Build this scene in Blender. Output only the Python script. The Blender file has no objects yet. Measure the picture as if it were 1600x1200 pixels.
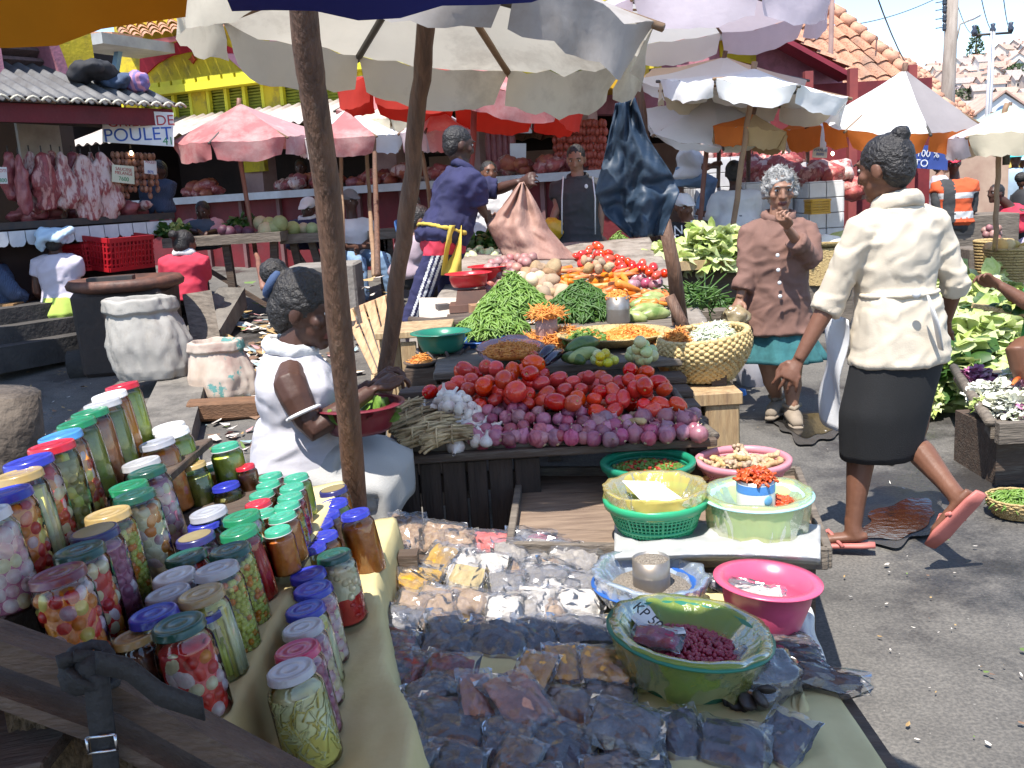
import bpy,math,random
from math import sin,cos,pi,radians,sqrt,atan2,exp
from mathutils import Vector,Matrix,Euler,Quaternion,noise as NZ
V =Vector
R =random.Random(11)
sc =bpy.context.scene
COL =sc.collection
# ------------------------------------------------------------------ camera, sky, sun
F,H,PIT,ROLL =1500.0,1.42,radians(11.4),radians(3.4)
CM =Euler((pi /2-PIT,0,0)).to_matrix() @ Matrix.Rotation(-ROLL,3,'Z')
cam =bpy.data.objects.new('camera',bpy.data.cameras.new('camera'))
COL.objects.link(cam)
cam.matrix_world =Matrix.Translation((0,0,H)) @ CM.to_4x4()
cam.data.sensor_width =36.0
cam.data.lens =36.0*F /1600
cam.data.clip_start =0.02
cam.data.clip_end =3000
sc.camera =cam
SUN =V((-0.20,-0.40,0.92)).normalized()          # towards the sun: high, behind the camera and to its left
w =bpy.data.worlds.new("World");sc.world =w;w.use_nodes =True
nt =w.node_tree
sky =nt.nodes.new('ShaderNodeTexSky');sky.sky_type ='NISHITA';sky.sun_disc =False
sky.sun_elevation =math.asin(SUN.z);sky.sun_rotation =atan2(SUN.x,SUN.y)
sky.air_density =1.0;sky.dust_density =.8;sky.ozone_density =1.6;sky.altitude =1200
bg =nt.nodes['Background'];bg.inputs['Strength'].default_value =0.15
nt.links.new(sky.outputs[0],bg.inputs[0])
sun =bpy.data.objects.new('sun',bpy.data.lights.new('sun','SUN'))
COL.objects.link(sun)
sun.data.energy =4.2;sun.data.angle =radians(0.53);sun.data.color =(1,0.955,0.88)
sun.rotation_euler =SUN.to_track_quat('Z','Y').to_euler()
vs =sc.view_settings
vs.view_transform ='Standard';vs.look ='None';vs.gamma =1;vs.exposure =1.08
sc.cycles.max_bounces =7;sc.cycles.diffuse_bounces =3;sc.cycles.glossy_bounces =3
sc.cycles.transparent_max_bounces =12;sc.cycles.transmission_bounces =4
sc.cycles.caustics_reflective =False;sc.cycles.caustics_refractive =False
sc.cycles.use_denoising =True
# ------------------------------------------------------------------ geometry helpers
def ray(px,py):return CM @ V(((px -800)/F,(600-py)/F,-1))
def atz(px,py,z):
 d =ray(px,py);return V((0,0,H))+d *((z -H)/d.z)
def aty(px,py,y):
 d =ray(px,py);return V((0,0,H))+d *(y /d.y)
def atp(px,py,p0,n):
 d =ray(px,py);n =V(n);return V((0,0,H))+d *((V(p0)-V((0,0,H))).dot(n)/d.dot(n))
def sst(a,b,x):
 t =min(1,max(0,(x -a)/(b -a)));return t *t *(3-2*t)
def gz(x,y):                                       # the street climbs gently to the stalls behind
 return 0.085*max(0,y -5.5)*(1-sst(1.0,4.2,x))*(1-sst(16,22,y))
def atg(px,py):                                    # point of the street under a pixel
 z =0
 for i in range(12):
  p =atz(px,py,z);z =gz(p.x,p.y)
 return p
def jit(a):return R.uniform(-a,a)
def fbm(p,s,o=3):return NZ.fractal(V(p)*s,1.0,2.0,o)
class MB:
 """collects faces, then links them as one mesh object"""
 def __init__(s):s.cut =[];s.v =[];s.f =[];s.mi =[];s.sm =[];s.m =0;s.smooth =True
 def add(s,vs,fs,smooth=None):
  b =len(s.v);s.cut.append((b,len(s.f)));s.v += [tuple(v) for v in vs]
  for f in fs:
   s.f.append([i +b for i in f]);s.mi.append(s.m);s.sm.append(s.smooth if smooth is None else smooth)
  return s
 def box(s,c,size,rot=None,taper=1.0):
  c =V(c);x,y,z =[k /2 for k in size];M =rot if rot is not None else Matrix.Identity(3)
  if isinstance(M,(tuple,list)):M =Euler(M).to_matrix()
  vs =[c +M @ V((i *x *(taper if k >0 else 1),j *y *(taper if k >0 else 1),k *z)) for k in (-1,1) for j in (-1,1) for i in (-1,1)]
  return s.add(vs,[(0,2,3,1),(4,5,7,6),(0,1,5,4),(2,6,7,3),(0,4,6,2),(1,3,7,5)],False)
 def beam(s,a,b,w,h,up=(0,0,1)):           # a box from point a to point b
  a,b =V(a),V(b);z =(b -a);L =z.length;z.normalize()
  x =V(up).cross(z)
  if x.length <1e-4:x =V((1,0,0)).cross(z)
  x.normalize();y =z.cross(x)
  return s.box((a +b)/2,(w,h,L),Matrix((x,y,z)).transposed())
 def quad(s,a,b,c,d):return s.add([a,b,c,d],[(0,1,2,3)],False)
 def tube(s,pts,rad,n=8,caps=True,flat=1.0,up=None):
  pts =[V(p) for p in pts];k =len(pts)
  if not hasattr(rad,'__len__'):rad =[rad]*k
  vs =[];fs =[];prev =None
  for i in range(k):
   t =(pts[min(i +1,k -1)]-pts[max(i -1,0)])
   t =t.normalized() if t.length >1e-9 else V((0,0,1))
   if prev is None:
    u =V(up) if up is not None else (V((0,0,1)) if abs(t.z)<.9 else V((1,0,0)))
   else:u =prev
   u =(u -t *u.dot(t))
   u =u.normalized() if u.length >1e-6 else t.orthogonal().normalized()
   prev =u;b =t.cross(u)
   for j in range(n):
    a =2*pi *j /n;vs.append(pts[i]+(u *cos(a)*flat +b *sin(a))*rad[i])
  for i in range(k -1):
   for j in range(n):
    fs.append((i *n +j,i *n +(j +1) % n,(i +1)*n +(j +1) % n,(i +1)*n +j))
  if caps:fs += [tuple(reversed(range(n))),tuple(range((k -1)*n,k *n))]
  return s.add(vs,fs)
 def ell(s,c,r,rot=None,nu=14,nv=9,fn=None):
  c =V(c);M =rot if rot is not None else Matrix.Identity(3)
  if isinstance(M,(tuple,list)):M =Euler(M).to_matrix()
  if not hasattr(r,'__len__'):r =(r,r,r)
  vs =[V((0,0,-1))]
  for i in range(1,nv):
   th =-pi /2+pi *i /nv
   for j in range(nu):
    a =2*pi *j /nu;vs.append(V((cos(th)*cos(a),cos(th)*sin(a),sin(th))))
  vs.append(V((0,0,1)))
  if fn:vs =[fn(p) for p in vs]
  vs =[c +M @ V((p.x *r[0],p.y *r[1],p.z *r[2])) for p in vs]
  fs =[]
  for j in range(nu):fs.append((0,1+(j +1) % nu,1+j))
  for i in range(nv -2):
   for j in range(nu):
    a =1+i *nu +j;b =1+i *nu +(j +1) % nu;fs.append((a,b,b +nu,a +nu))
  e =len(vs)-1;o =1+(nv -2)*nu
  for j in range(nu):fs.append((o +j,o +(j +1) % nu,e))
  return s.add(vs,fs)
 def lathe(s,prof,n=24,c=(0,0,0),rot=None,sx=1,sy=1,fn=None):
  c =V(c);M =rot if rot is not None else Matrix.Identity(3)
  if isinstance(M,(tuple,list)):M =Euler(M).to_matrix()
  vs =[];fs =[]
  for i,(r,z) in enumerate(prof):
   for j in range(n):
    a =2*pi *j /n;p =V((r *cos(a)*sx,r *sin(a)*sy,z))
    if fn:p =fn(p,a,i)
    vs.append(c +M @ p)
  for i in range(len(prof)-1):
   for j in range(n):fs.append((i *n +j,i *n +(j +1) % n,(i +1)*n +(j +1) % n,(i +1)*n +j))
  if prof[0][0]<1e-4 or True:
   if prof[0][0] <= 1e-4:pass
  return s.add(vs,fs)
 def grid(s,fn,nu,nv,closed=False):
  vs =[fn(i /(nu if closed else nu -1),j /(nv -1)) for j in range(nv) for i in range(nu)]
  fs =[]
  for j in range(nv -1):
   for i in range(nu if closed else nu -1):
    fs.append((j *nu +i,j *nu +(i +1) % nu,(j +1)*nu +(i +1) % nu,(j +1)*nu +i))
  return s.add(vs,fs)
 def loft(s,rings,n=16,caps=True):             # rings: (centre, right vector*a, forward vector*b, squareness)
  vs =[];fs =[];k =len(rings)
  for c,a,b in rings:
   for j in range(n):
    t =2*pi *j /n;ct,st =cos(t),sin(t)
    p =2/2.5
    vs.append(V(c)+V(a)*(abs(ct) ** p *(1 if ct >0 else -1))+V(b)*(abs(st) ** p *(1 if st >0 else -1)))
  for i in range(k -1):
   for j in range(n):fs.append((i *n +j,i *n +(j +1) % n,(i +1)*n +(j +1) % n,(i +1)*n +j))
  if caps:fs += [tuple(reversed(range(n))),tuple(range((k -1)*n,k *n))]
  return s.add(vs,fs)
 def prism(s,poly,th,M=None):                   # a flat outline (x, z) given a thickness along y
  n =len(poly);M =M or Matrix.Identity(4)
  vs =[M @ V((x,-th /2,z)) for x,z in poly]+[M @ V((x,th /2,z)) for x,z in poly]
  fs =[tuple(range(n)),tuple(reversed(range(n,2*n)))]+[(i,i +n,(i +1) % n +n,(i +1) % n) for i in range(n)]
  return s.add(vs,fs,False)
 def mesh(s,name,mats,origin=(0,0,0),solid=0):
  me =bpy.data.meshes.new(name);o =V(origin)
  me.from_pydata([tuple(V(v)-o) for v in s.v],[],s.f)
  me.polygons.foreach_set('use_smooth',s.sm);me.polygons.foreach_set('material_index',s.mi)
  for m in (mats if isinstance(mats,(list,tuple)) else [mats]):me.materials.append(m)
  me.update()
  return me
 def build(s,name,mats,parent=None,loc=None,solid=0,bevel=0,sub=0):
  """with a parent: vertices are in world space and become local to it; without: origin at loc or the mesh's base"""
  if parent is not None:o =wloc(parent) if loc is None else V(loc)
  elif loc is not None:o =V(loc)
  else:
   n =max(1,len(s.v));o =V((sum(v[0] for v in s.v)/n,sum(v[1] for v in s.v)/n,min(v[2] for v in s.v) if s.v else 0))
  ob =bpy.data.objects.new(name,s.mesh(name,mats,o))
  COL.objects.link(ob)
  if parent is not None:
   ob.parent =parent;ob.location =o -wloc(parent)
  else:ob.location =o
  if solid:
   m =ob.modifiers.new('t','SOLIDIFY');m.thickness =solid;m.offset =0
  if bevel:
   m =ob.modifiers.new('b','BEVEL');m.width =bevel;m.segments =1;m.limit_method ='ANGLE'
  if sub:
   m =ob.modifiers.new('s','SUBSURF');m.levels =sub;m.render_levels =sub
  return ob
def each(mb,name,mats,parent,**kw):               # every added piece becomes a part of its own
 cuts =mb.cut +[(len(mb.v),len(mb.f))]
 for (v0,f0),(v1,f1) in zip(cuts,cuts[1:]):
  q =MB();q.v =mb.v[v0:v1];q.f =[[i -v0 for i in f] for f in mb.f[f0:f1]];q.mi =mb.mi[f0:f1];q.sm =mb.sm[f0:f1];q.build(name,mats,parent,**kw)
def wloc(o):
 p =V(o.location)
 while o.parent is not None:o =o.parent;p =p +V(o.location)
 return p
def tag(o,label,cat,group=None):
 o['label']=label;o['category']=cat
 if group:o['group']=group
 return o
def thing(name,label,cat,loc=(0,0,0),group=None,rot=None):
 o =bpy.data.objects.new(name,None);COL.objects.link(o);o.location =loc
 o.empty_display_size =.1
 if rot is not None:o.rotation_euler =rot
 return tag(o,label,cat,group)
def structure(o):o['kind']='structure';return o
def stuff(o):o['kind']='stuff';return o
def inst(name,me,loc,rot=(0,0,0),scale=1,parent=None):
 o =bpy.data.objects.new(name,me);COL.objects.link(o);o.location =loc;o.rotation_euler =rot
 o.scale =scale if hasattr(scale,'__len__') else (scale,)*3
 if parent is not None:o.parent =parent
 return o
def remesh(mb,vox,smooth=3,disp=None,mats=(),pick=None,name='m',parent=None,loc=None):
 """joins overlapping closed shapes into one continuous skin"""
 o =(wloc(parent) if parent is not None else V(loc or (0,0,0)))
 me =mb.mesh('t',[],o);ob =bpy.data.objects.new('t',me);COL.objects.link(ob)
 m =ob.modifiers.new('r','REMESH');m.mode ='VOXEL';m.voxel_size =vox;m.use_smooth_shade =True
 if smooth:
  m =ob.modifiers.new('s','SMOOTH');m.iterations =smooth;m.factor =.5
 dg =bpy.context.evaluated_depsgraph_get();dg.update()
 me2 =bpy.data.meshes.new_from_object(ob.evaluated_get(dg))
 bpy.data.objects.remove(ob);bpy.data.meshes.remove(me);me2.name =name
 if disp:
  nv =len(me2.vertices);nr =[V(v.normal) for v in me2.vertices]
  co =[]
  for i,v in enumerate(me2.vertices):
   p =v.co +o;q =p +nr[i]*disp(p,nr[i]);q -= o;co += [q.x,q.y,q.z]
  me2.vertices.foreach_set('co',co);me2.update()
 me2.materials.clear()
 for k in (mats if isinstance(mats,(list,tuple)) else [mats]):me2.materials.append(k)
 me2.polygons.foreach_set('use_smooth',[True]*len(me2.polygons))
 if pick:me2.polygons.foreach_set('material_index',[pick(p.center +o,p.normal) for p in me2.polygons])
 else:me2.polygons.foreach_set('material_index',[0]*len(me2.polygons))
 ob =bpy.data.objects.new(name,me2);COL.objects.link(ob)
 if parent is not None:ob.parent =parent
 else:ob.location =o
 return ob
# ------------------------------------------------------------------ materials
def M(name,c1,c2=None,sc_=8,r=.6,bump=0,bs=40,st=(1,1,1),metal=0,coat=0,rnd=None,trl=0,alpha=1,tex='noise',det=5,
  c3=None,lo=.35,hi=.65,spec=.5,sss=0,dirt=None,rv=0,coord='Object',sheen=0):
 m =bpy.data.materials.new(name);m.use_nodes =True
 n =m.node_tree.nodes;L =m.node_tree.links;b =n['Principled BSDF'];out =n['Material Output']
 def c4(c):return (c[0],c[1],c[2],1)
 tc =n.new('ShaderNodeTexCoord');mp =n.new('ShaderNodeMapping');mp.inputs['Scale'].default_value =st
 L.new(tc.outputs[coord],mp.inputs[0])
 oi =n.new('ShaderNodeObjectInfo')
 va =n.new('ShaderNodeVectorMath');va.operation ='ADD';L.new(mp.outputs[0],va.inputs[0])
 cx =n.new('ShaderNodeCombineXYZ')
 mu =n.new('ShaderNodeMath');mu.operation ='MULTIPLY';mu.inputs[1].default_value =37
 L.new(oi.outputs['Random'],mu.inputs[0]);L.new(mu.outputs[0],cx.inputs[0]);L.new(mu.outputs[0],cx.inputs[1]);L.new(cx.outputs[0],va.inputs[1])
 if tex == 'wave':
  t =n.new('ShaderNodeTexWave');t.inputs['Scale'].default_value =sc_;t.inputs['Distortion'].default_value =5;t.inputs['Detail'].default_value =3;t.inputs['Detail Scale'].default_value =1.5;fac =t.outputs['Fac']
 elif tex == 'vor':
  t =n.new('ShaderNodeTexVoronoi');t.inputs['Scale'].default_value =sc_;fac =t.outputs['Distance']
 else:
  t =n.new('ShaderNodeTexNoise');t.inputs['Scale'].default_value =sc_;t.inputs['Detail'].default_value =det;t.inputs['Roughness'].default_value =.62;fac =t.outputs['Fac']
 L.new(va.outputs[0],t.inputs['Vector'])
 if c2 is None:c2 =tuple(x *.72 for x in c1)
 rp =n.new('ShaderNodeValToRGB');e =rp.color_ramp.elements
 e[0].position =lo;e[0].color =c4(c1);e[1].position =hi;e[1].color =c4(c2)
 if c3:k =e.new((lo +hi)/2);k.color =c4(c3)
 L.new(fac,rp.inputs[0]);col =rp.outputs[0]
 if dirt:
  t3 =n.new('ShaderNodeTexNoise');t3.inputs['Scale'].default_value =dirt[1];t3.inputs['Detail'].default_value =8;t3.inputs['Roughness'].default_value =.7
  L.new(va.outputs[0],t3.inputs['Vector'])
  r3 =n.new('ShaderNodeValToRGB');r3.color_ramp.elements[0].position =dirt[2];r3.color_ramp.elements[1].position =dirt[3]
  L.new(t3.outputs['Fac'],r3.inputs[0])
  mx =n.new('ShaderNodeMix');mx.data_type ='RGBA';L.new(r3.outputs[0],mx.inputs[0]);L.new(col,mx.inputs[6]);mx.inputs[7].default_value =c4(dirt[0]);col =mx.outputs[2]
 if rnd:
  hs =n.new('ShaderNodeHueSaturation')
  for k,(soc,amp) in enumerate((('Hue',rnd[0]),('Saturation',rnd[1]),('Value',rnd[2]))):
   a =n.new('ShaderNodeMapRange');base =.5 if k == 0 else 1
   a.inputs['To Min'].default_value =base -amp;a.inputs['To Max'].default_value =base +amp
   if k:
    fr =n.new('ShaderNodeMath');fr.operation ='FRACT';m2 =n.new('ShaderNodeMath');m2.operation ='MULTIPLY';m2.inputs[1].default_value =7.3*k +3
    L.new(oi.outputs['Random'],m2.inputs[0]);L.new(m2.outputs[0],fr.inputs[0]);L.new(fr.outputs[0],a.inputs[0])
   else:L.new(oi.outputs['Random'],a.inputs[0])
   L.new(a.outputs[0],hs.inputs[soc])
  L.new(col,hs.inputs['Color']);col =hs.outputs[0]
 L.new(col,b.inputs['Base Color'])
 b.inputs['Roughness'].default_value =r;b.inputs['Metallic'].default_value =metal
 b.inputs['Specular IOR Level'].default_value =spec
 if rv:
  mr =n.new('ShaderNodeMapRange');mr.inputs['To Min'].default_value =max(0,r -rv);mr.inputs['To Max'].default_value =min(1,r +rv)
  L.new(fac,mr.inputs[0]);L.new(mr.outputs[0],b.inputs['Roughness'])
 if coat:b.inputs['Coat Weight'].default_value =coat;b.inputs['Coat Roughness'].default_value =.12
 if sheen:b.inputs['Sheen Weight'].default_value =sheen
 if sss:b.inputs['Subsurface Weight'].default_value =sss;b.inputs['Subsurface Radius'].default_value =(.01,.005,.003)
 if bump:
  t2 =n.new('ShaderNodeTexNoise');t2.inputs['Scale'].default_value =bs;t2.inputs['Detail'].default_value =6
  L.new(va.outputs[0],t2.inputs['Vector'])
  bp =n.new('ShaderNodeBump');bp.inputs['Strength'].default_value =bump;bp.inputs['Distance'].default_value =.02
  L.new(t2.outputs['Fac'],bp.inputs['Height']);L.new(bp.outputs[0],b.inputs['Normal'])
 last =b.outputs[0]
 if trl:
  tr =n.new('ShaderNodeBsdfTranslucent');L.new(col,tr.inputs[0]);ms =n.new('ShaderNodeMixShader');ms.inputs[0].default_value =trl
  L.new(last,ms.inputs[1]);L.new(tr.outputs[0],ms.inputs[2]);last =ms.outputs[0]
 if alpha <1:
  tp =n.new('ShaderNodeBsdfTransparent');ms =n.new('ShaderNodeMixShader');ms.inputs[0].default_value =alpha
  L.new(tp.outputs[0],ms.inputs[1]);L.new(last,ms.inputs[2]);last =ms.outputs[0]
 L.new(last,out.inputs[0])
 return m
def glassmat(name,tint=(1,1,1),rough=.03,gloss=1.0,base=0.0,basec=(.9,.9,.9),bump=0,bs=20):
 """thin clear film or jar wall: see-through with Fresnel reflections"""
 m =bpy.data.materials.new(name);m.use_nodes =True;n =m.node_tree.nodes;L =m.node_tree.links
 n.remove(n['Principled BSDF']);out =n['Material Output']
 tp =n.new('ShaderNodeBsdfTransparent');tp.inputs[0].default_value =(*tint,1)
 gl =n.new('ShaderNodeBsdfGlossy');gl.inputs['Roughness'].default_value =rough
 fr =n.new('ShaderNodeFresnel');fr.inputs[0].default_value =1.45
 mu =n.new('ShaderNodeMath');mu.operation ='MULTIPLY_ADD';mu.inputs[1].default_value =gloss;mu.inputs[2].default_value =.01;L.new(fr.outputs[0],mu.inputs[0])
 ms =n.new('ShaderNodeMixShader');L.new(mu.outputs[0],ms.inputs[0])
 first =tp.outputs[0]
 if base:
  df =n.new('ShaderNodeBsdfDiffuse');df.inputs[0].default_value =(*basec,1)
  tl =n.new('ShaderNodeBsdfTranslucent');tl.inputs[0].default_value =(*basec,1)
  m1 =n.new('ShaderNodeMixShader');m1.inputs[0].default_value =.4;L.new(df.outputs[0],m1.inputs[1]);L.new(tl.outputs[0],m1.inputs[2])
  m0 =n.new('ShaderNodeMixShader');m0.inputs[0].default_value =base;L.new(tp.outputs[0],m0.inputs[1]);L.new(m1.outputs[0],m0.inputs[2]);first =m0.outputs[0]
 if bump:
  tc =n.new('ShaderNodeTexCoord');t2 =n.new('ShaderNodeTexNoise');t2.inputs['Scale'].default_value =bs;t2.inputs['Detail'].default_value =3;L.new(tc.outputs['Object'],t2.inputs['Vector'])
  bp =n.new('ShaderNodeBump');bp.inputs['Strength'].default_value =bump;bp.inputs['Distance'].default_value =.03;L.new(t2.outputs['Fac'],bp.inputs['Height'])
  L.new(bp.outputs[0],gl.inputs['Normal'])
 L.new(first,ms.inputs[1]);L.new(gl.outputs[0],ms.inputs[2]);L.new(ms.outputs[0],out.inputs[0])
 return m
def text(body,size,M4,mat,name,parent,ext=.001,align='CENTER'):
 cu =bpy.data.curves.new(name,'FONT');cu.body =body;cu.size =size;cu.extrude =ext;cu.align_x =align;cu.align_y ='CENTER'
 ob =bpy.data.objects.new('t',cu);COL.objects.link(ob)
 dg =bpy.context.evaluated_depsgraph_get();dg.update()
 me =bpy.data.meshes.new_from_object(ob.evaluated_get(dg));bpy.data.objects.remove(ob)
 me.materials.clear();me.materials.append(mat);me.name =name
 p =wloc(parent)
 me.transform(Matrix.Translation(-p) @ M4)
 o =bpy.data.objects.new(name,me);COL.objects.link(o);o.parent =parent
 return o
def frame(o,x,z):                                   # matrix: x right, z out of the face (text lies in the x-y plane)
 x =V(x).normalized();z =V(z).normalized();y =z.cross(x).normalized();x =y.cross(z)
 m =Matrix((x,y,z)).transposed().to_4x4();m.translation =V(o);return m
# shared materials
wood_dark =M('wood_dark',(.10,.065,.045),(.045,.03,.022),3,.75,.35,12,st=(1,9,9),dirt=((.16,.13,.10),6,.5,.75))
wood_grey =M('wood_grey',(.20,.165,.13),(.10,.08,.062),4,.8,.4,14,st=(1.2,9,9),dirt=((.05,.04,.035),5,.52,.78))
wood_pale =M('wood_pale',(.46,.33,.18),(.30,.19,.095),3,.75,.3,14,st=(8,8,1),dirt=((.16,.10,.06),5,.5,.8))
wood_pole =M('wood_pole',(.165,.085,.05),(.075,.038,.024),5,.62,.5,18,st=(7,7,.7),dirt=((.20,.13,.09),9,.55,.8))
white_paint =M('white_paint',(.78,.78,.76),(.62,.61,.58),5,.55)
black_iron =M('black_iron',(.03,.03,.032),(.06,.045,.035),12,.6)
paper =M('paper',(.74,.73,.70),(.62,.60,.56),3,.8)
ink_red =M('ink_red',(.45,.03,.04),r=.7);ink_blue =M('ink_blue',(.03,.10,.42),r=.7);ink_green =M('ink_green',(.04,.28,.10),r=.7);ink_black =M('ink_black',(.02,.02,.02),r=.7)
ink_white =M('ink_white',(.8,.8,.8),r=.7)
wicker =M('wicker',(.42,.29,.12),(.24,.15,.06),60,.7,.7,90,c3=(.52,.38,.17))
# ================================================================== SETTING
def asphalt_mat():
 m =bpy.data.materials.new('asphalt');m.use_nodes =True;n =m.node_tree.nodes;L =m.node_tree.links;b =n['Principled BSDF']
 tc =n.new('ShaderNodeTexCoord')
 def noise(s,d=6,r=.6):
  t =n.new('ShaderNodeTexNoise');t.inputs['Scale'].default_value =s;t.inputs['Detail'].default_value =d;t.inputs['Roughness'].default_value =r
  L.new(tc.outputs['Object'],t.inputs['Vector']);return t.outputs['Fac']
 def ramp(f,a,b_,c0,c1):
  r =n.new('ShaderNodeValToRGB');r.color_ramp.elements[0].position =a;r.color_ramp.elements[1].position =b_
  r.color_ramp.elements[0].color =(*c0,1);r.color_ramp.elements[1].color =(*c1,1);L.new(f,r.inputs[0]);return r.outputs[0]
 def mix(f,a,b_,mode='MIX'):
  x =n.new('ShaderNodeMix');x.data_type ='RGBA';x.blend_type =mode
  if isinstance(f,float):x.inputs[0].default_value =f
  else:L.new(f,x.inputs[0])
  for k,s in ((6,a),(7,b_)):
   if isinstance(s,tuple):x.inputs[k].default_value =(*s,1)
   else:L.new(s,x.inputs[k])
  return x.outputs[2]
 base =ramp(noise(1.6,8,.7),.32,.70,(.078,.073,.068),(.175,.163,.148))
 grit =ramp(noise(95,3),.38,.68,(.55,.55,.55),(1.25,1.22,1.16))
 c =mix(.75,base,grit,'MULTIPLY')
 vo =n.new('ShaderNodeTexVoronoi');vo.inputs['Scale'].default_value =46;L.new(tc.outputs['Object'],vo.inputs['Vector'])
 sp =ramp(vo.outputs['Distance'],.04,.10,(1,1,1),(0,0,0))
 pick =ramp(noise(31,2),.58,.62,(0,0,0),(1,1,1))
 spk =mix(1.0,sp,pick,'MULTIPLY')
 c =mix(spk,c,(.55,.52,.46))
 wet =ramp(noise(.75,7,.66),.50,.60,(0,0,0),(1,1,1))
 c =mix(wet,c,mix(1.0,c,(.38,.38,.40),'MULTIPLY'))
 L.new(c,b.inputs['Base Color'])
 rr =ramp(wet,0,1,(.85,)*3,(.34,)*3);L.new(rr,b.inputs['Roughness'])
 bp =n.new('ShaderNodeBump');bp.inputs['Strength'].default_value =.3;bp.inputs['Distance'].default_value =.012;L.new(noise(70,5),bp.inputs['Height']);L.new(bp.outputs[0],b.inputs['Normal'])
 return m
m_asph =asphalt_mat()
mb =MB()
xs =[-900,-300,-100,-50,-30,-20]+[-14+.7*i for i in range(41)]+[20,30,50,100,300,900]
ys =[-200,-40,-10,-4,-1,0]+[.5*i for i in range(1,60)]+[32,40,60,100,200,400,900,2000]
mb.grid(lambda u,v:V((xs[round(u *(len(xs)-1))],ys[round(v *(len(ys)-1))],0)),len(xs),len(ys))
mb.v =[(x,y,gz(x,y)+.012*NZ.noise((x *1.3,y *1.3,0)) if abs(x)<16 and 0<y <29 else gz(x,y)) for x,y,z in mb.v]
structure(mb.build('ground',m_asph,loc=(0,0,0)))
# puddles
m_pud =M('puddle_water',(.012,.011,.010),(.020,.018,.017),3,.06,.035,26,spec=1.0);m_wet =M('wet_asphalt',(.045,.041,.037),(.068,.062,.056),14,.38,.25,90)
def puddle(pts,n=26,z=.016):
 P =[atz(x,y,z) for x,y in pts];c =sum(P,V())/len(P);k =len(P);out =[]
 for i in range(n):
  t =i /n *k;a,b =P[int(t) % k],P[(int(t)+1) % k];f =t -int(t);f =f *f *(3-2*f)
  p =a.lerp(b,t -int(t));d =(p -c);out.append(c +d *(.95+.45*NZ.noise((p.x *7,p.y *7,3))+.12*NZ.noise((p.x *25,p.y *25,1))))
 for _ in range(2):out =[q for i in range(len(out)) for q in (out[i].lerp(out[(i +1) % len(out)],.25),out[i].lerp(out[(i +1) % len(out)],.75))]
 n =len(out);mb =MB();mb.smooth =False;mb.add([c]+out,[(0,1+i,1+(i +1) % n) for i in range(n)]);mb.v =[(x,y,z) for x,y,_ in mb.v]
 structure(mb.build('puddle',m_pud,loc=(c.x,c.y,z)))
 mb =MB();mb.smooth =False;w_ =[c +(q -c)*(1.28+.25*NZ.noise((q.x *9,q.y *9,8))) for q in out];mb.add([c]+w_,[(0,1+i,1+(i +1) % n) for i in range(n)]);mb.v =[(x,y,z -.003) for x,y,_ in mb.v];structure(mb.build('wet_patch',m_wet,loc=(c.x,c.y,z -.003)))
puddle([(1330,835),(1355,800),(1400,782),(1450,775),(1462,800),(1440,832),(1400,850)])
puddle([(1205,655),(1240,640),(1290,648),(1310,668),(1260,690)])
puddle([(1360,715),(1390,705),(1420,712),(1395,725)])
# kerb and gutter slab on the left
m_conc =M('kerb_concrete',(.20,.18,.155),(.10,.09,.08),4,.9,.5,40,dirt=((.05,.045,.04),3,.5,.7))
mb =MB()
pa =[atg(385,470),atg(345,540),atg(305,700),atg(285,860)]
pb =[atg(345,470),atg(285,545),atg(215,700),atg(150,860)]
for i in range(3):
 a,b,c,d =pa[i],pb[i],pb[i +1],pa[i +1];h =V((0,0,.13));lo =V((0,0,-.05))
 mb.quad(a +h,b +h,c +h,d +h);mb.quad(a +lo,a +h,d +h,d +lo);mb.quad(b +h,b +lo,c +lo,c +h)
mb.quad(pa[0]+V((0,0,-.05)),pb[0]+V((0,0,-.05)),pb[0]+V((0,0,.13)),pa[0]+V((0,0,.13)))
structure(mb.build('kerb',m_conc))
# ---- litter on the ground (countless scraps)
m_lit =[M('scrap_straw',(.42,.29,.13),(.28,.18,.08),9,.9),M('scrap_paper',(.62,.58,.52),(.45,.40,.36),9,.9),M('scrap_brown',(.22,.13,.08),(.12,.07,.05),9,.9),M('scrap_green',(.16,.24,.06),(.09,.14,.04),9,.9),M('scrap_pink',(.55,.28,.28),(.4,.2,.2),9,.9),M('scrap_bag',(.3,.42,.45),(.22,.3,.34),9,.5)]
def scraps(name,region,n,smin,smax,wts):
 mb =MB();mb.smooth =False
 for i in range(n):
  px,py =region();p =atg(px,py);s =R.uniform(smin,smax);a =R.uniform(0,6.28);k =R.uniform(.25,.9)
  mb.m =R.choices(range(6),wts)[0]
  u =V((cos(a),sin(a),jit(.35)))*s;v =V((-sin(a),cos(a),jit(.35)))*s *k;h =V((0,0,s *.25+.012));p =p +h
  q =(u +v)*.0+V((0,0,R.uniform(0,.5)*s))
  mb.add([p -u -v *.6,p +u *.2-v,p +u +q,p +u *.3+v,p -u *.8+v *.7],[(0,1,2),(0,2,3),(0,3,4)])
 stuff(mb.build(name,m_lit))
def reg_back():
 t =R.random();return (R.gauss(455,55)-30*t,480+160*t +R.gauss(0,10))
scraps('market_litter',reg_back,420,.02,.09,(5,6,4,1,1.2,1.2))
scraps('market_litter',lambda:(R.uniform(330,470),R.uniform(600,740)),70,.02,.06,(4,6,4,2,1,1))
scraps('street_scraps',lambda:(R.uniform(1130,1600),R.uniform(600,1190)),90,.003,.011,(3,9,3,3,.4,0))
scraps('street_scraps',lambda:(R.uniform(30,330),R.uniform(560,690)),90,.006,.022,(4,4,4,1,.3,.3))
scraps('street_scraps',lambda:(R.uniform(360,620),R.uniform(440,520)),70,.02,.06,(5,2,3,4,.3,.3))
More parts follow.
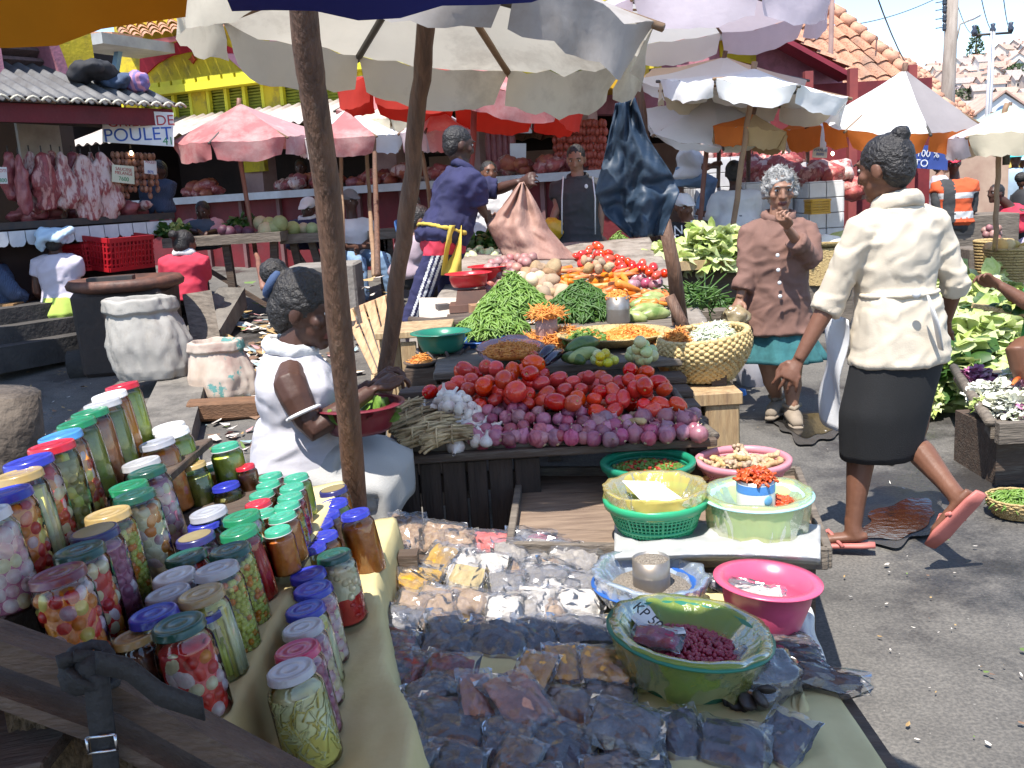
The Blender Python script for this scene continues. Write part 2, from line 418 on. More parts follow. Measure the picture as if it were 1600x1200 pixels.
# ================================================================== LEFT BUTCHER STALL
yellow =M('yellow_plaster',(.66,.50,.02),(.48,.36,.02),2.5,.8,.25,30,dirt=((.20,.15,.05),5,.52,.78))
pink_pl =M('pink_plaster',(.52,.22,.27),(.40,.15,.20),3,.8,.2,30,dirt=((.25,.12,.13),6,.5,.8))
red_pl =M('red_plaster',(.15,.009,.015),(.09,.007,.011),3,.7,.2,30,dirt=((.12,.02,.025),4,.5,.8))  # red plaster darkened to stand in for parasol shade on the hall front
iron_sheet =M('iron_sheet',(.12,.12,.125),(.07,.065,.065),7,.6,.2,30)
rust_sheet =M('rust_sheet',(.34,.27,.22),(.22,.15,.11),6,.75,.2,30)
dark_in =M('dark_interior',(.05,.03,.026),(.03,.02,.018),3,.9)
tile_w =M('white_tile',(.70,.70,.71),(.58,.58,.6),7,.25)
grout =M('grout',(.25,.24,.23),(.16,.15,.14),7,.9)
O1 =V((-4.6,8.2,0));u1 =V((1.2,1.7,0)).normalized();n1 =V((u1.y,-u1.x,0))
def FP(px,py,off=0):return atp(px,py,O1 +n1 *off,n1)
def UF(u,z,off=0):return O1 +u1 *u +n1 *off +V((0,0,z))
def uof(p):return (p -O1).dot(u1)
uR =uof(FP(265,200,.5));uL =uof(FP(-120,200,.5));zf =FP(130,160,.6).z
bst =thing('butcher_stall','old butcher stall with yellow pillar, pink arched vent and corrugated awning over hanging meat','stall',UF((uL +uR)/2,gz(-4,8.5)))
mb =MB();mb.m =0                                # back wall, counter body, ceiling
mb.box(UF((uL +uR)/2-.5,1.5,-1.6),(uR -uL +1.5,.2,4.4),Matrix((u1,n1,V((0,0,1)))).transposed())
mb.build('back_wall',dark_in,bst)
Mf =Matrix((u1,n1,V((0,0,1)))).transposed()
zc =1.40
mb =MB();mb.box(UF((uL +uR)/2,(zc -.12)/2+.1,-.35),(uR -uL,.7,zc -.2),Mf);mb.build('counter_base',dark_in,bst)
mb =MB();mb.box(UF((uL +uR)/2+.02,zc -.03,-.2),(uR -uL +.05,1.1,.06),Mf);mb.build('counter_slab',black_iron,bst)
mb =MB();k =0;x =uL
while x <uR -.02:                                  # broken white edge tiles of the counter
 wd =.148;n_ =9;hh =.13+jit(.008)
 pl =[(x +wd *.03,zc -.075),(x +wd *.97,zc -.075)]
 pl += [(x +wd *(.97-.94*i /n_),zc -.075-hh *(1-(.22+jit(.14))*abs(2*i /n_ -1) ** 4)+jit(.006)) for i in range(n_ +1)]
 mb.prism(pl,.012,Matrix.Translation(UF(0,0,.36)) @ Mf.to_4x4());x += wd
mb.build('counter_tiles',tile_w,bst)
mb =MB();a,b =UF(uL,zf +.18,-1.4),UF(uR,zf +.18,-1.4)
nc =150
def cor(u,v):
 uu =uL +(uR -uL +.05)*u;return UF(uu,zf +.62-.62*v +.022*sin(uu *2*pi /.13),-.75+1.42*v)
mb.grid(cor,400,5);mb.build('awning_sheet',iron_sheet,bst,solid=.004)
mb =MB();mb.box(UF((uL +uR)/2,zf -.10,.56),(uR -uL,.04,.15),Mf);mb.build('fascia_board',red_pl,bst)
mb =MB()
for i in range(int((uR -uL)/.13)+1):            # pale worn lip of the corrugation
 uu =uL +.0325+i *.13
 mb.tube([UF(uu -.06,zf -.012,.675),UF(uu -.03,zf +.012,.675),UF(uu,zf +.022,.675),UF(uu +.03,zf +.012,.675),UF(uu +.06,zf -.012,.675)],.012,5)
mb.build('awning_lip',M('lip_paint',(.55,.52,.42),(.4,.37,.3),10,.7),bst)
# upper wall: yellow pier, pink arch, slats
uA =uof(FP(8,80));uB =uof(FP(112,80));uC =uof(FP(158,80));z0 =FP(60,125).z -.1;z1 =FP(60,-40).z
zs =FP(20,20).z
mb =MB();pl =[(uC,z0),(uC,z1),(uL,z1),(uL,zs +.25)]
ar =[(uA +(uB -uA)*cos(t),z0 +(zs +.25-z0)*sin(t)) for t in [pi /2-i *pi /2/14 for i in range(15)]]
mb.prism(pl[:3]+[(uL,zs +.25)]+ar,.25,Matrix.Translation(UF(0,0,-.25)) @ Mf.to_4x4());mb.build('yellow_pier',yellow,bst)
mb =MB();rin =[(uA +(uB -uA -.1)*cos(t),z0 +(zs +.17-z0)*sin(t)) for t in [i *pi /2/14 for i in range(15)]]
mb.prism(list(reversed(ar))+list(reversed(rin)),.31,Matrix.Translation(UF(0,0,-.22)) @ Mf.to_4x4());mb.build('pink_arch',pink_pl,bst)
mb =MB();mb.box(UF(uA -.06,(z0 +zs)/2+.2,-.2),(.1,.32,zs -z0 +.4),Mf);mb.box(UF((uL +uA)/2,(z0 +zs)/2+.2,-.3),(uA -uL -.1,.2,zs -z0 +.5),Mf);mb.build('pink_jamb',pink_pl,bst)
mb =MB()
for i in range(7):
 zz =z0 +.1+i *(zs -z0)/7;ext =sqrt(max(0,1-((zz -z0)/(zs +.25-z0)) ** 2))
 mb.box(UF(uA +(uB -uA)*ext /2,zz,-.3),((uB -uA)*ext,.12,.035),Mf @ Euler((.5,0,0)).to_matrix())
mb.build('vent_slats',M('slat_wood',(.16,.10,.095),(.09,.06,.055),4,.8,.3,20,st=(1,8,8)),bst)
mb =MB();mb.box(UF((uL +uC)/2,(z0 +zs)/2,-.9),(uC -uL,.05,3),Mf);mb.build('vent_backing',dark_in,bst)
mb =MB();mb.box(UF(uR -.7,zc +.62,-.55),(.42,.04,1.0),Mf);mb.build('white_pier',M('dirty_white',(.5,.48,.45),(.34,.31,.28),4,.85),bst)
mb =MB();mb.tube([UF(uL,zc +.88,.28),UF(uR,zc +.80,.28)],.014,6);mb.tube([UF(uL,zc +.88,.05),UF(uR,zc +.82,.05)],.012,6)
mb.box(UF((uL +uR)/2-.35,zc +.95,.3),(uR -uL -.7,.05,.08),Mf)
mb.build('meat_rail',black_iron,bst)
# steps under it
mb =MB()
for i in range(3):mb.box(UF(uR -1.0,gz(-4,9)+.1+.13*i -.05,.75-.2*i),(2.6-.1*i,.4,.2),Mf)
structure(mb.build('stall_steps',M('step_stone',(.075,.066,.06),(.04,.036,.033),4,.9,.4,30)))
# hanging meat
meat_a =M('meat_red',(.33,.065,.065),(.50,.24,.21),9,.42,.5,40,c3=(.20,.03,.035),st=(2.2,2.2,.7),spec=.6,lo=.42,hi=.60)
meat_b =M('meat_dark',(.22,.035,.045),(.36,.12,.12),9,.4,.4,40,spec=.6)
meat_f =M('meat_fat',(.62,.46,.42),(.30,.07,.07),9,.45,.5,40,st=(2.4,2.4,.7),spec=.6,lo=.44,hi=.58,c3=(.55,.34,.30))
saus =M('sausage_skin',(.42,.21,.13),(.27,.11,.07),11,.4,.2,50,spec=.6)
def slab(c,w_,h_,t_,m,seed,name,label,group,rz=0):
 mb =MB()
 def fn(p):
  k =1+.55*NZ.noise((p.x *1.4+seed,p.y *1.4,p.z *2.4))+.30*NZ.noise((p.x *3.5+seed,p.y *3.5,p.z *3))+.14*NZ.noise((p.x *9+seed,p.y *9,p.z *4))
  tp =1.05-.25*abs(p.z)-.28*p.z +.35*NZ.noise((seed,2,p.z *2.5))
  sq_ =(1-p.z *p.z) **-.22 if abs(p.z)<.97 else 1.4;return V((p.x *k *tp *sq_,p.y *k *sq_,p.z +.10*NZ.noise((p.x *3+seed,0,5))))
 mb.ell((0,0,-h_ /2),(w_ /2,t_ /2,h_ /2),Euler((0,0,atan2(u1.y,u1.x)+rz)).to_matrix(),26,20,fn)
 mb.m =1;mb.tube([(0,0,-.02),(0,0,.05)],.006,5)
 ob =mb.build(name,[m,black_iron],loc=(0,0,0));ob.location =c;return tag(ob,label,'meat',group)
px =6;i =0;cuts =[(12,.17,.42,meat_b),(28,.10,.52,meat_b),(45,.17,.55,meat_f),(64,.22,.50,meat_a),(80,.16,.42,meat_a),(94,.24,.50,meat_f),(112,.22,.42,meat_b),(126,.26,.60,meat_f),(141,.10,.55,meat_f),(155,.26,.62,meat_f)]
for i,(px,w_,h_,m_) in enumerate(cuts):
 p =FP(px,238+jit(3),.2+.12*(i % 2));slab(p,w_,h_,.12,m_,i *3.7,'hanging_meat','side of raw meat hanging from the rail over the tiled butcher counter','meat hanging over the butcher counter',jit(.5))
for i in range(11):                                   # sausage strings
 p =FP(177+i *6.2,236+.3*i,.22+.05*(i % 2));mb =MB();L_ =R.uniform(.36,.50);k =int(L_ /.066)
 for j in range(k):
  mb.ell((jit(.008),jit(.008),-.035-j *.062),(.024,.024,.035),Euler((jit(.2),jit(.2),0)).to_matrix(),8,6)
 ob =mb.build('sausage_string',saus,loc=(0,0,0));ob.location =p;tag(ob,'string of brown sausages hanging behind the handwritten price card','sausage','sausage strings at the butcher stall')
# meat lying on the counter
for i in range(46):
 t =i /46;u =uL +.9+(uR -uL -1.0)*R.random();off =R.uniform(-.45,.25);s =R.uniform(.06,.13);mb =MB();sd =i *2.1
 big =u >uR -1.3 and R.random()<.5
 mb.ell((0,0,.03),(s *1.2,s *.8,.05 if not big else .085),(jit(.2),jit(.2),R.uniform(0,6)),14,9,lambda p:p *(1+.3*NZ.noise((p.x *2+sd,p.y *2,p.z *2))))
 ob =mb.build('meat_cut',meat_b if big else R.choice([meat_a,meat_f,meat_b]),loc=(0,0,0));ob.location =UF(u,zc +R.uniform(0,.05),off);ob.rotation_euler.z =jit(3)
 tag(ob,'cut of raw red meat lying on the dark butcher counter above the white tiles','meat','meat lying on the butcher counter')
# signs of the butcher
def board(name,label,corners,mat,thick=.02,cat='sign'):
 a,b,c,d =corners;n =(b -a).cross(d -a).normalized();o =(a +b +c +d)/4
 t =thing(name,label,cat,o);mb =MB();mb.smooth =False;h =n *thick /2
 P =[a -h,b -h,c -h,d -h,a +h,b +h,c +h,d +h]
 mb.add(P,[(3,2,1,0),(4,5,6,7),(0,1,5,4),(1,2,6,5),(2,3,7,6),(3,0,4,7)]);mb.build('panel',mat,t)
 return t,n
sg =V((.93,.30,0)).normalized();sgn =V((sg.y,-sg.x,0))
pc0 =FP(222,200,.5)
def SP(px,py):return atp(px,py,pc0,sgn)
t,n =board('stall_sign','white painted butcher sign reading POULET 41 below red lettering at awning end',[SP(160,222),SP(272,229),SP(271,176),SP(160,170)],white_paint)
text('POULET',.165,frame(SP(216,211)+n *.012,sg,n),ink_blue,'lettering',t)
text('41',.10,frame(SP(263,221)+n *.012,sg,n),ink_green,'lettering',t)
text('GRILLADE',.13,frame(SP(220,190)+n *.012,sg,n),ink_red,'lettering',t)
for (cs,lab,l1,l2,cx,cy) in (([(175,284),(210,288),(209,260),(175,257)],'pale yellow price card reading SAUCISSE MELANGE 7600 among the sausages',('SAUCISSE','MELANGE'),'7600',193,272),
       ([(226,271),(245,273),(244,252),(225,251)],'small white price card at right end of the sausages',('POULET',),'80%',235,261),
       ([(-6,287),(12,287),(10,261),(-8,261)],'white price card at the left frame edge reading 4800',('ROTI',),'4800',2,274)):
 P =[FP(x,y,.42) for x,y in cs];t,n =board('price_card',lab,P,paper if 'white' in lab else M('cream_card',(.68,.68,.5),(.6,.6,.42),5,.8),.006)
 hgt =(P[3]-P[0]).length
 for k,s in enumerate(l1):text(s,hgt *.26,frame(FP(cx,cy -7+6*k,.42)+n *.005,P[1]-P[0],n),ink_red,'lettering',t,.0006)
 text(l2,hgt *.34,frame(FP(cx,cy +8,.42)+n *.005,P[1]-P[0],n),ink_green if 'yellow' in lab or 'left' in lab else ink_blue,'lettering',t,.0006)
# bundles on the awning
def bundle(p,s,m,label,seed):
 mb =MB()
 for k in range(5):mb.ell(V((jit(s[0]*.5),jit(s[1]*.5),s[2]*(.3+.35*R.random()))),[q *R.uniform(.45,.7) for q in s],(jit(.5),jit(.5),jit(3)),12,8)
 ob =remesh(mb,.022,2,lambda p,n:.02*NZ.noise((p.x *18+seed,p.y *18,p.z *18)),m,name='cloth_bundle',loc=(0,0,0));ob.location =p;tag(ob,label,'bundle');return ob
bundle(FP(135,124,.25),(.28,.2,.12),M('black_cloth',(.03,.03,.035),(.015,.015,.018),8,.8),'black cloth bundle lying on the corrugated awning beside the pier',1)
bundle(FP(178,134,.25),(.24,.2,.10),M('blue_cloth',(.06,.10,.18),(.03,.04,.07),8,.8),'dark blue folded cloth bundle in the middle on the awning',2)
bundle(FP(214,143,.25),(.2,.2,.16),M('pink_stripe',(.50,.22,.32),(.18,.14,.34),5,.8,tex='wave'),'pink and violet striped bundle at the right on the awning',3)
# crates under the counter
red_pla =M('red_crate_plastic',(.42,.012,.02),(.34,.01,.016),3,.4)
def vent_crate(p,s,rz,mat,label,name='plastic_crate',group=None,tilt=0):
 t =thing(name,label,'crate',p,group);Rm =Euler((tilt,0,rz)).to_matrix();mb =MB();x,y,z =s
 for sx in (-1,1):
  mb.box(V(p)+Rm @ V((sx *x /2,0,z *.06)),(.02,y,z *.12),Rm);mb.box(V(p)+Rm @ V((sx *x /2,0,z *.93)),(.024,y,z *.14),Rm)
  for k in range(9):mb.box(V(p)+Rm @ V((sx *x /2,-y /2+y *(k +.5)/9,z *.5)),(.014,y /22,z *.8),Rm)
  for k in range(4):mb.box(V(p)+Rm @ V((sx *x /2,0,z *(.2+.18*k))),(.012,y,.012),Rm)
 for sy in (-1,1):
  mb.box(V(p)+Rm @ V((0,sy *y /2,z *.06)),(x,.02,z *.12),Rm);mb.box(V(p)+Rm @ V((0,sy *y /2,z *.93)),(x,.024,z *.14),Rm)
  for k in range(12):mb.box(V(p)+Rm @ V((-x /2+x *(k +.5)/12,sy *y /2,z *.5)),(x /28,.014,z *.8),Rm)
  for k in range(4):mb.box(V(p)+Rm @ V((0,sy *y /2,z *(.2+.18*k))),(x,.012,.012),Rm)
 mb.build('slatted_sides',mat,t);mb =MB();mb.box(V(p)+Rm @ V((0,0,.012)),(x -.03,y -.03,.02),Rm);mb.build('base',mat,t)
 return t
p =FP(185,418,.42);vent_crate(p,(.52,.36,.30),atan2(u1.y,u1.x)+.15,red_pla,'red plastic crate tilted under the butcher counter',tilt=.12)
p =FP(150,420,.25);vent_crate(p,(.40,.34,.24),atan2(u1.y,u1.x),red_pla,'darker red crate pushed back in shadow beside the tilted crate')
# ================================================================== LONG MARKET HALL BEHIND
O2 =V((-5.0,14.0,0));u2 =V((2.7,-1.3,0)).normalized();n2 =V((u2.y,-u2.x,0))
if n2.y >0:n2 =-n2
def GP(px,py,off=0):return atp(px,py,O2 +n2 *off,n2)
def U2(u,z,off=0):return O2 +u2 *u +n2 *off +V((0,0,z))
def u2of(p):return (p -O2).dot(u2)
M2 =Matrix((u2,-n2,V((0,0,1)))).transposed()
ua =u2of(GP(190,200));ub =u2of(GP(1010,100));gz2 =gz(-2,12.5)
hall =thing('market_hall','long yellow and red market hall with louvres, painted arch and meat counters','building',U2((ua +ub)/2,gz2))
zl0 =GP(400,168).z;zl1 =GP(400,128).z;zt =GP(400,-60).z;zc2 =1.58
mb =MB()
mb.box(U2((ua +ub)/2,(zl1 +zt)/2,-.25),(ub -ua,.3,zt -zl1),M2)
for k in range(7):
 uu =ua +.1+(ub -ua -.2)*k /6;mb.box(U2(uu,(zl0 +zl1)/2,-.25),(.3,.302,zl1 -zl0 +.1),M2)
mb.build('yellow_wall',yellow,hall)
m_bright =M('yellow_trim',(.72,.66,.03),(.6,.52,.03),4,.7)
mb =MB();mb.box(U2((ua +ub)/2,zl1 +.03,-.02),(ub -ua,.24,.10),M2)
for k in range(int((ub -ua)/.22)):mb.box(U2(ua +.1+.22*k,zl1 +.11,.05),(.18,.05,.07),M2)
mb.build('cornice',m_bright,hall)
mb =MB()
for k in range(60):
 zz =zl0 +(zl1 -zl0)*((k % 8)+.5)/8
for k in range(8):mb.box(U2((ua +ub)/2,zl0 +(zl1 -zl0)*(k +.5)/8,-.2),(ub -ua,.05,.022),M2 @ Euler((.6,0,0)).to_matrix())
mb.build('louvre_slats',M('louvre_paint',(.42,.44,.05),(.25,.27,.04),5,.7),hall)
mb =MB()
for k in range(26):mb.box(U2(ua +(ub -ua)*k /25,(zl0 +zl1)/2,-.12),(.05,.06,zl1 -zl0),M2)
each(mb,'louvre_post',m_bright,hall)
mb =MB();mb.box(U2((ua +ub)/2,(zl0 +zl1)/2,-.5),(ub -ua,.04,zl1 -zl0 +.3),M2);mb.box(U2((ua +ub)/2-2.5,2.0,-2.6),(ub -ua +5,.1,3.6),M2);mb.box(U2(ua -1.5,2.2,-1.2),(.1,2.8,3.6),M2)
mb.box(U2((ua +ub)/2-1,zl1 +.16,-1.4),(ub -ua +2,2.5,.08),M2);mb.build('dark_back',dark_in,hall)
mb =MB();mb.box(U2((ua +ub)/2,(zl0 -.12),-.45),(ub -ua,.7,.2),M2);mb.build('yellow_lintel',M('ochre_pl',(.60,.36,.02),(.45,.26,.02),3,.8),hall)
def shed(u,v):
 uu =ua -.2+(ub -ua)*u;return U2(uu,zl0 -.02-.32*v +.02*sin(uu *2*pi /.16),.0+1.0*v)
mb =MB();mb.grid(shed,500,4);mb.build('shed_roof',M('pale_sheet',(.52,.46,.42),(.36,.30,.27),6,.7),hall,solid=.004)
mb =MB();mb.box(U2((ua +ub)/2,zc2 -.045,.2),(ub -ua,.7,.09),M2);mb.build('counter_ledge',M('ledge_paint',(.55,.55,.57),(.42,.40,.40),3,.5),hall)
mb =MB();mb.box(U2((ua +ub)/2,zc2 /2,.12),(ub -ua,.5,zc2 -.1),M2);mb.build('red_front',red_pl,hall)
mb =MB()
for k in range(12):mb.box(U2(ua +.5+(ub -ua -1)*k /11,zc2 /2,.40),(.05,.05,zc2 -.1),M2)
each(mb,'ledge_post',M('post_paint',(.20,.10,.10),(.12,.06,.06),4,.7),hall)
mb =MB()
for px_ in (390,600,730,900):
 uu =u2of(GP(px_,250));mb.box(U2(uu,(zc2 +zl0 -.2)/2,-.2),(.30,.3,zl0 -.2-zc2),M2)
each(mb,'inner_pier',M('pier_pink',(.46,.30,.26),(.34,.2,.18),3,.8),hall)
mb =MB();mb.box(U2(u2of(GP(395,235)),(GP(395,262).z +GP(395,215).z)/2,-.03),(.34,.08,.5),M2);mb.build('pier_band',yellow,hall)
# painted arch: flat red shape over yellow, with pink corner and star
mb =MB()
def arch(pts,off):mb.prism([(u2of(GP(x,y)),GP(x,y).z) for x,y in pts],.03,Matrix.Translation(O2 +n2 *off) @ M2.to_4x4())
top =[(212,80),(262,68),(292,55),(330,62),(360,76),(395,88)]
low =[(372,106),(345,84),(318,80),(290,80),(262,86),(240,98),(212,124)]
arch(top +low,-.085);mb.build('painted_arch',M('arch_red',(.50,.02,.04),(.40,.018,.035),3,.8),hall)
mb =MB();arch([(345,83),(395,84),(372,107)],-.06);arch([(395,84),(420,60),(640,40),(640,62),(420,76)],-.07);mb.build('painted_band',M('arch_pink',(.62,.30,.36),(.5,.22,.28),3,.8),hall)
mb =MB();arch([(295,84),(298,90),(301,92),(298,94),(295,99),(292,94),(288,92),(292,90)],-.08);mb.build('painted_star',M('star_red',(.5,.08,.02),r=.8),hall)
# tiled roof strip over the arch, and red soffit
roof_t =M('roof_tile',(.42,.19,.11),(.27,.12,.075),30,.85,.5,60,c3=(.52,.27,.17),dirt=((.18,.14,.11),2.2,.5,.75))
def tiles(name,P00,P10,P11,P01,parent,mat,tw=.2,th=.26,pitch=.05):
 """overlapping barrel tiles on a sloping four-cornered roof; P00-P10 eave, P01-P11 ridge"""
 nx =max(2,int((P10 -P00).length /tw));ny =max(2,int((P01 -P00).length /th));mb =MB();nrm =(P10 -P00).cross(P01 -P00).normalized()
 if nrm.z <0:nrm =-nrm
 def at(u,v):return P00.lerp(P10,u).lerp(P01.lerp(P11,u),v)
 for j in range(ny):
  vs =[];v0,v1 =j /ny,(j +1)/ny;dv =jit(.01)
  for i in range(nx):
   d =jit(.012)
   for k in range(5):
    a =k /4;h =pitch *sin(pi *a)+d
    vs.append(at((i +a *.98)/nx,v0 -.012)+nrm *(h +.028));vs.append(at((i +a *.98)/nx,v1)+nrm *h)
  fs =[]
  for i in range(nx):
   o =i *10
   for k in range(4):fs.append((o +2*k,o +2*k +2,o +2*k +3,o +2*k +1))
  mb.add(vs,fs)
 return mb.build(name,mat,parent)
tiles('tiled_roof',GP(195,64,.3),GP(470,30,.3),GP(470,-30,-1.2),GP(155,8,-1.2),hall,roof_t,.17,.22)
mb =MB();a,b,c,d =GP(200,67,.3),GP(300,53,.3),GP(300,60,.28),GP(200,78,.28);mb.quad(a,b,c,d);mb.build('eave_board',M('eave_red',(.4,.1,.1),(.3,.08,.08),4,.8),hall,solid=.03)
# small grey concrete canopy slab with blue post between the buildings
slabt =thing('concrete_canopy','pale concrete canopy slab on a thin blue post between the two stalls','canopy',GP(190,95,.8))
mb =MB();a,b =GP(160,72,.8),GP(219,72,.8);mb.box((a +b)/2,((b -a).length,1.2,.13),M2);mb.build('slab',M('canopy_conc',(.42,.42,.40),(.3,.3,.29),4,.85),slabt)
mb =MB();mb.beam(GP(186,74,.8),GP(180,112,.8),.07,.07);mb.build('post',M('post_blue',(.2,.35,.5),(.14,.26,.4),4,.7),slabt)
mb =MB();a,b =GP(158,62,.75),GP(200,62,.75);mb.box((a +b)/2+V((0,0,.02)),((b -a).length,.5,.1),M2 @ Euler((0,.12,0)).to_matrix());mb.build('tile_course',roof_t,slabt)
# ================================================================== GABLE, PAVILIONS, HILL
gab =thing('gabled_building','pink and yellow gabled end of hall with maroon barge boards under the tiles','building',aty(1130,200,12.0))
YG =12.0
def GG(px,py,dy=0):return aty(px,py,YG +dy)
mb =MB()
a,b,c =GG(905,95),GG(1098,8),GG(1310,112)
mb.prism([(p.x,p.z) for p in (GG(880,180),a,b,c,GG(1310,180))][::-1],.3,Matrix.Translation((0,YG,0)));mb.build('gable_wall',pink_pl,gab)
mb =MB();mb.prism([(GG(x,y).x,GG(x,y).z) for x,y in [(1118,62),(1175,84),(1175,105),(1120,92)]],.04,Matrix.Translation((0,YG -.17,0)));mb.build('painted_panel',yellow,gab)
mb =MB()
for k in range(6):mb.beam(GG(1038,70+2.6*k,-.18),GG(1073,68+2.6*k,-.18),.05,.03)
mb.build('louvre',M('louvre_yel',(.5,.5,.06),(.3,.32,.05),5,.7),gab)
m_mar =M('maroon_board',(.26,.018,.035),(.18,.014,.03),4,.7)
mb =MB();mb.beam(GG(1094,-2,-.75),GG(1322,122,-.75),.05,.42,(0,-1,0));mb.beam(GG(1098,-2,-.75),GG(890,95,-.75),.05,.42,(0,-1,0));mb.build('barge_board',m_mar,gab)
mb =MB();a,b,c,d =GG(1098,0,-.8),GG(1318,114,-.8),GG(1318,114,.4),GG(1098,0,.4);mb.quad(a,b,c,d);mb.build('soffit',m_mar,gab,solid=.04)
tiles('tile_edge',b +V((.06,0,.05)),c +V((.06,1.5,.05)),d +V((0,1.5,.06)),a +V((0,0,.06)),gab,roof_t,.2,.2)
mb =MB();mb.tube([GG(1115,60,-.4),GG(1205,48,-.5)],.035,8);mb.build('tube_lamp',white_paint,gab)
mb =MB()
for k in range(26):mb.tube([GG(1182+jit(6),64+jit(4),-.5),GG(1198+jit(14),66+jit(8),-.5),GG(1205+jit(12),72+jit(8),-.5)],.007,4)
mb.build('cable_tangle',black_iron,gab)
ridge_t =M('ridge_tile',(.60,.33,.22),(.45,.22,.14),12,.85,.3,40)
for k,(px,py,Y,L_) in enumerate([(1300,20,15,4.2),(1350,59,19,4),(1392,85,24,4),(1421,100,30,5),(1445,116,37,5),(1458,130,44,5)]):
 A =aty(px,py,Y);s =1.25
 t =thing('tiled_pavilion',['nearest hip roofed market pavilion with sunlit orange tiles beside gable','second tiled pavilion roof stepping down behind the nearest one','third tiled pavilion roof in the receding row','fourth tiled pavilion roof in the row','fifth small tiled pavilion roof near the utility pole','farthest tiled pavilion roof just left of utility pole'][k],'building',(A.x -1.5,A.y,0),'row of tiled market pavilions')
 Lf =A +V((-L_,0,0));e =1.65
 fr_,br,fl,bl =A +V((s,-s,-e)),A +V((s,s,-e)),Lf +V((-s,-s,-e)),Lf +V((-s,s,-e))
 tiles('front_tiles',fl,fr_,A,Lf,t,roof_t,.24,.30,.06);tiles('end_tiles',fr_,br,A +V((0,.01,0)),A,t,roof_t,.24,.30,.06)
 mb =MB();n_ =11
 for i in range(n_):
  f0,f1 =i /n_,(i +1)/n_;a,b =A.lerp(fr_,f0),A.lerp(fr_,f1);up_ =V((0,0,.07))
  mb.tube([a +up_,b +up_ *1.3],[.075,.095],8)
 for i in range(12):a,b =A.lerp(Lf,i /12),A.lerp(Lf,(i +1)/12);mb.tube([a +V((0,0,.06)),b +V((0,0,.06))],[.13,.10],8)
 mb.build('ridge_tiles',ridge_t,t)
 mb =MB();c =(fr_ +bl)/2;mb.box(V((c.x,c.y,c.z /2-.1)),(L_ +3.6,3.6,c.z -.1));mb.build('wall',M('pav_wall',(.5,.36,.26),(.36,.22,.16),2,.85),t)
# hill with houses
m_hill =M('hill_ground',(.20,.19,.12),(.12,.14,.07),.05,.95,c3=(.30,.24,.17))
def hillz(x,y):
 t =sst(240,470,y);r =sst(55,330,x +(y -430)*-.1)
 return 52*t *(0.30+.85*r)*(1-.0*x)+1.5*NZ.noise((x *.02,y *.02,0))*t
mb =MB();mb.grid(lambda u,v:V((-150+600*u,235+420*v,hillz(-150+600*u,min(470,235+420*v))-.6)),60,50);structure(mb.build('hill',m_hill,loc=(0,0,0)))
hw =[M('house_wall',c,tuple(x *.85 for x in c),.6,.85) for c in ((.72,.69,.64),(.68,.60,.52),(.62,.50,.43),(.75,.73,.71),(.62,.60,.58))]
hr =[M('hazed_house_roof',c,tuple(x *.7 for x in c),1.5,.9) for c in ((.50,.33,.26),(.54,.38,.32),(.40,.33,.30),(.46,.29,.23))]  # roof colours paled: distance haze is put into the paint
m_win =M('house_window',(.05,.05,.06),r=.3)
hw_me,hr_me,hn_me =[],[],[]
for k in range(5):
 w_,d_,h_ =[(7,6,5.5),(9,6,6.5),(6,6,7.5),(11,7,6),(5,5,5)][k]
 mb =MB();mb.smooth =False;rz =2.2
 mb.box((0,0,h_ /2-1.5),(w_,d_,h_ +3));mb.add([(-w_ /2,-d_ /2,h_),(-w_ /2,d_ /2,h_),(-w_ /2,0,h_ +rz),(w_ /2,-d_ /2,h_),(w_ /2,d_ /2,h_),(w_ /2,0,h_ +rz)],[(0,2,1),(3,4,5)])
 hw_me.append(mb)
 mb =MB();mb.smooth =False;o =.5
 for s in (-1,1):mb.add([(-w_ /2-o,s *(d_ /2+o),h_ -.35),(w_ /2+o,s *(d_ /2+o),h_ -.35),(w_ /2+o,0,h_ +rz +.1),(-w_ /2-o,0,h_ +rz +.1)],[(0,1,2,3)])
 mb.box((w_ *.25,.8,h_ +rz),(.8,.8,2));hr_me.append(mb)
 mb =MB()
 for fl in range(2):
  for i in range(int(w_ /2)):mb.box((-w_ /2+1+2*i,-d_ /2-.02,1.5+fl *2.7),(.9,.1,1.4))
 hn_me.append(mb)
cache ={}
def house(p,k,wi,ri,rz,s,label,group='houses on the hillside'):
 t =thing('hillside_house',label,'house',p,group,(0,0,rz));t.scale =(s,s,s)
 for nm,L_,m_ in (('wall',hw_me,hw[wi]),('roof',hr_me,hr[ri]),('windows',hn_me,m_win)):
  key =(nm,k,m_.name)
  if key not in cache:cache[key]=L_[k].mesh(nm,m_)
  inst(nm,cache[key],(0,0,0),parent=t)
 return t
used =[]
wn =['white','cream','ochre','bright white','grey'];rn =['orange tiled','pale red','dark brown','brick red']
for i in range(400):
 px =R.uniform(1425,1610);Y =255+215*(i /400) ** .8;p =aty(px,200,Y);p.z =hillz(p.x,Y)-.4
 if any(abs(p.x -q.x)<6.5 and abs(p.y -q.y)<6.5 for q in used):continue
 used.append(p);wi,ri =R.randrange(5),R.randrange(4)
 house(p,R.randrange(5),wi,ri,R.choice([0,0,.4,-.5,1.57])+jit(.15),R.uniform(.75,1.05),f'small {wn[wi]} house with {rn[ri]} roof among many on the far hillside')
 if len(used)>105:break
